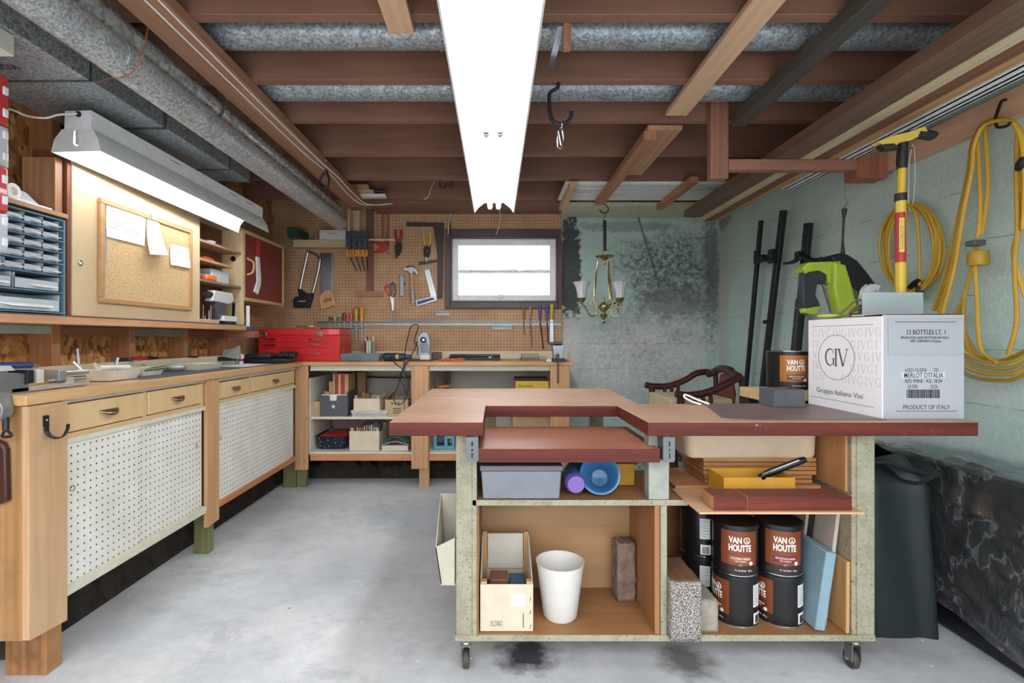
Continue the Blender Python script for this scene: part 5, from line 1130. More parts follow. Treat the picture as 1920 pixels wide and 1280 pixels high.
t = pegthing('try_square', 'try square with a steel blade and blue stock hanging under the yellow snips', 'square', 798, 575)
obj('blade', MB().wallflat([[(796, 507), (805, 505), (819, 556), (808, 557)]], YW-.008, .002), plain('#c7cbcd', .3, .8), t)
obj('stock', MB().wallflat([[(780, 564), (812, 556), (819, 558), (819, 563), (782, 574)]], YW-.004, .014, bev=.001), plain('#c8cad0', .3, .6), t)
obj('blue_inlay', MB().wallflat([[(781, 565), (811, 557.5), (816, 561), (783, 571.5)]], YW-.018, .001), plain('#3b4a86', .4), t); hookpin(t, 801, 503)
# steel rails with tools
def rail(label, a, b, y0, y1, name='tool_rail'):
    m_ = MB().box(PX(a, YW), PX(b, YW), YW-.004, YW, PZ(y1, YW), PZ(y0, YW)); m_.box(PX(a, YW), PX(b, YW), YW-.045, YW-.004, PZ(y0, YW)-.003, PZ(y0, YW))
    n = int((b-a)/4)
    for i in range(n): x = PX(a+4*i+2, YW); m_.box(x-.0015, x+.0015, YW-.044, YW-.004, PZ(y0, YW)-.012, PZ(y0, YW)-.003)
    return obj(name, m_, plain('#a2a8a9', .4, .7), label=label, cat='rail')
rail('long perforated steel tool rail running across the pegboard under the window', 597, 1053, 602.5, 610)
rail('short lower steel rail under the row of screwdrivers', 603, 685, 614, 620.5)
rail('tiny steel tool rail under the left corner of the window', 817, 843, 584, 591)
rail('tiny steel tool rail below the long rail under the window', 923, 959, 610.5, 617)
obj('thin_rod', MB().cyl(P(729, 600, YW-.03), P(815, 600, YW-.03), .004, n=8), plain('#d5d7d8', .3, .6), label='thin white rod resting on the long steel rail', cat='rod')
def driver(label, name, px, ytop, ybot, ytip, r, col, shaft='#a9adb0', lean=0, sr_=.003, cat='screwdriver', butt=None):
    Yd = YW-.025
    t = thing(name, label, cat, P(px, ytip, Yd), 'hand tools standing in the long steel rail')
    L = ybot-ytop
    obj('handle', MB().tube([P(px, ytop, Yd), P(px, ytop+L*.12, Yd), P(px, ytop+L*.55, Yd), P(px, ytop+L*.8, Yd), P(px, ybot-.5, Yd)], [r*.6, r, r, r*.7, r*.8], 12), plain(col, .3, coat=.4), t)
    obj('shaft', MB().tube([P(px, ybot-.5, Yd), P(px+lean, ytip, Yd)], sr_, 8), plain(shaft, .3, .9), t)
    if butt: obj('end_cap', MB().ell(P(px, ytop+.5, Yd), (r*.8, r*.8, r*.5), 10), plain(butt, .3), t)
driver('short green screwdriver, leftmost in the long steel rail', 'screwdriver', 619, 593, 602, 611, .012, '#2f6b3c', butt='#e4e6c9')
driver('short pale yellow screwdriver, second from the left in the rail', 'screwdriver', 628, 593, 602, 611, .012, '#b9a85a', butt='#e9e2c0')
driver('short light green screwdriver, third from the left in the rail', 'screwdriver', 637, 593, 602, 611, .012, '#5f9f74', butt='#dcecd2')
driver('dark red screwdriver with a bulb handle in the rail', 'screwdriver', 645.5, 586, 602, 624, .014, '#8d1c28')
driver('coral red screwdriver between the dark red and the green yellow one', 'screwdriver', 658.5, 586, 602, 616, .014, '#d3504a')
driver('green yellow screwdriver left of the big orange one', 'screwdriver', 668, 577, 602, 638, .018, '#b8a436', butt='#d0502c')
driver('big orange screwdriver with the longest shaft reaching below both rails', 'screwdriver', 678, 575.5, 602, 662, .020, '#d98c2e', sr_=.005)
driver('file with a short red handle, leftmost tool right of the window middle', 'file', 982, 575, 598, 627, .010, '#a04a3c', '#55504e', 1, cat='file')
driver('thin file with a tan wooden handle, second on the right side of the rail', 'file', 994, 574, 598, 650, .011, '#b98a5c', '#77655a', 3, cat='file')
driver('long tool with a purple handle, left of the two similar purple ones', 'chisel', 1012, 571, 597, 654, .013, '#4e4a96', '#4b4b50', 7, .005, 'chisel')
driver('purple handled tool next to the yellow one at the end of the rail', 'chisel', 1025.5, 571, 597, 643, .013, '#4e4a96', '#55555a', 2, .004, 'chisel')
t = thing('chisel', 'tool with a yellow handle and a broad pale blade at the end of the rail', 'chisel', P(1034, 660, YW-.03), 'hand tools standing in the long steel rail')
obj('handle', MB().tube([P(1034.5, 569, YW-.02), P(1034.5, 573, YW-.02), P(1034.5, 588, YW-.02), P(1034, 599, YW-.02)], [.010, .016, .014, .009], 12), plain('#c5b13a', .3, coat=.3), t)
obj('blade', MB().wallflat([[(1031, 599), (1037, 599), (1038, 645), (1031, 645)]], YW-.018, .006), plain('#b6bdc2', .3, .7), t)
# wires near the window and over the board
cord('white cable hanging down beside the top left corner of the window', [P(846, 352, 3.93), P(845, 375, 3.95), P(844, 400, 3.95), P(842, 420, 3.95), P(840, 440, 3.94)], .004, '#dcd8d0', name='cable', cat='cable')
cord('dark cable running down to the window frame behind the white one', [P(840, 345, 3.94), P(842, 375, 3.955), P(843, 410, 3.955), P(845, 440, 3.94)], .005, '#2b2527', name='cable', cat='cable')
cord('white wire pair hanging from the far end of the central light', [P(935, 382, 3.35), P(937, 395, 3.4), P(938, 410, 3.5), P(934, 428, 3.6), P(930, 440, 3.7)], .002, '#e3e3e3', name='cable', cat='cable')
cord('white looped wire dangling from the last joist left of the window', [P(815, 340, 3.5), P(808, 352, 3.48), P(805, 365, 3.5), P(798, 373, 3.5), P(795, 371, 3.5)], .0025, '#d9d6cf', name='cable', cat='cable')
cord('black coiled wire on the last joist left of the window', [P(824, 340, 3.53), P(826, 352, 3.53), P(834, 352, 3.53), P(838, 344, 3.53), P(845, 350, 3.53), P(848, 343, 3.53), P(840, 338, 3.53)], .003, '#232327', name='cable', cat='cable')
for k, (dx, r_, l) in enumerate(((-.99, .0035, 'white cable stapled along the middle of the ceiling board'), (-.952, .0035, 'white cable along the right edge of the ceiling board'))):
    cord(l, [(dx, .4, 2.004), (dx, 1.2, 2.004), (dx-.003, 2.0, 2.004), (dx+.002, 2.6, 2.004), (dx+.03, 2.9, 2.0-.01*k), (dx+.03, 3.15, 1.985), (dx+.06, 3.38, 1.97), (dx+.14, 3.46, 1.98), (dx+.22, 3.5, 2.0)], r_, '#e6e1da', name='cable', cat='cable')
t = thing('cable_loops', 'black cable loop and steel clip hanging from the ceiling board by the duct', 'cable loop', P(612, 350, 2.75))
obj('loop', MB().tube(smoothpts([P(610, 320, 2.75), P(604, 330, 2.75), P(600, 342, 2.75), P(606, 351, 2.75), P(614, 352, 2.75), P(617, 338, 2.75), P(613, 322, 2.75)], 5, True), .006, 8, closed=True), BLACK, t)
obj('clip', MB().tube(smoothpts([P(610, 322, 2.74), P(608, 308, 2.74), P(612, 300, 2.74), P(614, 312, 2.74)], 4), .002, 6), STEEL, t)
for k, (yy, a, b, c_, l) in enumerate((((3.40), 655, 690, '#b98a62', 'short wood offcut tucked on the ceiling board end, topmost'), ((3.44), 662, 700, '#c3a277', 'longer wood offcut tucked under the topmost one'), ((3.47), 670, 722, '#e4e4e2', 'white strip lowest of the offcuts tucked by the last joist'))):
    obj('offcut', MB().box(PX(a, yy), PX(b, yy), yy, yy+.06, PZ([352, 361, 368][k], yy), PZ([345, 355, 363][k], yy)), plain(c_, .6), label=l, cat='offcut', group=None, bevel=.001)
t = thing('black_tool', 'black tool with a reddish end lying with the offcuts under the last joist', 'tool', P(712, 357, 3.46))
obj('bar', MB().cyl(P(700, 357, 3.46), P(718, 358, 3.46), .012, n=12), plain('#2d3034', .4), t); obj('tip', MB().ell(P(720, 358.5, 3.46), (.018, .018, .018), 12), plain('#5b3236', .4), t)
cord('orange brown wire drooping over the big round duct', [P(277, 52, 1.50), P(275, 65, 1.48), P(270, 95, 1.45), P(262, 118, 1.45), P(248, 136, 1.46), P(228, 145, 1.48), P(200, 148, 1.52), P(182, 157, 1.58)], .0018, '#9a5a3f', name='wire', cat='wire')
t = thing('strap_hanger', 'dark metal strap holding the thin silver pipe to the ceiling board', 'strap', P(400, 180, 2.1))
obj('strap', MB().tube([(EX+.043*math.cos(R(a)), 2.0, EZ+.043*math.sin(R(a))) for a in range(-70, 100, 12)]+[(EX+.02, 2.0, 2.03)], .006, 6, flat=.4), plain('#5d574f', .5, .5), t)
# ================================================================ mobile bench in the foreground
ZT = .797; TT = .042
mt = thing('mobile_bench', 'large brown topped workbench on casters with a notch and storage bays underneath', 'workbench', (.5, 1.55, 0))
m, nt, b = newmat('worn_top'); v = ocoord(nt)
g = noise(nt, ocoord(nt, (1.5, 22, 22)), 1, 5, .6, .35, .7); sc_ = noise(nt, ocoord(nt, (2, 9, 9), rot=(0, 0, .5)), 4, 8, .8, .57, .65); wr = noise(nt, v, 3.5, 6, .65, .4, .65)
c = mixc(nt, g, lin('#b08a70'), lin('#9a725a')); c = mixc(nt, math_(nt, 'MULTIPLY', wr, .55), c, lin('#bd9c86')); c = mixc(nt, math_(nt, 'MULTIPLY', sc_, .6), c, lin('#ddc8b6'))
vo = N(nt, 'ShaderNodeTexVoronoi'); vo.inputs['Scale'].default_value = 13; nt.links.new(v, vo.inputs['Vector'])
c = mixc(nt, math_(nt, 'LESS_THAN', vo.outputs['Distance'], .05), c, lin('#efe6dc'))
nt.links.new(c, b.inputs['Base Color']); b.inputs['Roughness'].default_value = .42; TOPM = m
def edge_mat(col='#652a1e'):
    m, nt, b = newmat('brown_edge'); g = noise(nt, ocoord(nt, (2, 40, 40)), 1, 5, .6, .35, .7); s = noise(nt, ocoord(nt, (9, 9, 20)), 3, 7, .8, .655, .68)
    c = mixc(nt, g, lin(col), lin('#47190f')); nt.links.new(mixc(nt, math_(nt, 'MULTIPLY', s, .8), c, lin('#e0cfc2')), b.inputs['Base Color']); b.inputs['Roughness'].default_value = .55; b.inputs['Specular IOR Level'].default_value = .3; return m
EDGE = edge_mat()
lp = [(-.32, 1.50), (-.042, 1.50), (-.042, 1.867), (.458, 1.867), (.462, 1.50), (1.452, 1.50), (1.452, 1.912), (.548, 1.912), (.560, 2.50), (-.32, 2.50)]
o = obj('tabletop', MB().topflat([lp], ZT-TT, TT, bev=.003), [TOPM, EDGE], mt)
for p in o.data.polygons: p.material_index = 0 if p.normal.z > .7 else 1
GP = ply_edge()
def part(name, x0, x1, y0, y1, z0, z1, mat, bevel=.002, par=None): return obj(name, MB().box(x0, x1, y0, y1, z0, z1), mat, par or mt, bevel)
zt = ZT-TT; ZS = .123; ZM = .545; YFr = 1.55
part('leg', -.125, -.075, YFr, 1.60, ZS, zt, GP); part('leg', 1.128, 1.184, YFr, 1.62, ZS, zt, GP)
part('leg', .515, .535, YFr, 1.58, ZS, ZM-.018, GP); part('leg', .478, .542, YFr+.002, 1.60, ZM, zt, plain('#9fa299', .6, var=.12))
part('leg', -.06, 0, 2.40, 2.46, .02, zt, GP); part('leg', .46, .52, 2.40, 2.46, .02, zt, GP)
IN = wood('#a9845c', '#85603c', 'X', grain=.35, contrast=.9, knots=1.0)
INL = wood('#9d6c44', '#7b4c2b', 'Z', grain=.5, contrast=.8)
part('side_panel', -.075, -.060, YFr, 1.85, ZS, zt, GP); part('side_panel', 1.113, 1.128, YFr+.002, 1.92, ZS, zt, ply_edge('#9b8f78'))
part('inner_side', -.060, -.054, YFr+.006, 1.84, ZS, ZM-.02, INL, 0); part('inner_side', 1.1055, 1.1125, YFr+.02, 1.91, ZM+.02, zt, wood('#bb8a5c', '#93623a', 'Z'), 0)
part('divider', .497, .514, YFr+.004, 1.89, ZS, ZM-.018, INL)
part('back_panel', -.054, .497, 1.842, 1.852, ZS, ZM-.02, IN); part('back_panel', .514, 1.113, 1.90, 1.91, ZS, ZM-.02, wood('#8f6040', '#6b4229', 'X', grain=.4))
part('back_panel', -.054, 1.092, 1.895, 1.905, ZM, zt, wood('#a57147', '#7d5030', 'X', grain=.4)) if 0 else None
BOT = [wood('#a0724a', '#77502f', 'X', grain=.5, contrast=.7, dirt=.3), GP]
def shelf(name, x0, x1, y0, y1, z0, z1):
    o = part(name, x0, x1, y0, y1, z0, z1, BOT, .001)
    for p in o.data.polygons: p.material_index = 0 if abs(p.normal.z) > .7 else 1
shelf('bottom_shelf', -.128, 1.186, YFr, 1.92, ZS-.020, ZS); shelf('middle_shelf', -.075, .60, YFr, 1.90, ZM-.018, ZM); shelf('middle_shelf', .60, 1.10, YFr+.03, 1.90, ZM-.018, ZM)
part('plaster_panel', .5145, .516, 1.6, 1.88, ZS+.0, ZM-.02, plain('#6c4a34', .7), 0)
# leaf, brackets
o = part('leaf', -.055, .497, 1.50, 1.88, .674, .716, [TOPM2 := wood('#97604c', '#7e4836', 'X', contrast=.5, rough=.38), EDGE], .002)
for p in o.data.polygons: p.material_index = 0 if p.normal.z > .7 else 1
for a, b in ((874, 897), (1243, 1265)):
    y_ = 1.50
    f_ = [(a, 819), (b, 819), (b, 862), (b-3, 866), (a+3, 866), (a, 862)]; m_ = (a+b)/2
    sl = [arc(m_, 829, 2.2, 180, 360, 5)+arc(m_, 834, 2.2, 0, 180, 5), arc(m_, 843, 2.3, 0, 340, 12), arc(m_, 851, 2.2, 180, 360, 5)+arc(m_, 857, 2.2, 0, 180, 5)]
    br = obj('bracket', MB().wallflat([f_]+sl, y_+.002, .003), plain('#6e7275', .45, .6), mt)
    obj('bracket_arm', MB().box(PX(a, y_), PX(a, y_)+.004, y_+.002, y_+.05, PZ(864, y_), PZ(820, y_)), plain('#6e7275', .45, .6), mt)
# casters
def caster(x, y, rot):
    c_ = obj('caster', MB().box(x-.022, x+.022, y-.022, y+.022, ZS-.024, ZS-.0205).lathe([(.016, -.012), (.020, -.006), (.016, 0)], (x, y, ZS-.026), 16).box(x-.016, x-.012, y-.012, y+.022, .03, ZS-.037).box(x+.012, x+.016, y-.012, y+.022, .03, ZS-.037).box(x-.016, x+.016, y-.012, y+.02, ZS-.040, ZS-.036), plain('#8d8a84', .35, .8), mt)
    w = obj('wheel', MB().lathe([(.012, -.010), (.026, -.010), (.029, -.006), (.029, .006), (.026, .010), (.012, .010)], (x, y+.012, .0295), 24, Matrix.Rotation(R(90), 4, 'Y')), plain('#3f3b35', .6), c_)
    obj('hub', MB().cyl((x-.018, y+.012, .0295), (x+.018, y+.012, .0295), .006, n=10), STEEL, c_)
for x in (-.095, 1.135):
    for y in (1.572, 1.86): caster(x, y, 0)
def boxt(name, x0, x1, y0, y1, z0, z1, mat, label, cat, bevel=.002, group=None): return obj(name, MB().box(x0, x1, y0, y1, z0, z1), mat, bevel=bevel, label=label, cat=cat, group=group)
# trash bin hung on the left side
t = thing('hanging_bin', 'cream plastic bin hooked on the left side of the mobile bench', 'bin', (-.16, 1.6, .27))
ZA = lambda py: PZ(py, 1.56)
o_ = [(PX(856, 1.56), ZA(1096)), (PX(826, 1.56), ZA(1096)), (PX(817, 1.56), ZA(1024)), (PX(852, 1.56), ZA(1010)), (PX(856, 1.56), ZA(1003))]
m_ = MB(); xa, xb = -.197, -.128; yA, yB = 1.555, 1.70
m_.quadbox([(-.173, yA, .276), (-.128, yA, .276), (-.128, yB, .276), (-.173, yB, .276)], [(-.173, yA, .280), (-.128, yA, .280), (-.128, yB, .280), (-.173, yB, .280)])
m_.quadbox([(-.173, yA, .280), (-.128, yA, .280), (-.128, yA+.003, .280), (-.173, yA+.003, .280)], [(-.190, yA, .395), (-.128, yA, .425), (-.128, yA+.003, .425), (-.190, yA+.003, .395)])
m_.quadbox([(-.173, yB-.003, .280), (-.128, yB-.003, .280), (-.128, yB, .280), (-.173, yB, .280)], [(-.190, yB-.003, .52), (-.128, yB-.003, .52), (-.128, yB, .52), (-.190, yB, .52)])
m_.quadbox([(-.173, yA, .280), (-.170, yA, .280), (-.170, yB, .280), (-.173, yB, .280)], [(-.190, yA, .395), (-.187, yA, .395), (-.187, yB, .52), (-.190, yB, .52)])
m_.box(-.131, -.128, yA, yB, .28, .425)
obj('bin_shell', m_, plain('#b3ae9c', .5), t)
# ---- middle shelf things
t = thing('storage_box', 'grey plastic storage box with a ribbed lid under the lower brown leaf', 'box', (.07, 1.57, ZM))
x0, x1 = PX(903, 1.535), PX(1053, 1.535)
obj('box_body', MB().quadbox([(x0+.004, 1.555, ZM+.001), (x1-.004, 1.555, ZM+.001), (x1-.004, 1.74, ZM+.001), (x0+.004, 1.74, ZM+.001)], [(x0-.002, 1.55, ZM+.090), (x1+.002, 1.55, ZM+.090), (x1+.002, 1.75, ZM+.090), (x0-.002, 1.75, ZM+.090)]), plain('#777983', .4), t, .004)
obj('lid', MB().box(x0-.006, x1+.006, 1.545, 1.756, ZM+.091, ZM+.108), plain('#5c5d68', .45), t, .003)
rb = MB()
for k in range(42): rb.box(x0+.006*k, x0+.006*k+.003, 1.5435, 1.546, ZM+.093, ZM+.107)
obj('lid_ribs', rb, plain('#6d6e78', .45), t, kind='stuff')
t = thing('funnel_jug', 'blue plastic watering scoop with a purple cap lying on the middle shelf', 'scoop', (.29, 1.62, ZM))
BL = plain('#3f78a8', .3, coat=.3)
x0, x1 = PX(1062, 1.62), PX(1170, 1.60)
def scoop(u, v):
    a = math.pi*(u*1.9+.05)
    r = .058; yy = 1.58+.20*v
    sh = 1-.45*v
    return Vector((.355-.25*v*0+r*1.0*sh*math.sin(a), yy-.03*math.cos(a)*(1-v), ZM+.062-r*.95*math.cos(a)*sh-.0))
MS = Matrix.Rotation(R(68), 4, 'X') @ Matrix.Rotation(R(-10), 4, 'Y')
obj('bowl', MB().lathe([(.0005, -.105), (.03, -.102), (.046, -.06), (.056, -.01), (.0600, -.002), (.0635, .0), (.0635, .005), (.059, .006), (.054, .001), (.050, -.012), (.041, -.058), (.027, -.096), (.0005, -.099)], (.335, 1.60, ZM+.066), 40, MS, caps=False), BL, t)
obj('neck', MB().tube(smoothpts([(.330, 1.70, ZM+.06), (.30, 1.72, ZM+.055), (.262, 1.68, ZM+.048), (.253, 1.60, ZM+.043)], 5), [.035, .036, .037, .038, .039, .039, .038, .038, .037, .037, .036, .036, .035, .034, .033, .032], 18), BL, t)
obj('purple_cap', MB().lathe([(.033, 0), (.033, .012), (.029, .022), (.0265, .030), (.0265, .032)], (.253, 1.598, ZM+.043), 28, Matrix.Rotation(R(90), 4, 'X')), plain('#6f57a5', .4), t)
boxt('yellow_box', .385, .475, 1.70, 1.86, ZM+.001, ZM+.075, plain('#d29a2c', .6), 'plain yellow box behind the white post on the middle shelf', 'box')
# ---- right middle bay
thin = MB().box(.583, 1.055, 1.42, 1.645, ZM+.001, ZM+.007); o = obj('thin_board', thin, wood('#d5ae8c', '#b98a66', 'X'), bevel=.001, label='thin pale board sticking out of the right bay under the red brown blocks', cat='board')
obj('thin_board', MB().box(.60, 1.088, 1.66, 1.89, ZM+.001, ZM+.012), wood('#c0895c', '#9a6439', 'X'), bevel=.001, label='thin board at the back of the right bay under the grooved plywood stack', cat='board')
zb = ZM+.008
for (a, b, l) in ((.628, .722, 'short red brown table offcut at the left'), (.726, 1.028, 'long scratched red brown table offcut')):
    o = obj('table_offcut', MB().box(a, b, 1.432, 1.51, zb, zb+.040), [wood('#6f382b', '#582a20', 'X'), edge_mat('#753026'), wood('#bd8a60', '#9a6a44', 'Z')], bevel=.001, label=l+', lying on the thin pale board', cat='offcut')
    for p in o.data.polygons: p.material_index = 2 if abs(p.normal.x) > .7 else (0 if p.normal.z > .7 else 1)
t = thing('yellow_box', 'open yellow cardboard box with a thumb hole, behind the red brown offcuts', 'box', (.82, 1.57, zb))
x0, x1 = .712, .935; yf = 1.55; ztp = zb+.062
f_ = [[(PX(0, 1)*0+a, b) for a, b in ((x0, zb), (x1, zb), (x1, ztp), (x0+.135, ztp))]+arc(x0+.125, ztp, .008, 0, -180, 8)+[(x0, ztp)]]
mm = MB(); mm.flat(f_, .003, Matrix(((1, 0, 0, 0), (0, 0, -1, yf+.003), (0, 1, 0, 0), (0, 0, 0, 1))))
mm.box(x0, x1, yf+.11, yf+.113, zb, ztp).box(x0, x0+.003, yf+.003, yf+.11, zb, ztp).box(x1-.003, x1, yf+.003, yf+.11, zb, ztp).box(x0, x1, yf+.003, yf+.11, zb, zb+.003)
obj('box_shell', mm, plain('#c8922c', .6), t)
obj('lining', MB().box(x0+.004, x1-.004, yf+.004, yf+.108, zb+.004, zb+.03), plain('#4b4e52', .6), t)
t = thing('black_torch', 'black tool with a worn silver edge sticking out of the yellow box', 'tool', (.9, 1.57, zb+.04))
obj('body', MB().tube([P(1424, 895, 1.60), P(1440, 887, 1.59), P(1500, 864, 1.585), P(1510, 861, 1.585)], [.010, .012, .012, .009], 10), plain('#1b1c1f', .3, .3), t)
obj('edge_strip', MB().tube([P(1428, 889, 1.587), P(1498, 862, 1.570)], .003, 6), STEEL, t)
z_ = ZM+.014; x0, x1 = .704, 1.086
for k in range(6):
    h = .0125
    obj('plywood_sheet', MB().box(x0+(.0 if k > 1 else .004), x1-(.0 if k > 1 else .014), 1.68+.002*(k % 2), 1.875, z_+.0145*k, z_+.0145*k+h), wood(('#b27a45', '#a5703e', '#b98552')[k % 3], '#8a5a30', 'X', grain=2), bevel=.001,
        label='grooved plywood sheet in the stack under the cream bin, %s' % ('bottom one', 'second from the bottom', 'third from the bottom', 'third from the top', 'second from the top', 'top one')[k], cat='plywood sheet', group='plywood stack')
zc = z_+.0145*5+.0135
t = obj('storage_bin', loft(MB(), [(rrect(.655, 1.082, 1.68, 1.88, .02), zc), (rrect(.645, 1.088, 1.672, 1.885, .03), zc+.012), (rrect(.635, 1.090, 1.665, 1.888, .035), zt-.004), (rrect(.642, 1.083, 1.672, 1.881, .03), zt-.004), (rrect(.66, 1.07, 1.69, 1.87, .02), zc+.01)]), plain('#d9c3a8', .45), label='cream plastic bin on the plywood stack directly under the tabletop', cat='bin')
# ---- lower left bay
cr_ = crate('wooden_crate', 'pale wooden fruit crate with green print in the lower left bay', -.062+.012, PX(1000, 1.56), 1.57, 1.80, ZS+.001, .110, '#cbbfa9', .014)
for q in cr_.children:
    if q.name.startswith('back_panel'): q['_'] = 0
x0 = -.050; xc = PX(1000, 1.56)
obj('front_upper_band', MB().box(x0-.0, xc, 1.5665, 1.57, ZS+.002, ZS+.150), plain('#cbbfa9', .65, bumpy=.1), cr_, .001)
obj('back_raised_panel', MB().box(x0+.02, xc-.02, 1.785, 1.793, ZS+.1, ZS+.225), plain('#c7c0b4', .65), cr_, .001)
for a in (x0+.002, xc-.018): obj('tall_post', MB().box(a, a+.016, 1.775, 1.793, ZS+.01, ZS+.235), wood('#bb9266', None, 'Z'), cr_, .001)
for a in (x0, xc-.003): obj('high_side', MB().quadbox([(a, 1.58, ZS+.1), (a+.003, 1.58, ZS+.1), (a+.003, 1.78, ZS+.1), (a, 1.78, ZS+.1)], [(a, 1.58, ZS+.150), (a+.003, 1.58, ZS+.150), (a+.003, 1.78, ZS+.225), (a, 1.78, ZS+.225)]), plain('#cfc4ae', .65), cr_)
for a in (x0+.003, xc-.021): obj('front_cap', MB().box(a, a+.018, 1.570, 1.59, ZS+.150, ZS+.157), wood('#c99d68', None, 'X'), cr_)
obj('paper_label', MB().box(PX(958, 1.566), PX(984, 1.566), 1.5658, 1.5664, PZ(1136, 1.566), PZ(1113, 1.566)), plain('#dedad0', .7), cr_)
pm = MB(); yq = 1.5662; A, B, C, D = PX(920, yq), PX(942, yq), PZ(1173, yq), PZ(1164, yq)
for q in ((A, B, C, C+.001), (A, B, D-.001, D), (A, A+.001, C, D), (B-.001, B, C, D), (A+.014, A+.015, C, D)): pm.box(q[0], q[1], yq-.0006, yq, q[2], q[3])
pm.box(A+.018, B-.004, yq-.0006, yq, C+.004, C+.006).box(A+.018, B-.006, yq-.0006, yq, C+.009, C+.011).box(A+.005, A+.007, yq-.0006, yq, C+.003, D-.003)
for k in range(9): pm.box(PX(980, yq), PX(982.5, yq), yq-.0006, yq, PZ(1152+3*k, yq), PZ(1150+3*k, yq))
obj('green_print', pm, plain('#2f7a55', .6), cr_)
st = MB()
for a in (896, 993):
    for b_ in (1123, 1148, 1174): st.quadbox([(PX(a, yq), yq-.0008, PZ(b_+3, yq)), (PX(a+1, yq), yq-.0008, PZ(b_+3, yq)), (PX(a+1, yq), yq, PZ(b_+3, yq)), (PX(a, yq), yq, PZ(b_+3, yq))], [(PX(a+2, yq), yq-.0008, PZ(b_-4, yq)), (PX(a+3, yq), yq-.0008, PZ(b_-4, yq)), (PX(a+3, yq), yq, PZ(b_-4, yq)), (PX(a+2, yq), yq, PZ(b_-4, yq))])
obj('staples', st, DSTEEL, cr_, kind='stuff')
boxt('wood_piece', -.02, .04, 1.63, 1.70, ZS+.09, ZS+.135, wood('#7c4c3c', '#553126', 'X'), 'dark reddish wood piece lying in the fruit crate', 'wood piece', .004)
boxt('blue_case', .045, .098, 1.62, 1.70, ZS+.008, ZS+.125, plain('#1c4a66', .4), 'dark teal blue case standing in the fruit crate', 'case', .004)
boxt('dark_pouch', -.038, .042, 1.60, 1.74, ZS+.008, ZS+.088, plain('#1d2438', .6), 'dark navy pouch lying low in the fruit crate', 'pouch', .012)
t = obj('white_bucket', MB().lathe([(.0005, .001), (.048, .001), (.056, .010), (.078, .180), (.0805, .186), (.0770, .186), (.053, .014), (.0005, .008)], (PX(1050, 1.655), 1.655, ZS), 48, caps=False), plain('#d6d3cf', .45, var=.02), label='round tapered off white bucket in the lower left bay', cat='bucket')
bk = plain('#8c7468', .9, bumpy=1.0, var=.25)
t = thing('brick', 'rough brown paving brick standing on end in the lower left bay corner', 'brick', (.45, 1.77, ZS), rot=.12)
def rough(x0, x1, y0, y1, z0, z1, n, amp, seed):
    random.seed(seed); m_ = MB(); bmesh.ops.create_cube(m_.bm, size=1)
    bmesh.ops.transform(m_.bm, matrix=Matrix.Translation(((x0+x1)/2, (y0+y1)/2, (z0+z1)/2)) @ Matrix.Diagonal((x1-x0, y1-y0, z1-z0, 1)), verts=m_.bm.verts[:])
    bmesh.ops.subdivide_edges(m_.bm, edges=m_.bm.edges[:], cuts=n, use_grid_fill=True)
    for v_ in m_.bm.verts:
        k = amp if v_.co.z > z0+.001 else 0
        v_.co += Vector((random.uniform(-k, k), random.uniform(-k, k), random.uniform(-k, k)))
    return m_
obj('block', rough(.425, .490, 1.745, 1.80, ZS+.001, ZS+.205, 11, .0035, 3), bk, t, smooth=180)
# ---- lower right bay: stone blocks, cans, boards
m, nt, b = newmat('granular_stone'); v = ocoord(nt); n1 = noise(nt, v, 260, 2, .6, .42, .58)
nt.links.new(mixc(nt, n1, lin('#3c3836'), lin('#b3aca6')), b.inputs['Base Color']); b.inputs['Roughness'].default_value = .9; bump(nt, b, n1, .5, .002)
obj('stone_block', rough(.536, .628, 1.515, 1.70, ZS+.0, ZS+.183, 8, .0014, 5), [m, wood('#7c5a41', '#55402f', 'Y')], smooth=180, label='tall speckled grey stone block overhanging the lower shelf edge', cat='block')
for p in bpy.data.objects['stone_block'].data.polygons: p.material_index = 1 if p.center.z > .1815 and abs(p.normal.z) > .8 else 0
obj('stone_block', rough(.636, .700, 1.562, 1.70, ZS+.001, ZS+.098, 7, .0014, 8), plain('#9d9688', .9, bumpy=.8, var=.2), smooth=180, label='short grey concrete block beside the tall speckled one', cat='block')
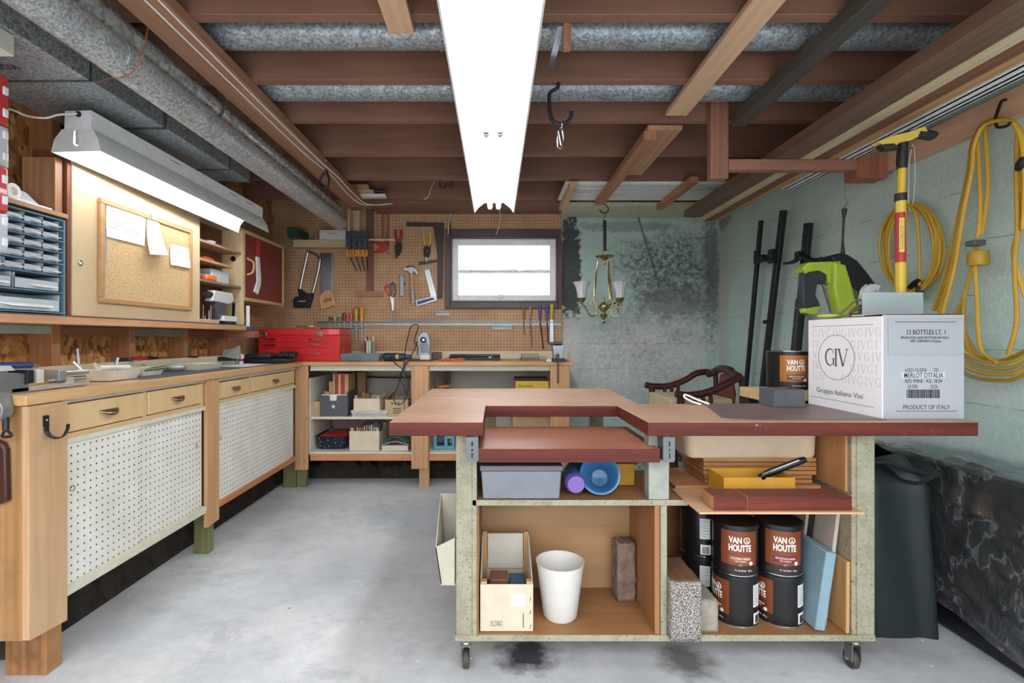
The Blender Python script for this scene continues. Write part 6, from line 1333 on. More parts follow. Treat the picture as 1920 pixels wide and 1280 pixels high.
def coffee(label, x, y, z, r, h, face, lid=True, lines=None, flavour='#8a4a2e', band='#7b3f22', tx='COLOMBIAN MEDIUM', low=False):
    """face: angle of the front of the label, from the camera direction (-y), to the right"""
    t = thing('coffee_can', label, 'can', (x, y, z), 'coffee cans')
    c = Vector((x, y, z))
    obj('body', MB().lathe([(r*.97, .001), (r, .003), (r, h-.004), (r*.97, h-.002)], c, 48), plain('#1d1b1c', .3, .2), t)
    if lid: obj('lid', MB().lathe([(r*1.03, h-.012), (r*1.035, h-.008), (r*1.03, h), (r*.98, h+.003), (r*.9, h+.001), (.0005, h+.001)], c, 48, caps=False), plain('#141416', .4), t)
    else: obj('rim', MB().lathe([(r*.985, h-.003), (r*1.01, h-.001), (r*1.01, h), (r*.95, h), (r*.95, h-.006)], c, 48, caps=False), CHROME, t)
    obj('bottom_rim', MB().lathe([(r*1.01, 0), (r*1.012, .003), (r*1.0, .004)], c, 48, caps=False), CHROME, t)
    def cy(u0, v0, up=0):  # u metres along the wall of the can, v up
        def f(u, v, d): 
            a = face+(u0+u)/r; rr = r+.0006+up+max(d, 0)
            return c+Vector((rr*math.sin(a), -rr*math.cos(a), v0+v))
        return f
    def patch(u0, u1, v0, v1, mat, name, up=0, par=t, tilt=0):
        g = cy(0, 0, up); nu = max(2, int((u1-u0)/.004))
        return obj(name, MB().sheet(lambda a, b_: g(u0+(u1-u0)*a, v0+(v1-v0)*b_, 0), nu, 1, .0004), mat, par)
    lb = patch(-.055, .060, .02*0+.035, h-.016, plain(band, .35, .1), 'label_panel', -.0004)
    patch(-.055, .060, .008, .035, plain('#2a201d', .35), 'label_foot', -.0004, lb)
    mm = MB(); mm.text('VAN', .038, .020, cy(-.030, h*.66), bold=.03); mm.text('HOUTTE', .068, .022, cy(-.030, h*.50), bold=.03)
    obj('brand_lettering', mm, plain('#f1ede4', .4, var=0), lb)
    mm = MB()
    for rr_ in (.0105, .0085): 
        g = cy(.024, h*.66+.010, .0002)
        mm.tube([g(rr_*math.cos(i*math.pi/10), rr_*math.sin(i*math.pi/10), 0) for i in range(20)], .0006, 5, closed=True)
    mm.tube([cy(.024, h*.66+.010, .0002)(a, b_, 0) for a, b_ in ((0, -.006), (0, .005))], .0012, 5); mm.tube([cy(.024, h*.66+.010, .0002)(a, b_, 0) for a, b_ in ((-.005, -.001), (-.003, -.005), (.003, -.005), (.005, -.001))], .0008, 5)
    obj('emblem', mm, plain('#f1ede4', .4, var=0), lb)
    fp = patch(-.030, .040, h*.27, h*.41, plain(flavour, .4), 'flavour_panel', .0001, lb)
    mm = MB(); mm.text(tx, .058, .0065, cy(-.024, h*.34, .0006)); mm.text('100% ARABICA', .034, .004, cy(-.012, h*.295, .0006)); obj('flavour_lettering', mm, plain('#efe3d6', .5, var=0), fp)
    mm = MB(); g = cy(0, 0, .0004); mm.ell(g(.004, h*.235, 0), (.008, .002, .005), 12); obj('coffee_bean', mm, plain('#9c6238', .5), lb)
    mm = MB(); mm.lathe([(.006, 0), (.006, .0008)], g(.037, h*.27, 0), 16, Matrix.Rotation(face+.037/r, 4, 'Z') @ Matrix.Rotation(R(90), 4, 'X')); obj('seal', mm, plain('#e8e8e4', .4), lb)
    mm = MB(); mm.text('875 g', .013, .006, cy(.028, h*.10)); mm.text('A.L. Van Houtte', .034, .005, cy(-.012, h*.11)); obj('weight', mm, plain('#efece4', .5, var=0), lb)
    # back of the can: nutrition table and barcode
    bk = math.pi*.62*r
    nf = patch(bk, bk+.034, h*.40, h*.84, plain('#e4e4e2', .5), 'nutrition_table', -.0002)
    g = cy(bk, 0, .0006); mm = MB()
    for k in range(12):
        v0 = h*.80-k*.0052; w = random.uniform(.014, .030)
        for a in range(3): mm.quadbox([g(.002+w*a/3, v0, 0), g(.002+w*(a+1)/3, v0, 0), g(.002+w*(a+1)/3, v0, .0003), g(.002+w*a/3, v0, .0003)], [g(.002+w*a/3, v0+.0014, 0), g(.002+w*(a+1)/3, v0+.0014, 0), g(.002+w*(a+1)/3, v0+.0014, .0003), g(.002+w*a/3, v0+.0014, .0003)])
    obj('table_lines', mm, plain('#5f5f62', .5), nf)
    bc = patch(bk+.002, bk+.036, .010, .044, plain('#ececea', .5), 'barcode_label', -.0002)
    mm = MB(); u = .008
    while u < .030:
        w = random.choice((.0006, .001, .0016)); mm.quadbox([g(u, .013, 0), g(u+w, .013, 0), g(u+w, .013, .0003), g(u, .013, .0003)], [g(u, .038, 0), g(u+w, .038, 0), g(u+w, .038, .0003), g(u, .038, .0003)]); u += w+random.choice((.0007, .0012))
    obj('barcode', mm, plain('#222224', .5), bc)
    return t
rc_ = .070; hc_ = .160
xa, xb = PX(1378, 1.655), PX(1459, 1.655)+.002
xb = xa+.1455
coffee('coffee can with nutrition table showing, bottom of the left stack', xa, 1.655, ZS, rc_, hc_, -1.55)
coffee('coffee can with nutrition table showing, bottom of the right stack', xb, 1.655, ZS, rc_, hc_, -1.60, flavour='#5e1c2c')
random.seed(2)
coffee('colombian coffee can standing on top of the left stack', xa, 1.655, ZS+hc_+.004, rc_, hc_, .02-.30)
coffee('coffee can with a dark red flavour band, on top of the right stack', xb, 1.655, ZS+hc_+.004, rc_, hc_, -.30, flavour='#6d1e30', tx='MELANGE DE LA MAISON')
for k, l in enumerate(('bottom of the pair half hidden behind the left stack', 'upper of the pair half hidden behind the left stack')): coffee('black coffee can, '+l, xa-.055, 1.795, ZS+k*(hc_+.004), rc_, hc_, -2.4)
def lean(name, label, cat, cx_, y0, y1, z0, L, th, ang, mat, bevel=.002, edge=None):
    """a slab standing on the shelf along Y, leaning in X by ang from the vertical"""
    t_ = (math.sin(ang), math.cos(ang)); n_ = (math.cos(ang), -math.sin(ang))
    base = [(cx_, z0+th*abs(math.sin(ang))), ]
    p0 = (cx_, z0+th*max(0, math.sin(ang)));
    c_ = [p0, (p0[0]+n_[0]*th, p0[1]+n_[1]*th)]; c_ += [(c_[1][0]+t_[0]*L, c_[1][1]+t_[1]*L), (c_[0][0]+t_[0]*L, c_[0][1]+t_[1]*L)]
    mm = MB(); mm.quadbox([(c_[0][0], y0, c_[0][1]), (c_[1][0], y0, c_[1][1]), (c_[1][0], y1, c_[1][1]), (c_[0][0], y1, c_[0][1])], [(c_[3][0], y0, c_[3][1]), (c_[2][0], y0, c_[2][1]), (c_[2][0], y1, c_[2][1]), (c_[3][0], y1, c_[3][1])])
    return obj(name, mm, mat, bevel=bevel, label=label, cat=cat)
lean('foam_slab', 'light blue foam slab leaning beside the coffee cans', 'foam slab', PX(1530, 1.56), 1.565, 1.76, ZS+.001, .250, .033, R(8.5), plain('#809ca8', .8, bumpy=.3), .004)
lean('particle_board', 'white faced particle board leaning behind the blue foam slab', 'board', 1.054, 1.60, 1.70, ZS+.001, .37, .012, R(7.2), [plain('#b8aca0', .6)], .001)
lean('particle_board', 'second white faced board leaning deeper in the right bay', 'board', 1.035, 1.72, 1.84, ZS+.001, .38, .010, R(7.5), plain('#b4aaa2', .6), .001)
lean('thin_board', 'narrow light wooden slat standing at the right end of the lower bay', 'slat', 1.098, 1.556, 1.85, ZS+.001, .225, .011, R(.5), wood('#c49a68', '#9a7040', 'Z'), .001)
# ================================================================ on the tabletop
zt_ = ZT
q = [(PX(1320, 1.91)-.0, 1.905), (1.205, 1.905), (1.205, 1.53), (.80, 1.53), (.745, 1.545), (.715, 1.575)]
obj('table_mat', MB().topflat([q], zt_+.0004, .0022), wood('#75605f', '#5b4848', 'X', contrast=.6, rough=.4), label='purplish brown mat lying on the right half of the tabletop', cat='mat')
cord('bent white plastic covered wire hook lying at the back edge of the tabletop', [(.80, 1.86, zt_+.006), (.765, 1.89, zt_+.02), (.735, 1.90, zt_+.034), (.722, 1.90, zt_+.036), (.722, 1.895, zt_+.026), (.745, 1.885, zt_+.012), (.770, 1.86, zt_+.0045)], .004, '#efeeea', name='wire_hook', cat='hook')
# wine carton
gx0, gx1, gy0, gy1, gz0, gz1 = 1.2125, 1.470, 1.558, 1.925, zt_+.0005, PZ(590, 1.558)
gb = thing('wine_carton', 'tall white and grey wine carton with a circled emblem on the tabletop', 'carton', ((gx0+gx1)/2, (gy0+gy1)/2, gz0))
WH = plain('#e6e6ea', .6, var=.01); GR = plain('#a9abb1', .6, var=.02)
obj('left_face', MB().box(gx0, gx0+.004, gy0, gy1, gz0, gz1-.004), WH, gb); obj('right_face', MB().box(gx0+.004, gx1, gy0, gy0+.004, gz0, gz1), GR, gb)
obj('back_face', MB().box(gx0+.004, gx1, gy1-.004, gy1, gz0, gz1-.006), GR, gb); obj('far_side', MB().box(gx1-.004, gx1, gy0+.004, gy1-.004, gz0, gz1), GR, gb); obj('bottom', MB().box(gx0+.004, gx1-.004, gy0+.004, gy1-.004, gz0, gz0+.004), GR, gb)
obj('red_flap', MB().quadbox([(gx0+.02, gy0+.02, gz1+.0005), (gx1-.002, gy0+.002, gz1+.0005), (gx1-.002, gy0+.13, gz1+.0005), (gx0+.02, gy0+.12, gz1+.0005)], [(gx0+.02, gy0+.02, gz1+.003), (gx1-.002, gy0+.002, gz1+.004), (gx1-.002, gy0+.13, gz1+.006), (gx0+.02, gy0+.12, gz1+.003)]), plain('#5a2422', .6), gb)
obj('hand_flap', MB().box(gx0+.018, gx1-.002, gy0-.0025, gy0-.0003, PZ(665, gy0), gz1-.012), plain('#a4a6ac', .6, var=.02), gb, .001)
def gf(u0, v0): return lambda u, v, d: Vector((gx0-.0002-max(d, 0), gy1-(u0+u), gz0+v0+v))      # left face: u from the far edge towards the camera
def ff(x0, z0, up=0): return lambda u, v, d: Vector((x0+u, gy0-.0002-up-max(d, 0), z0+v))
def serif(mb, ch, x, y, h, fn, wk=1.0):
    """thin roman capitals built from strokes"""
    def st(pts, w0):
        for (a, b_) in zip(pts, pts[1:]):
            d = Vector((b_[0]-a[0], b_[1]-a[1])); n = Vector((-d.y, d.x)).normalized()*w0/2
            q = [fn(x+p[0], y+p[1], .0) for p in ((a[0]-n.x, a[1]-n.y), (b_[0]-n.x, b_[1]-n.y), (b_[0]+n.x, b_[1]+n.y), (a[0]+n.x, a[1]+n.y))]
            r_ = [fn(x+p[0], y+p[1], .0003) for p in ((a[0]-n.x, a[1]-n.y), (b_[0]-n.x, b_[1]-n.y), (b_[0]+n.x, b_[1]+n.y), (a[0]+n.x, a[1]+n.y))]
            mb.quadbox(q, r_)
    T, t_ = h*.13*wk, h*.045*wk
    if ch == 'I': st([(h*.14, 0), (h*.14, h)], T); st([(0, 0), (h*.28, 0)], t_); st([(0, h), (h*.28, h)], t_); return h*.36
    if ch == 'V': st([(h*.08, h), (h*.42, 0)], T); st([(h*.44, 0), (h*.76, h)], t_*1.2); st([(-.04*h, h), (h*.22, h)], t_); st([(h*.62, h), (h*.86, h)], t_); return h*.80
    pts = [(h*.42+h*.40*math.cos(R(a)), h*.5+h*.5*math.sin(R(a))) for a in range(48, 318, 18)]
    for i, (a, b_) in enumerate(zip(pts, pts[1:])): st([a, b_], t_+(T-t_)*max(0, math.sin(math.pi*(i+.5)/(len(pts)-1)))**1.5)
    st([(h*.72, h*.04), (h*.72, h*.42)], T*.9); st([(h*.56, h*.42), (h*.84, h*.42)], t_); st([(h*.68, h*.70), (h*.68, h*.93)], t_); return h*.90
GH = gz1-gz0; GL = gy1-gy0
m_ = MB(); 
def inring(u, v): return ((u-.155)/.095)**2+((v-GH*.565)/.082)**2 < 1
rows = [(.075*GH/.33+.0, 0), (.112, 2), (.150, 0), (.188, 2), (.226, 0), (.262, 0)]
for ri, (v0, s0) in enumerate(((.098, 0), (.138, 1), (.178, 2), (.218, 1), (.258, 0))):
    u = .028; i = s0
    while u < GL-.022:
        ch = 'GIV'[i % 3]; w_ = {'G': .034, 'I': .014, 'V': .030}[ch]
        if not inring(u+w_/2, v0+.014+.0): serif(m_, ch, u, v0, .028, gf(0, 0), .6)
        u += w_; i += 1
obj('pale_pattern', m_, plain('#b9bbc2', .6, var=0), gb, kind='stuff')
m_ = MB(); u = .100
for ch in 'GIV': u += serif(m_, ch, u, GH*.565-.030, .060, gf(0, 0), 1.0)*(.88)
g = gf(0, 0)
m_.tube([g(.155+.093*math.cos(i*math.pi/24), GH*.565+.080*math.sin(i*math.pi/24), .0002) for i in range(48)], .0008, 5, closed=True)
obj('emblem', m_, plain('#4d4f57', .6, var=0), gb)
m_ = MB(); m_.text('Gruppo Italiano Vini', .235, .024, gf(.050, .045)); obj('maker_lettering', m_, plain('#43454c', .6, var=0), gb)
for v0 in (.030, GH-.030): obj('rule_line', MB().box(gx0-.0006, gx0-.0001, gy0+.035, gy1-.02, gz0+v0, gz0+v0+.0014), plain('#55575e', .6, var=0), gb)
Q = gy0; random.seed(3)
INK = plain('#3b3d44', .6, var=0)
for nm, rows in (('flap_lettering', (('12 BOTTLES LT. 1', 1699, 1771, 627, 618, .003), ('PRODUCED AND BOTTLED IN ITALY', 1688, 1778, 635, 630.5, .003), ('NET CONTENTS 12 Litres', 1706, 1763, 641.5, 637, .003))),
                 ('wine_lettering', (('61521-12-2016', 1697, 1737, 697, 690, 0), ('CD', 1751, 1759, 697, 690, 0), ('MERLOT D\'ITALIA', 1695, 1768, 708, 698, .0006), ('RED WINE - KG. 18.04', 1697, 1766, 717.5, 710.5, 0), ('L8 030', 1702, 1720, 728, 721, 0), ('15:26', 1745, 1758, 728, 721, 0))),
                 ('origin_lettering', (('PRODUCT OF ITALY', 1693, 1781, 767, 759, 0),))):
    m_ = MB()
    for s_, a, b_, c_, d_, up in rows: m_.text(s_, PX(b_, Q)-PX(a, Q), PZ(d_, Q)-PZ(c_, Q), ff(PX(a, Q), PZ(c_, Q), up), bold=.004)
    obj(nm, m_, INK, gb)
m_ = MB(); x = PX(1700, Q); xe = PX(1760, Q); random.seed(4)
while x < xe: w_ = random.choice((.0010, .0016, .0026, .0036)); m_.box(x, x+w_, Q-.0006, Q-.0001, PZ(746, Q), PZ(730, Q)); x += w_+random.choice((.0009, .0014, .002))
obj('barcode', m_, plain('#232428', .6, var=0), gb)
obj('rule_line', MB().box(PX(1680, Q), PX(1794, Q), Q-.0006, Q-.0001, PZ(771, Q), PZ(770, Q)), plain('#44464c', .6, var=0), gb)
obj('rule_line', MB().box(PX(1677, Q), PX(1791, Q), Q-.0036, Q-.0028, PZ(604, Q), PZ(603, Q)), plain('#44464c', .6, var=0), gb)
obj('paper_sticker', MB().box(PX(1690, Q), PX(1772, Q), Q-.00045, Q-.00005, PZ(709, Q), PZ(697, Q)), plain('#bfc0c4', .6, var=0), gb)
# things on / around the carton
obj('translucent_sheet', MB().box(PX(1617, 1.70), PX(1741, 1.70)-.018, 1.70, 1.7025, gz1-.16, PZ(548, 1.70)), plain('#c3cfd2', .35, trans=.35, var=.02), label='translucent plastic sheet standing up out of the wine carton', cat='sheet', bevel=.0)
def crump(c, r, n, amp, seed):
    random.seed(seed); m_ = MB(); m_.ell(c, r, n)
    for v_ in m_.bm.verts: v_.co += Vector([random.uniform(-amp, amp) for _ in range(3)])
    return m_
obj('plastic_bag', crump(P(1630, 553, 1.82), (.032, .03, .040), 14, .008, 5), plain('#dfe4e6', .25, trans=.4), smooth=20, label='crumpled clear plastic bag on the wine carton behind the sheet', cat='bag')
obj('green_lid', MB().lathe([(.0005, 0), (.034, 0), (.040, .006), (.040, .012), (.035, .014), (.0005, .010)], (PX(1556, 1.84), 1.84, gz1+.001), 28, caps=False), plain('#b9c46a', .5), label='pale green round lid lying on the wine carton', cat='lid')
cord('brown rope coil lying over the back corner of the wine carton', [P(1572, 588, 1.80), P(1585, 580, 1.80), P(1600, 566, 1.80), P(1612, 562, 1.81), P(1620, 566, 1.82), P(1612, 572, 1.83), P(1598, 580, 1.83), P(1592, 588, 1.82), P(1602, 582, 1.80), P(1615, 578, 1.80), P(1622, 586, 1.80), P(1608, 589, 1.80), P(1590, 588.5, 1.78)], .0042, '#8f7c66', name='rope', cat='rope')
obj('white_strip', MB().box(gx0-.0, gx0+.05, 1.66, 1.69, gz1+.001, gz1+.005), plain('#d6d4cc', .5), label='small white strip lying on the top edge of the wine carton', cat='strip')
# grey box and plank with can behind
obj('grey_box', openbox(1.008, 1.122, 1.80, 1.90, zt_+.004, zt_+.066), plain('#595b62', .6), label='open dark grey box on the tabletop left of the wine carton', cat='box')
tr = thing('trestle', 'pale plank on black legs standing behind the mobile bench', 'trestle', (1.28, 2.05, 0))
obj('plank', MB().box(1.045, 1.32, 1.945, 2.13, .803, .843), wood('#d8bd92', '#b8935f', 'X', knots=.6), tr, .003)
for x in (1.08, 1.225):
    for y in (1.97, 2.10): obj('leg', MB().box(x-.02, x+.02, y-.015, y+.015, 0, .803), BLACK, tr, .002)
coffee('larger coffee can with a golden brown label on the plank behind the bench', PX(1478, 2.035), 2.035, .843, .080, .155, -.22, lid=False, band='#a5672c', flavour='#5e3a22', tx='FRENCH ROAST')
# ================================================================ armchair behind the bench
MAH = wood('#4a201c', '#2c1210', 'X', rough=.3, contrast=.6)
ch = thing('armchair', 'dark mahogany captain\'s armchair standing behind the mobile bench', 'chair', (1.2, 3.05, 0))
obj('seat', loft(MB(), [(rrect(.98, 1.42, 2.80, 3.30, .08), .425), (rrect(.97, 1.43, 2.79, 3.31, .09), .44), (rrect(.98, 1.42, 2.80, 3.30, .08), .46)]), MAH, ch)
for x, y in ((1.02, 2.84), (1.02, 3.26), (1.39, 2.86), (1.39, 3.24)): obj('leg', MB().tube([(x, y, 0), (x, y, .12), (x, y, .3), (x, y, .43)], [.016, .022, .024, .020], 12), MAH, ch)
armf = [P(1210, 721, 3.30), P(1225, 724, 3.30), P(1255, 723, 3.30), P(1285, 712, 3.30), P(1305, 700, 3.30), P(1325, 697, 3.30), P(1337, 700, 3.28)]
armn = [P(1267, 738, 2.80), P(1290, 741, 2.80), P(1320, 737, 2.80), P(1345, 728, 2.80), P(1368, 716, 2.80), P(1389, 706, 2.82)]
for a in (armf, armn): obj('arm', MB().tube(smoothpts(a, 5), .021, 10, flat=1.5 if 0 else 1), MAH, ch)
for (a, pts) in ((3.29, ((1222, 724), (1246, 723), (1259, 721), (1271, 717))), (2.81, ((1276, 741), (1303, 740), (1318, 737), (1332, 733)))):
    for i, (px, py) in enumerate(pts):
        p = P(px, py, a); obj('arm_spindle', MB().tube([p, (p.x+.004, a, .62), (p.x+.008, a, .455)], [.012 if i else .022, .010 if i else .018, .012], 10), MAH, ch)
crest = smoothpts([P(1327, 701, 3.28), P(1337, 698, 3.24), P(1345, 693, 3.16), P(1355, 691, 3.08), P(1368, 694, 2.98), P(1376, 701, 2.92), P(1385, 706, 2.84)], 4)
obj('crest_rail', MB().tube(crest, .024, 10), MAH, ch)
sp_ = [(PX(1336, 3.1), 0), ]
obj('splat', MB().flat([[(3.02, .46), (3.10, .46), (3.14, .60), (3.17, .72), (3.13, .82), (3.06, .84), (2.99, .82), (2.95, .72), (2.98, .60)]], .014, Matrix(((0, 0, 1, 1.415), (1, 0, 0, 0), (0, 1, 0, 0), (0, 0, 0, 1)))), wood('#7a4338', '#5a2c24', 'Z'), ch, .003)
for y in (2.88, 3.22): obj('back_post', MB().tube([(1.41, y, .45), (1.43, y, .65), (1.425, y, .83)], [.016, .014, .016], 10), MAH, ch)
boxt('carton', 1.0, 1.36, 2.85, 3.24, .461, .700, plain('#c6b597', .7), 'pale closed carton resting on the seat of the dark armchair', 'carton', .004)
# ================================================================ chandelier hanging over there
BR = plain('#a89a6c', .25, .9)
Yh = 3.48; cxh = PX(1133, Yh)
lh = thing('s_hook', 'dark S shaped hook carrying the chandelier from a batten end', 'hook', P(1132, 400, Yh))
obj('hook', MB().tube(smoothpts([P(1127, 369, Yh), P(1126, 374, Yh), P(1132, 381, Yh), P(1140, 389, Yh), P(1139, 397, Yh), P(1130, 399, Yh), P(1124, 393, Yh)], 5), .0045, 8), plain('#4a2d2a', .4, .5), lh)
cd = thing('chandelier', 'brass chandelier with two white fluted glass shades hanging before the mouldy wall', 'chandelier', P(1132, 600, Yh))
obj('wire_loops', MB().tube(smoothpts([P(1132, 398, Yh), P(1136, 403, Yh), P(1133, 408, Yh), P(1131, 413, Yh), P(1135, 418, Yh), P(1130, 424, Yh), P(1136, 428, Yh)], 4), .0028, 6), CHROME, cd)
obj('black_sleeve', MB().tube([P(1134, 413, Yh), P(1134, 440, Yh), P(1134, 470, Yh)], .0115, 12), plain('#1c1f2a', .6), cd)
obj('ring', MB().tube([P(1135+6*math.cos(i*math.pi/8), 474+5*math.sin(i*math.pi/8), Yh) for i in range(16)], .002, 6, closed=True), BR, cd)
k_ = Yh/F
obj('canopy', MB().lathe([(.0005, -.030), (.006, -.028), (.008, -.020), (.018, -.014), (.030, -.004), (.062, .006), (.066, .012), (.055, .014), (.0005, .014)], P(1134, 483, Yh), 32, caps=False), BR, cd)
obj('canopy_finial', MB().lathe([(.0005, -.052), (.008, -.046), (.005, -.036), (.006, -.028)], P(1134, 483, Yh), 16), BR, cd)
rods = [((1121, 489), (1113, 562), .0), ((1139, 489), (1144, 562), -.06), ((1141, 491), (1147, 560), .06)]
for a, b_, dy in rods:
    obj('rod', MB().tube([P(*a, Yh+dy*.3), P((a[0]+b_[0])/2, (a[1]+b_[1])/2-5, Yh+dy*.6), P((a[0]+b_[0])/2, (a[1]+b_[1])/2-4, Yh+dy*.6), P(*b_, Yh+dy)], [.006, .006, .009, .006], 8), BR, cd)
cm = MB()
for k in range(13): cm.tube([P(1151+1.6*math.cos(q*math.pi/3)*(1 if k % 2 else .4), 486+k*4+2.4*math.sin(q*math.pi/3), Yh+.03+(.003*math.cos(q*math.pi/3) if k % 2 == 0 else 0)) for q in range(6)], .0012, 5, closed=True)
obj('chain', cm, plain('#8f7a58', .4, .6), cd, kind='stuff')
obj('body', MB().lathe([(.0005, -.115), (.009, -.108), (.012, -.098), (.006, -.088), (.007, -.080), (.024, -.062), (.028, -.050), (.014, -.040), (.010, -.032), (.028, -.012), (.034, .0), (.034, .018), (.020, .030), (.010, .042), (.008, .056), (.010, .064), (.0005, .070)], P(1132, 577, Yh), 24, caps=False), BR, cd)
def armc(bx, dy, sgn, label=None):
    e = P(bx, 566, Yh+dy)
    m_ = MB()
    s = 1 if bx > 1132 else -1
    m_.tube(smoothpts([P(1132+s*6, 577, Yh), P(1132+s*12, 577, Yh+dy*.3), P(1132+s*14, 588, Yh+dy*.4), P(1132+s*21, 593, Yh+dy*.5), P(1132+s*28, 588, Yh+dy*.7), P(bx-s*6, 575, Yh+dy), P(bx-s*2, 572, Yh+dy), P(bx, 568, Yh+dy)], 5), .0055, 8)
    obj('curved_arm', m_, BR, cd)
    obj('scroll', MB().tube(smoothpts([P(1132+s*13, 579, Yh+dy*.3), P(1132+s*16, 570, Yh+dy*.4), P(1132+s*19, 563, Yh+dy*.4), P(1132+s*23, 562, Yh+dy*.4), P(1132+s*25, 568, Yh+dy*.4), P(1132+s*21, 572, Yh+dy*.4)], 4), .0045, 7), BR, cd)
    obj('cup', MB().lathe([(.0005, -.034), (.005, -.032), (.004, -.020), (.006, -.010), (.016, .0), (.026, .016), (.030, .028), (.028, .030), (.0005, .020)], e, 24, caps=False), BR, cd)
    obj('glass_shade', MB().lathe([(.028, .0), (.030, .018), (.034, .045), (.042, .078), (.056, .105), (.062, .112), (.059, .1125), (.040, .078), (.032, .045), (.027, .018), (.026, .0)], (e.x, e.y, e.z+.028), 48, caps=False, flute=.05, nf=12), plain('#dfe1e4', .25, trans=.35, var=.01), cd)
armc(1091, .0, -1); armc(1163, -.03, 1)
obj('rear_arm', MB().tube(smoothpts([P(1134, 577, Yh+.02), P(1142, 572, Yh+.10), P(1152, 568, Yh+.16), P(1165, 572, Yh+.17)], 4), .006, 8), plain('#8a6d4a', .3, .8), cd)
# ================================================================ black hook in the middle
Yk = 1.945
hk = thing('big_hook', 'large black screw hook under a joist, right of the long light', 'hook', P(1045, 230, Yk))
obj('hook', MB().tube(smoothpts([P(1047, 151, Yk), P(1047, 158, Yk), P(1045, 165, Yk), P(1035, 171, Yk), P(1030, 178, Yk), P(1030, 192, Yk), P(1031, 210, Yk), P(1035, 224, Yk), P(1044, 231, Yk), P(1056, 232, Yk), P(1066, 226, Yk), P(1071, 217, Yk), P(1071, 209, Yk)], 4), .0075, 10), plain('#23242c', .5), hk)
cb_ = thing('carabiner', 'shiny steel snap link hanging on the big black hook', 'carabiner', P(1051, 278, Yk))
obj('link', MB().tube(smoothpts([P(1052, 226, Yk-.012), P(1054, 234, Yk-.012), P(1053, 238, Yk), P(1047, 244, Yk), P(1046, 262, Yk), P(1047, 274, Yk), P(1051, 278, Yk), P(1055, 273, Yk), P(1057, 262, Yk), P(1055, 245, Yk), P(1051, 237, Yk), P(1050, 230, Yk+.01)], 4), .004, 8), CHROME, cb_)
obj('gate', MB().tube([P(1047, 245, Yk-.004), P(1052, 272, Yk-.004)], .003, 6), STEEL, cb_)
t = thing('sheet_metal_strap', 'bent grey metal strap hanging beside a small wood block under the nearest duct', 'strap', P(1035, 130, 1.6))
def strp(u, v): 
    a, b_ = P(1046+11*u, 49, 1.58), P(1026+12*u, 128, 1.62)
    return a*(1-v)+b_*v+Vector((0, .03*math.sin(math.pi*v), 0))
obj('strap', MB().sheet(strp, 2, 10, .0015), plain('#8f9398', .4, .7), t)
boxt('wood_block', PX(1054, 1.60), PX(1069, 1.60), 1.576, 1.60, PZ(98, 1.6), 2.07, wood('#b5805e', None, 'Z'), 'small wood block nailed to the joist beside the grey metal strap', 'block')
t = thing('cup_hook', 'tiny screw hook under the nearest visible joist', 'hook', P(1281, 48, 1.56))
obj('hook', MB().tube(smoothpts([P(1283, 40, 1.55), P(1283, 44, 1.55), P(1279, 47, 1.55), P(1280, 51, 1.55), P(1283, 50, 1.55)], 4), .0022, 6), STEEL, t)
# ================================================================ right wall
def W(px, py, X=1.772): Y = X*F/(px-930); return Vector((X, Y, PZ(py, Y)))
# black roof bars leaning along the wall
BK = plain('#17191d', .35)
def bar(name, label, a, b_, X, w, d, mat=BK, grp='black bars leaning on the mint wall', pos=None):
    A, B = W(*a, X), W(*b_, X); D = (A-B); 
    A2 = B-D.normalized()*(B.z/ (D.normalized().z)) if True else B
    n = D.normalized(); s = Vector((1, 0, 0)); u = n.cross(s).normalized()
    t = thing(name, label, 'bar', A2, grp)
    m_ = MB(); q = [u*w/2+s*d/2, -u*w/2+s*d/2, -u*w/2-s*d/2, u*w/2-s*d/2]
    m_.quadbox([A2+v_ for v_ in q], [A+v_ for v_ in q]); obj('rail', m_, mat, t, .003)
    m_ = MB(); q = [u*.004-s*(d/2+.002), -u*.004-s*(d/2+.002), -u*.004-s*d/2, u*.004-s*d/2]
    m_.quadbox([A2+n*.05+v_ for v_ in q], [A-n*.25+v_ for v_ in q]); obj('groove', m_, plain('#3b3e45', .3, .4), t)
    m_ = MB(); 
    for k in (.05, .14): m_.ell(A-n*k-s*(d/2), (.002, .004, .004), 8)
    obj('screw_heads', m_, STEEL, t, kind='stuff')
    return t, A, n, u
t, A, n, u = bar('roof_bar', 'leftmost of the three black bars, nearest the corner', (1427, 413), (1396, 755), 1.74, .030, .022)
bk_ = MB(); c = W(1423, 485, 1.70); bk_.box(1.69, 1.73, c.y-.05, c.y+.05, c.z-.025, c.z+.02).box(1.69, 1.705, c.y+.035, c.y+.05, c.z, c.z+.06)
bk_.tube([c+Vector((0, -.05, 0)), W(1440, 489, 1.70), W(1452, 487, 1.70)], [.012, .010, .012], 8); obj('clamp', bk_, BK, t, .003)
t, A, n, u = bar('roof_bar', 'longest of the three black bars, in the middle', (1469, 394), (1433, 700), 1.74, .044, .026)
bk_ = MB(); c = W(1447, 478, 1.715); bk_.box(1.70, 1.728, c.y-.02, c.y+.02, c.z-.05, c.z+.035); obj('clamp', bk_, BK, t, .003)
obj('knob', MB().ell(W(1434, 603, 1.72), (.012, .018, .014), 10), BK, t)
t, A, n, u = bar('roof_bar', 'third black bar with a wide cross arm, behind the green blower', (1516, 418), (1503, 560), 1.74, .052, .026)
bk_ = MB(); bk_.tube(smoothpts([W(1470, 494, 1.715), W(1490, 490, 1.71), W(1503, 480, 1.71), W(1518, 486, 1.71), W(1530, 488, 1.715), W(1541, 485, 1.72)], 4), [.008]*3+[.012]*4+[.016]*6+[.013]*5+[.012]*3, 8); c = W(1500, 478, 1.72); bk_.box(1.70, 1.728, c.y-.02, c.y+.02, c.z-.02, c.z+.02)
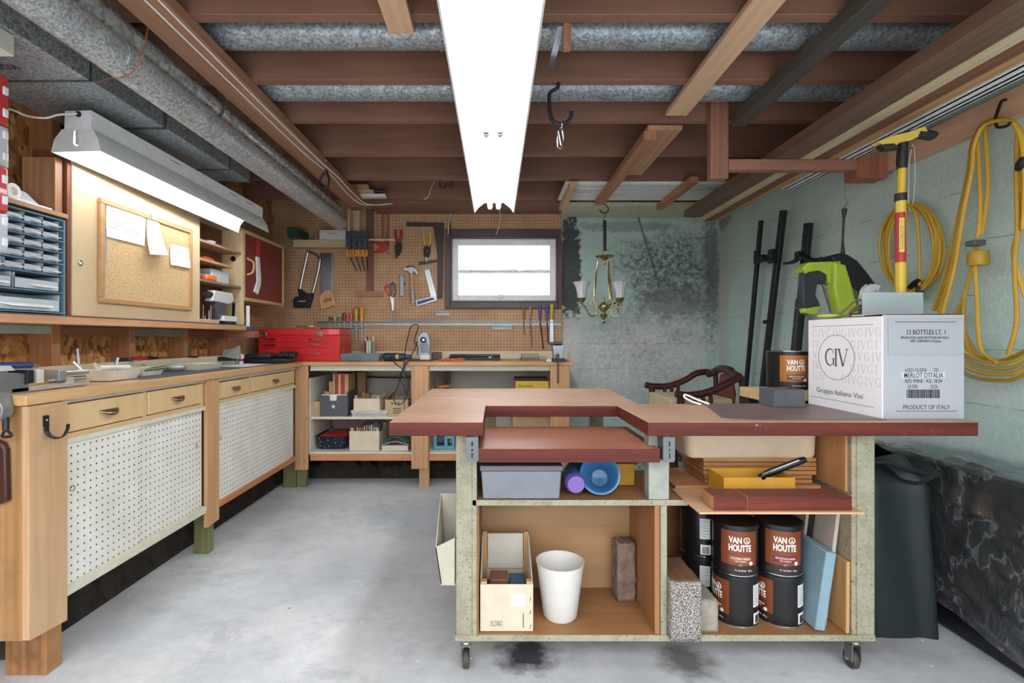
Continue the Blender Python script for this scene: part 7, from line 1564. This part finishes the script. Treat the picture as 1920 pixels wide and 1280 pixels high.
obj('cross_arm', bk_, BK, t, .0)
t, A, n, u = bar('roof_bar', 'dark grey bar starting below the blower handle', (1498, 560), (1484, 700), 1.70, .034, .02, plain('#3a3d45', .35, .3), 'black bars leaning on the mint wall')
# bungee and blower
Yb = 2.20
bg_ = thing('rubber_strap', 'black rubber tie down strap with steel hooks hanging from the rack block', 'strap', P(1580, 485, Yb))
obj('strap', MB().tube([P(1583, 391, Yb), P(1583, 398, Yb), P(1582, 410, Yb), P(1580, 450, Yb), P(1580, 470, Yb), P(1580, 483, Yb)], [.010, .010, .005, .0045, .008, .012], 10), plain('#1b1d22', .5), bg_)
obj('top_hook', MB().tube(smoothpts([P(1584, 366, Yb), P(1582, 371, Yb), P(1586, 374, Yb), P(1589, 380, Yb), P(1583, 386, Yb), P(1581, 391, Yb), P(1589, 392, Yb)], 4), .0018, 6), STEEL, bg_)
obj('top_wire', MB().cyl(P(1584, 367, Yb), P(1583, 341, Yb), .0012, n=5), STEEL, bg_)
obj('bottom_hook', MB().cyl(P(1579, 484, Yb), P(1582, 500, Yb), .0018, n=6), STEEL, bg_)
bw = thing('leaf_blower', 'lime green and black cordless blower hanging beside the wine carton', 'blower', P(1560, 590, Yb))
LIME = plain('#a9c23a', .35, coat=.2)
def bf(name, pp, y0, th, mat, par=None, bev=.006): return obj(name, MB().wallflat([pp], y0, th, bev=bev), mat, par or bw)
bf('top_shell', [(1491, 506), (1500, 498), (1520, 497), (1556, 496), (1556, 530), (1549, 537), (1538, 532), (1536, 516), (1520, 508), (1500, 511), (1496, 513)], Yb+.03, .065, LIME)
bf('handle', [(1499, 512), (1512, 509), (1537, 514), (1540, 522), (1535, 531), (1524, 529), (1520, 535), (1517, 555), (1525, 572), (1523, 583), (1502, 582), (1498, 565), (1498, 530)], Yb+.015, .038, plain('#2d3036', .5))
bf('handle_foot', [(1500, 581), (1524, 577), (1521, 587), (1510, 589), (1501, 585)], Yb+.017, .042, LIME)
bf('rear_housing', [(1540, 487), (1552, 484), (1566, 486), (1582, 496), (1602, 520), (1612, 535), (1616, 550), (1608, 560), (1608, 590), (1590, 590), (1570, 540), (1556, 500), (1546, 494)], Yb+.065, .08, plain('#1b1e24', .4), bev=.010)
bf('green_tube', [(1554, 500), (1567, 503), (1574, 525), (1590, 585), (1576, 590), (1562, 588), (1552, 540)], Yb-.005, .055, LIME, bev=.010)
bf('side_cover', [(1584, 541), (1594, 539), (1604, 548), (1610, 585), (1592, 584)], Yb-.012, .012, plain('#56682f', .4), bev=.003)
bf('guide_blade', [(1540, 532), (1550, 540), (1565, 583), (1556, 586)], Yb-.0, .012, plain('#8d8f94', .35, .6), bev=.002)
bb = bf('logo_plate', [(1590, 549), (1595, 548), (1605, 575), (1599, 577)], Yb-.0245, .002, BLACK, bev=0)
mm = MB(); ux = (P(1606, 574, Yb)-P(1596, 550, Yb)).normalized(); vx_ = Vector((-ux.z, 0, ux.x))*-1; oo = P(1594.5, 551, Yb-.027)
mm.text('120V', .048, .010, lambda u_, v_, d: oo+ux*u_-vx_*(v_-.006)*-1+Vector((0, -max(d, 0), 0))); obj('plate_lettering', mm, WHITE, bb)
mm = MB()
for k in range(8): mm.ell(P(1552+2.4*k, 538+6*k, Yb-.014), (.006, .002, .004), 8)
obj('white_marks', mm, WHITE, bw, kind='stuff')
mm = MB()
for a, b_ in ((1579, 507), (1583, 508), (1580, 511), (1584, 513), (1581, 515)): mm.ell(P(a, b_, Yb-.016), (.003, .001, .003), 8)
obj('vent_dots', mm, plain('#c9ccd0', .4), bw, kind='stuff')
# yellow pole with squeegee, standing on the wrapped frame
Yp = 1.755; xp = PX(1689, Yp)
pl = thing('telescopic_pole', 'yellow telescopic pole with a squeegee head standing in the wine carton', 'pole', (xp, Yp, .805))
R1 = .0160; YEL = plain('#d8b42e', .35, coat=.2)
obj('lower_pole', MB().cyl((xp-.002, Yp, .805), (xp+.0, Yp, PZ(376, Yp)), R1, n=20), YEL, pl)
obj('upper_pole', MB().cyl((xp, Yp, PZ(376, Yp)), (xp+.004, Yp, PZ(312, Yp)), R1*.78, n=20), YEL, pl)
obj('collar', MB().cyl((xp, Yp, PZ(377, Yp)), (xp, Yp, PZ(363, Yp)), R1*1.15, n=20), BLACK, pl)
obj('neck', MB().tube([(xp+.004, Yp, PZ(316, Yp)), (xp+.004, Yp, PZ(300, Yp)), (xp+.006, Yp, PZ(280, Yp)), (xp+.006, Yp, PZ(265, Yp))], [.015, .0175, .016, .0175], 16), BLACK, pl)
sh = smoothpts([P(1638, 273, Yp-.03), P(1660, 268, Yp-.02), P(1690, 262, Yp), P(1715, 252, Yp+.01), P(1722, 250, Yp+.01)], 3)
obj('head_frame', MB().wallflat([[(1637, 272), (1660, 263), (1690, 256), (1718, 246), (1722, 252), (1712, 259), (1692, 268), (1672, 271), (1668, 276), (1645, 279)]], Yp+.01, .035, bev=.004), plain('#d9bd54', .45), pl)
obj('rubber_blade', MB().wallflat([[(1648, 265), (1680, 252), (1720, 242), (1752, 249), (1755, 253), (1721, 247), (1690, 257)]], Yp+.045, .012), BLACK, pl)
for q in ([(1643, 278), (1664, 276), (1672, 282), (1650, 284)], [(1716, 253), (1746, 257), (1741, 263), (1713, 259)]): obj('end_pad', MB().wallflat([q], Yp+.0, .03, bev=.003), plain('#23262b', .5), pl)
obj('red_label', MB().lathe([(R1+.0003, 0), (R1+.0003, PZ(399, Yp)-PZ(492, Yp))], (xp-.001, Yp, PZ(492, Yp)), 24, caps=False), plain('#b3261f', .4), pl)
def pw(u0, z0): return lambda u_, v_, d: Vector((xp-.001+(R1+.0007+max(d, 0))*math.sin(-.35+(u0+v_)/R1), Yp-(R1+.0007+max(d, 0))*math.cos(-.35+(u0+v_)/R1), z0-u_))
mm = MB(); gg = pw(-.006, PZ(412, Yp)); obj('yellow_label', MB().sheet(lambda a, b_: pw(-.009, PZ(410, Yp))(a*.12, b_*.015, 0), 2, 5, .0003), plain('#d9c05a', .4), pl)
mm.text('UNGERSCOPE', .105, .008, pw(-.0055, PZ(413, Yp))); obj('lettering', mm, plain('#23231f', .5), pl)
# cords on the wall
YC_ = plain('#cda436', .4); YCD = plain('#b8902c', .4)
def loops(n, cx0, cy0, rx, ry, X0, jit, seed, r=.0058, mat=None, par=None, name='cord_loop', tilt=0):
    random.seed(seed)
    for k in range(n):
        ax_, ay_ = random.uniform(-jit, jit), random.uniform(-jit, jit); sx, sy = rx*random.uniform(.62, 1.05), ry*random.uniform(.88, 1.04); ph = random.uniform(-.12, .12)+tilt
        pts = []
        for i in range(40):
            a = 2*math.pi*i/40; px = cx0+ax_+sx*math.cos(a)*math.cos(ph)-sy*math.sin(a)*math.sin(ph); py = cy0+ay_*.3-(sy*math.sin(a)*math.cos(ph)+sx*math.cos(a)*math.sin(ph))
            pts.append(W(px, py, X0+.011*(k % 3)-.004*math.sin(3*a+k)))
        obj(name, MB().tube(pts, r, 8, closed=True), mat or YC_, par)
t = thing('coiled_cord', 'yellow extension cord coiled in an oval behind the yellow pole', 'extension cord', W(1710, 550))
loops(7, 1709, 464, 57, 84, 1.752, 5, 3, r=.0052, par=t)
obj('plug', MB().tube([W(1706, 538, 1.75), W(1716, 530, 1.745), W(1724, 524, 1.745)], [.010, .012, .008], 10), BLACK, t)
obj('socket_end', MB().tube([W(1724, 556, 1.75), W(1724, 543, 1.75), W(1724, 535, 1.75)], [.014, .013, .008], 12), BLACK, t)
obj('hanging_tail', MB().tube(smoothpts([W(1707, 386, 1.75), W(1718, 402, 1.745), W(1722, 440, 1.745), W(1724, 490, 1.748), W(1724, 535, 1.75)], 5), .0058, 8), YC_, t)
obj('white_string', MB().tube(smoothpts([W(1712, 270, 1.752), W(1705, 300, 1.75), W(1704, 340, 1.75), W(1703, 385, 1.75), W(1709, 395, 1.75), W(1713, 370, 1.75), W(1716, 320, 1.75), W(1714, 275, 1.752)], 4), .0018, 6), WHITE, t)
obj('nail', MB().cyl(W(1712, 278, 1.758), W(1708, 278, 1.735), .0025, n=6), DSTEEL, t)
t = thing('wall_hook', 'long dark screw hook in the pink wall board carrying the hanging cord', 'hook', W(1880, 230, 1.75))
obj('hook', MB().tube(smoothpts([W(1886, 187, 1.757), W(1878, 190, 1.74), W(1872, 205, 1.72), W(1867, 222, 1.71), W(1870, 238, 1.70), W(1888, 236, 1.69), W(1895, 228, 1.69)], 5), .005, 8), plain('#3a2d2a', .4, .5), t)
t = thing('extension_cord', 'long yellow extension cord hanging in tall loops from the screw hook', 'extension cord', W(1870, 720, 1.75))
random.seed(11)
def run(pts, X0, r=.0065, name='cord_strand'):
    obj(name, MB().tube(smoothpts([W(a, b_, X0) for a, b_ in pts], 6), r, 8), YC_ if random.random() < .6 else YCD, t)
for k in range(4):
    d = 5*k; X0 = 1.70+.013*k
    run([(1768-d*1.2+0, 582), (1790-d, 500), (1806-d*.5, 400), (1822-d*.4, 320), (1826-d*.3, 275), (1842-d*.2, 238), (1872, 222-k*1.5+4), (1900+d*.3, 232), (1916+d*.6, 270), (1921+d*.8, 340), (1918+d, 430)], X0)
for k, (pp) in enumerate(([(1832, 250), (1838, 360), (1836, 430), (1831, 445)], [(1846, 236), (1852, 320), (1850, 380), (1840, 440)], [(1832, 460), (1815, 530), (1800, 575), (1780, 600)], [(1826, 470), (1832, 560), (1834, 620), (1842, 660), (1870, 680)], [(1808, 560), (1806, 600), (1812, 640), (1828, 668), (1870, 676)], [(1812, 600), (1840, 640), (1905, 640)][:0] or [(1800, 580), (1808, 620), (1822, 650), (1850, 678), (1900, 668), (1944, 630), (1952, 520), (1930, 330)])):
    run(pp, 1.715+.01*(k % 3))
for k in range(4): run([(1768-2*k, 575), (1772-2*k, 620+6*k), (1800, 650+14*k), (1830, 672+12*k), (1870, 680+11*k), (1910, 672+12*k), (1946+3*k, 640+10*k), (1962+4*k, 560), (1950+4*k, 430), (1925+3*k, 300)], 1.72+.008*(k % 2))
run([(1908, 250), (1906, 330), (1908, 420), (1902, 500), (1906, 600), (1890, 665)], 1.70); run([(1915, 300), (1912, 420), (1900, 470), (1908, 510), (1925, 560)], 1.71)
obj('wrap_band', MB().lathe([(.029, 0), (.031, .004), (.030, .046), (.028, .050), (.010, .050)], W(1834, 486, 1.722)-Vector((0, 0, .022)), 24), YCD, t)
obj('band_clip', MB().box(1.69, 1.735, W(1833, 470, 1.72).y-.018, W(1833, 470, 1.72).y+.018, PZ(461, W(1833, 470, 1.72).y)-.0, PZ(456, W(1833, 470, 1.72).y)+.01), plain('#55595e', .4), t, .004)
obj('plug', MB().tube([W(1908, 318, 1.69), W(1914, 308, 1.685), W(1922, 296, 1.685)], [.008, .014, .012], 10), BLACK, t)
# ================================================================ low things on the right
bg2 = thing('black_bag', 'dark green black fabric bag standing behind the right leg of the bench', 'bag', (1.42, 1.9, 0))
random.seed(9)
def bagf(u, v):
    a = 2*math.pi*u; w_ = .155+.012*math.sin(5*a)+.006*math.sin(11*a+3*v); h = .62
    s = 1.0-.10*v-.35*max(0, v-.85)/.15
    c_, s_ = math.cos(a), math.sin(a)
    x = 1.415+math.copysign(abs(c_)**.5, c_)*w_*s*1.0; y = 1.90+math.copysign(abs(s_)**.5, s_)*(w_+.015)*s
    return Vector((x, y, max(0, v*h+.012*math.sin(4*a)*v)*1.0))
sb = MB().sheet(bagf, 64, 24)
sb.sheet(lambda u, v: Vector((1.27+.29*u, 1.74+.32*v, .60+.03*math.sin(7*u+3*v)+.035*math.sin(5*v)*u-.05*u)), 14, 14)
obj('bag_body', sb, plain('#141f20', .6, bumpy=.2), bg2, smooth=180)
obj('bag_rim', MB().tube(smoothpts([(1.27, 1.75, .60), (1.36, 1.745, .615), (1.45, 1.75, .59), (1.545, 1.76, .565)], 4), .008, 8), plain('#101516', .5), bg2)
wf = thing('wrapped_frame', 'dark cabinet wrapped in shiny clear plastic standing against the mint wall', 'wrapped furniture', (1.70, 1.4, 0))
obj('core', MB().box(1.625, 1.780, .55, 2.12, 0, .585), plain('#15171b', .35, bumpy=.3), wf, .012)
obj('gold_plate', MB().box(1.620, 1.626, 1.62, 1.80, .455, .535), plain('#6a5336', .4, .3), wf, .001)
random.seed(21)
cell = [[random.uniform(-1, 1) for _ in range(60)] for _ in range(60)]
def nz(a, b_):
    i, j = int(a) % 58, int(b_) % 58; fa, fb = a-int(a), b_-int(b_)
    return (cell[i][j]*(1-fa)+cell[i+1][j]*fa)*(1-fb)+(cell[i][j+1]*(1-fa)+cell[i+1][j+1]*fa)*fb
def wrap(u, v):
    y = .6+1.56*u; s = v*.95    # over the top then down the face
    low = .33+.10*math.sin(3.1*u+1)-.16*(u > 2)
    if s < .17: x = 1.785-s; z = .612
    else: x = 1.608; z = .612-(s-.17)*(.74-.30*u)/.78*1.0
    k = .009*nz(14*u+4*v, 9*v)+.013*nz(7*u+3, 22*v+5*u)+.006*nz(40*u, 5*v)
    if s < .17: z += abs(k)+.004
    else: x -= abs(k)+.002; z += k*.2
    return Vector((x, y, z))
m, nt, b = newmat('clear_wrap'); nt.nodes.remove(b); out_ = [n for n in nt.nodes if n.type == 'OUTPUT_MATERIAL'][0]
gl = nt.nodes.new('ShaderNodeBsdfGlossy'); gl.inputs['Roughness'].default_value = .10; gl.inputs['Color'].default_value = (.95, .97, 1, 1); trn = nt.nodes.new('ShaderNodeBsdfTransparent')
fr_ = nt.nodes.new('ShaderNodeFresnel'); fr_.inputs['IOR'].default_value = 1.6; mxs = nt.nodes.new('ShaderNodeMixShader'); nt.links.new(math_(nt, 'MULTIPLY_ADD', fr_.outputs[0], 1.2, .06, clamp=True), mxs.inputs[0])
bpn = nt.nodes.new('ShaderNodeBump'); bpn.inputs['Strength'].default_value = .9; bpn.inputs['Distance'].default_value = .03
rn = noise(nt, ocoord(nt, (1, 1.3, .8), rot=(.7, 0, 0)), 9, 5, .55); nt.links.new(math_(nt, 'ABSOLUTE', math_(nt, 'SUBTRACT', rn, .5)), bpn.inputs['Height'])
nt.links.new(bpn.outputs[0], gl.inputs['Normal']); nt.links.new(bpn.outputs[0], fr_.inputs['Normal'])
df_ = nt.nodes.new('ShaderNodeBsdfDiffuse'); df_.inputs['Color'].default_value = (.75, .78, .82, 1); mx2 = nt.nodes.new('ShaderNodeMixShader'); cr2 = math_(nt, 'ABSOLUTE', math_(nt, 'SUBTRACT', noise(nt, ocoord(nt, (1, 1, .7), rot=(.6, 0, 0)), 5, 7, .6), .5)); mr2 = N(nt, 'ShaderNodeMapRange'); mr2.inputs[1].default_value = .014; mr2.inputs[2].default_value = 0; mr2.inputs[3].default_value = .05; mr2.inputs[4].default_value = .22; nt.links.new(cr2, mr2.inputs[0]); nt.links.new(mr2.outputs[0], mx2.inputs[0]); nt.links.new(trn.outputs[0], mx2.inputs[1]); nt.links.new(df_.outputs[0], mx2.inputs[2]); nt.links.new(mx2.outputs[0], mxs.inputs[1]); nt.links.new(gl.outputs[0], mxs.inputs[2]); nt.links.new(mxs.outputs[0], out_.inputs[0])  # pale haze and crease lines painted in as crumple highlights of the plastic
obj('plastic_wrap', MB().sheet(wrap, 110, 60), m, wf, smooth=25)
def fold(u, v):
    a = -.25+2.2*u
    return Vector((1.70-.095*math.cos(a*1.4)-.006*math.sin(18*v), 2.12+.05*math.sin(a)+.01*nz(8*u, 12*v), .60-.50*v*(1-.3*u)+.012*nz(9*u, 7*v)))
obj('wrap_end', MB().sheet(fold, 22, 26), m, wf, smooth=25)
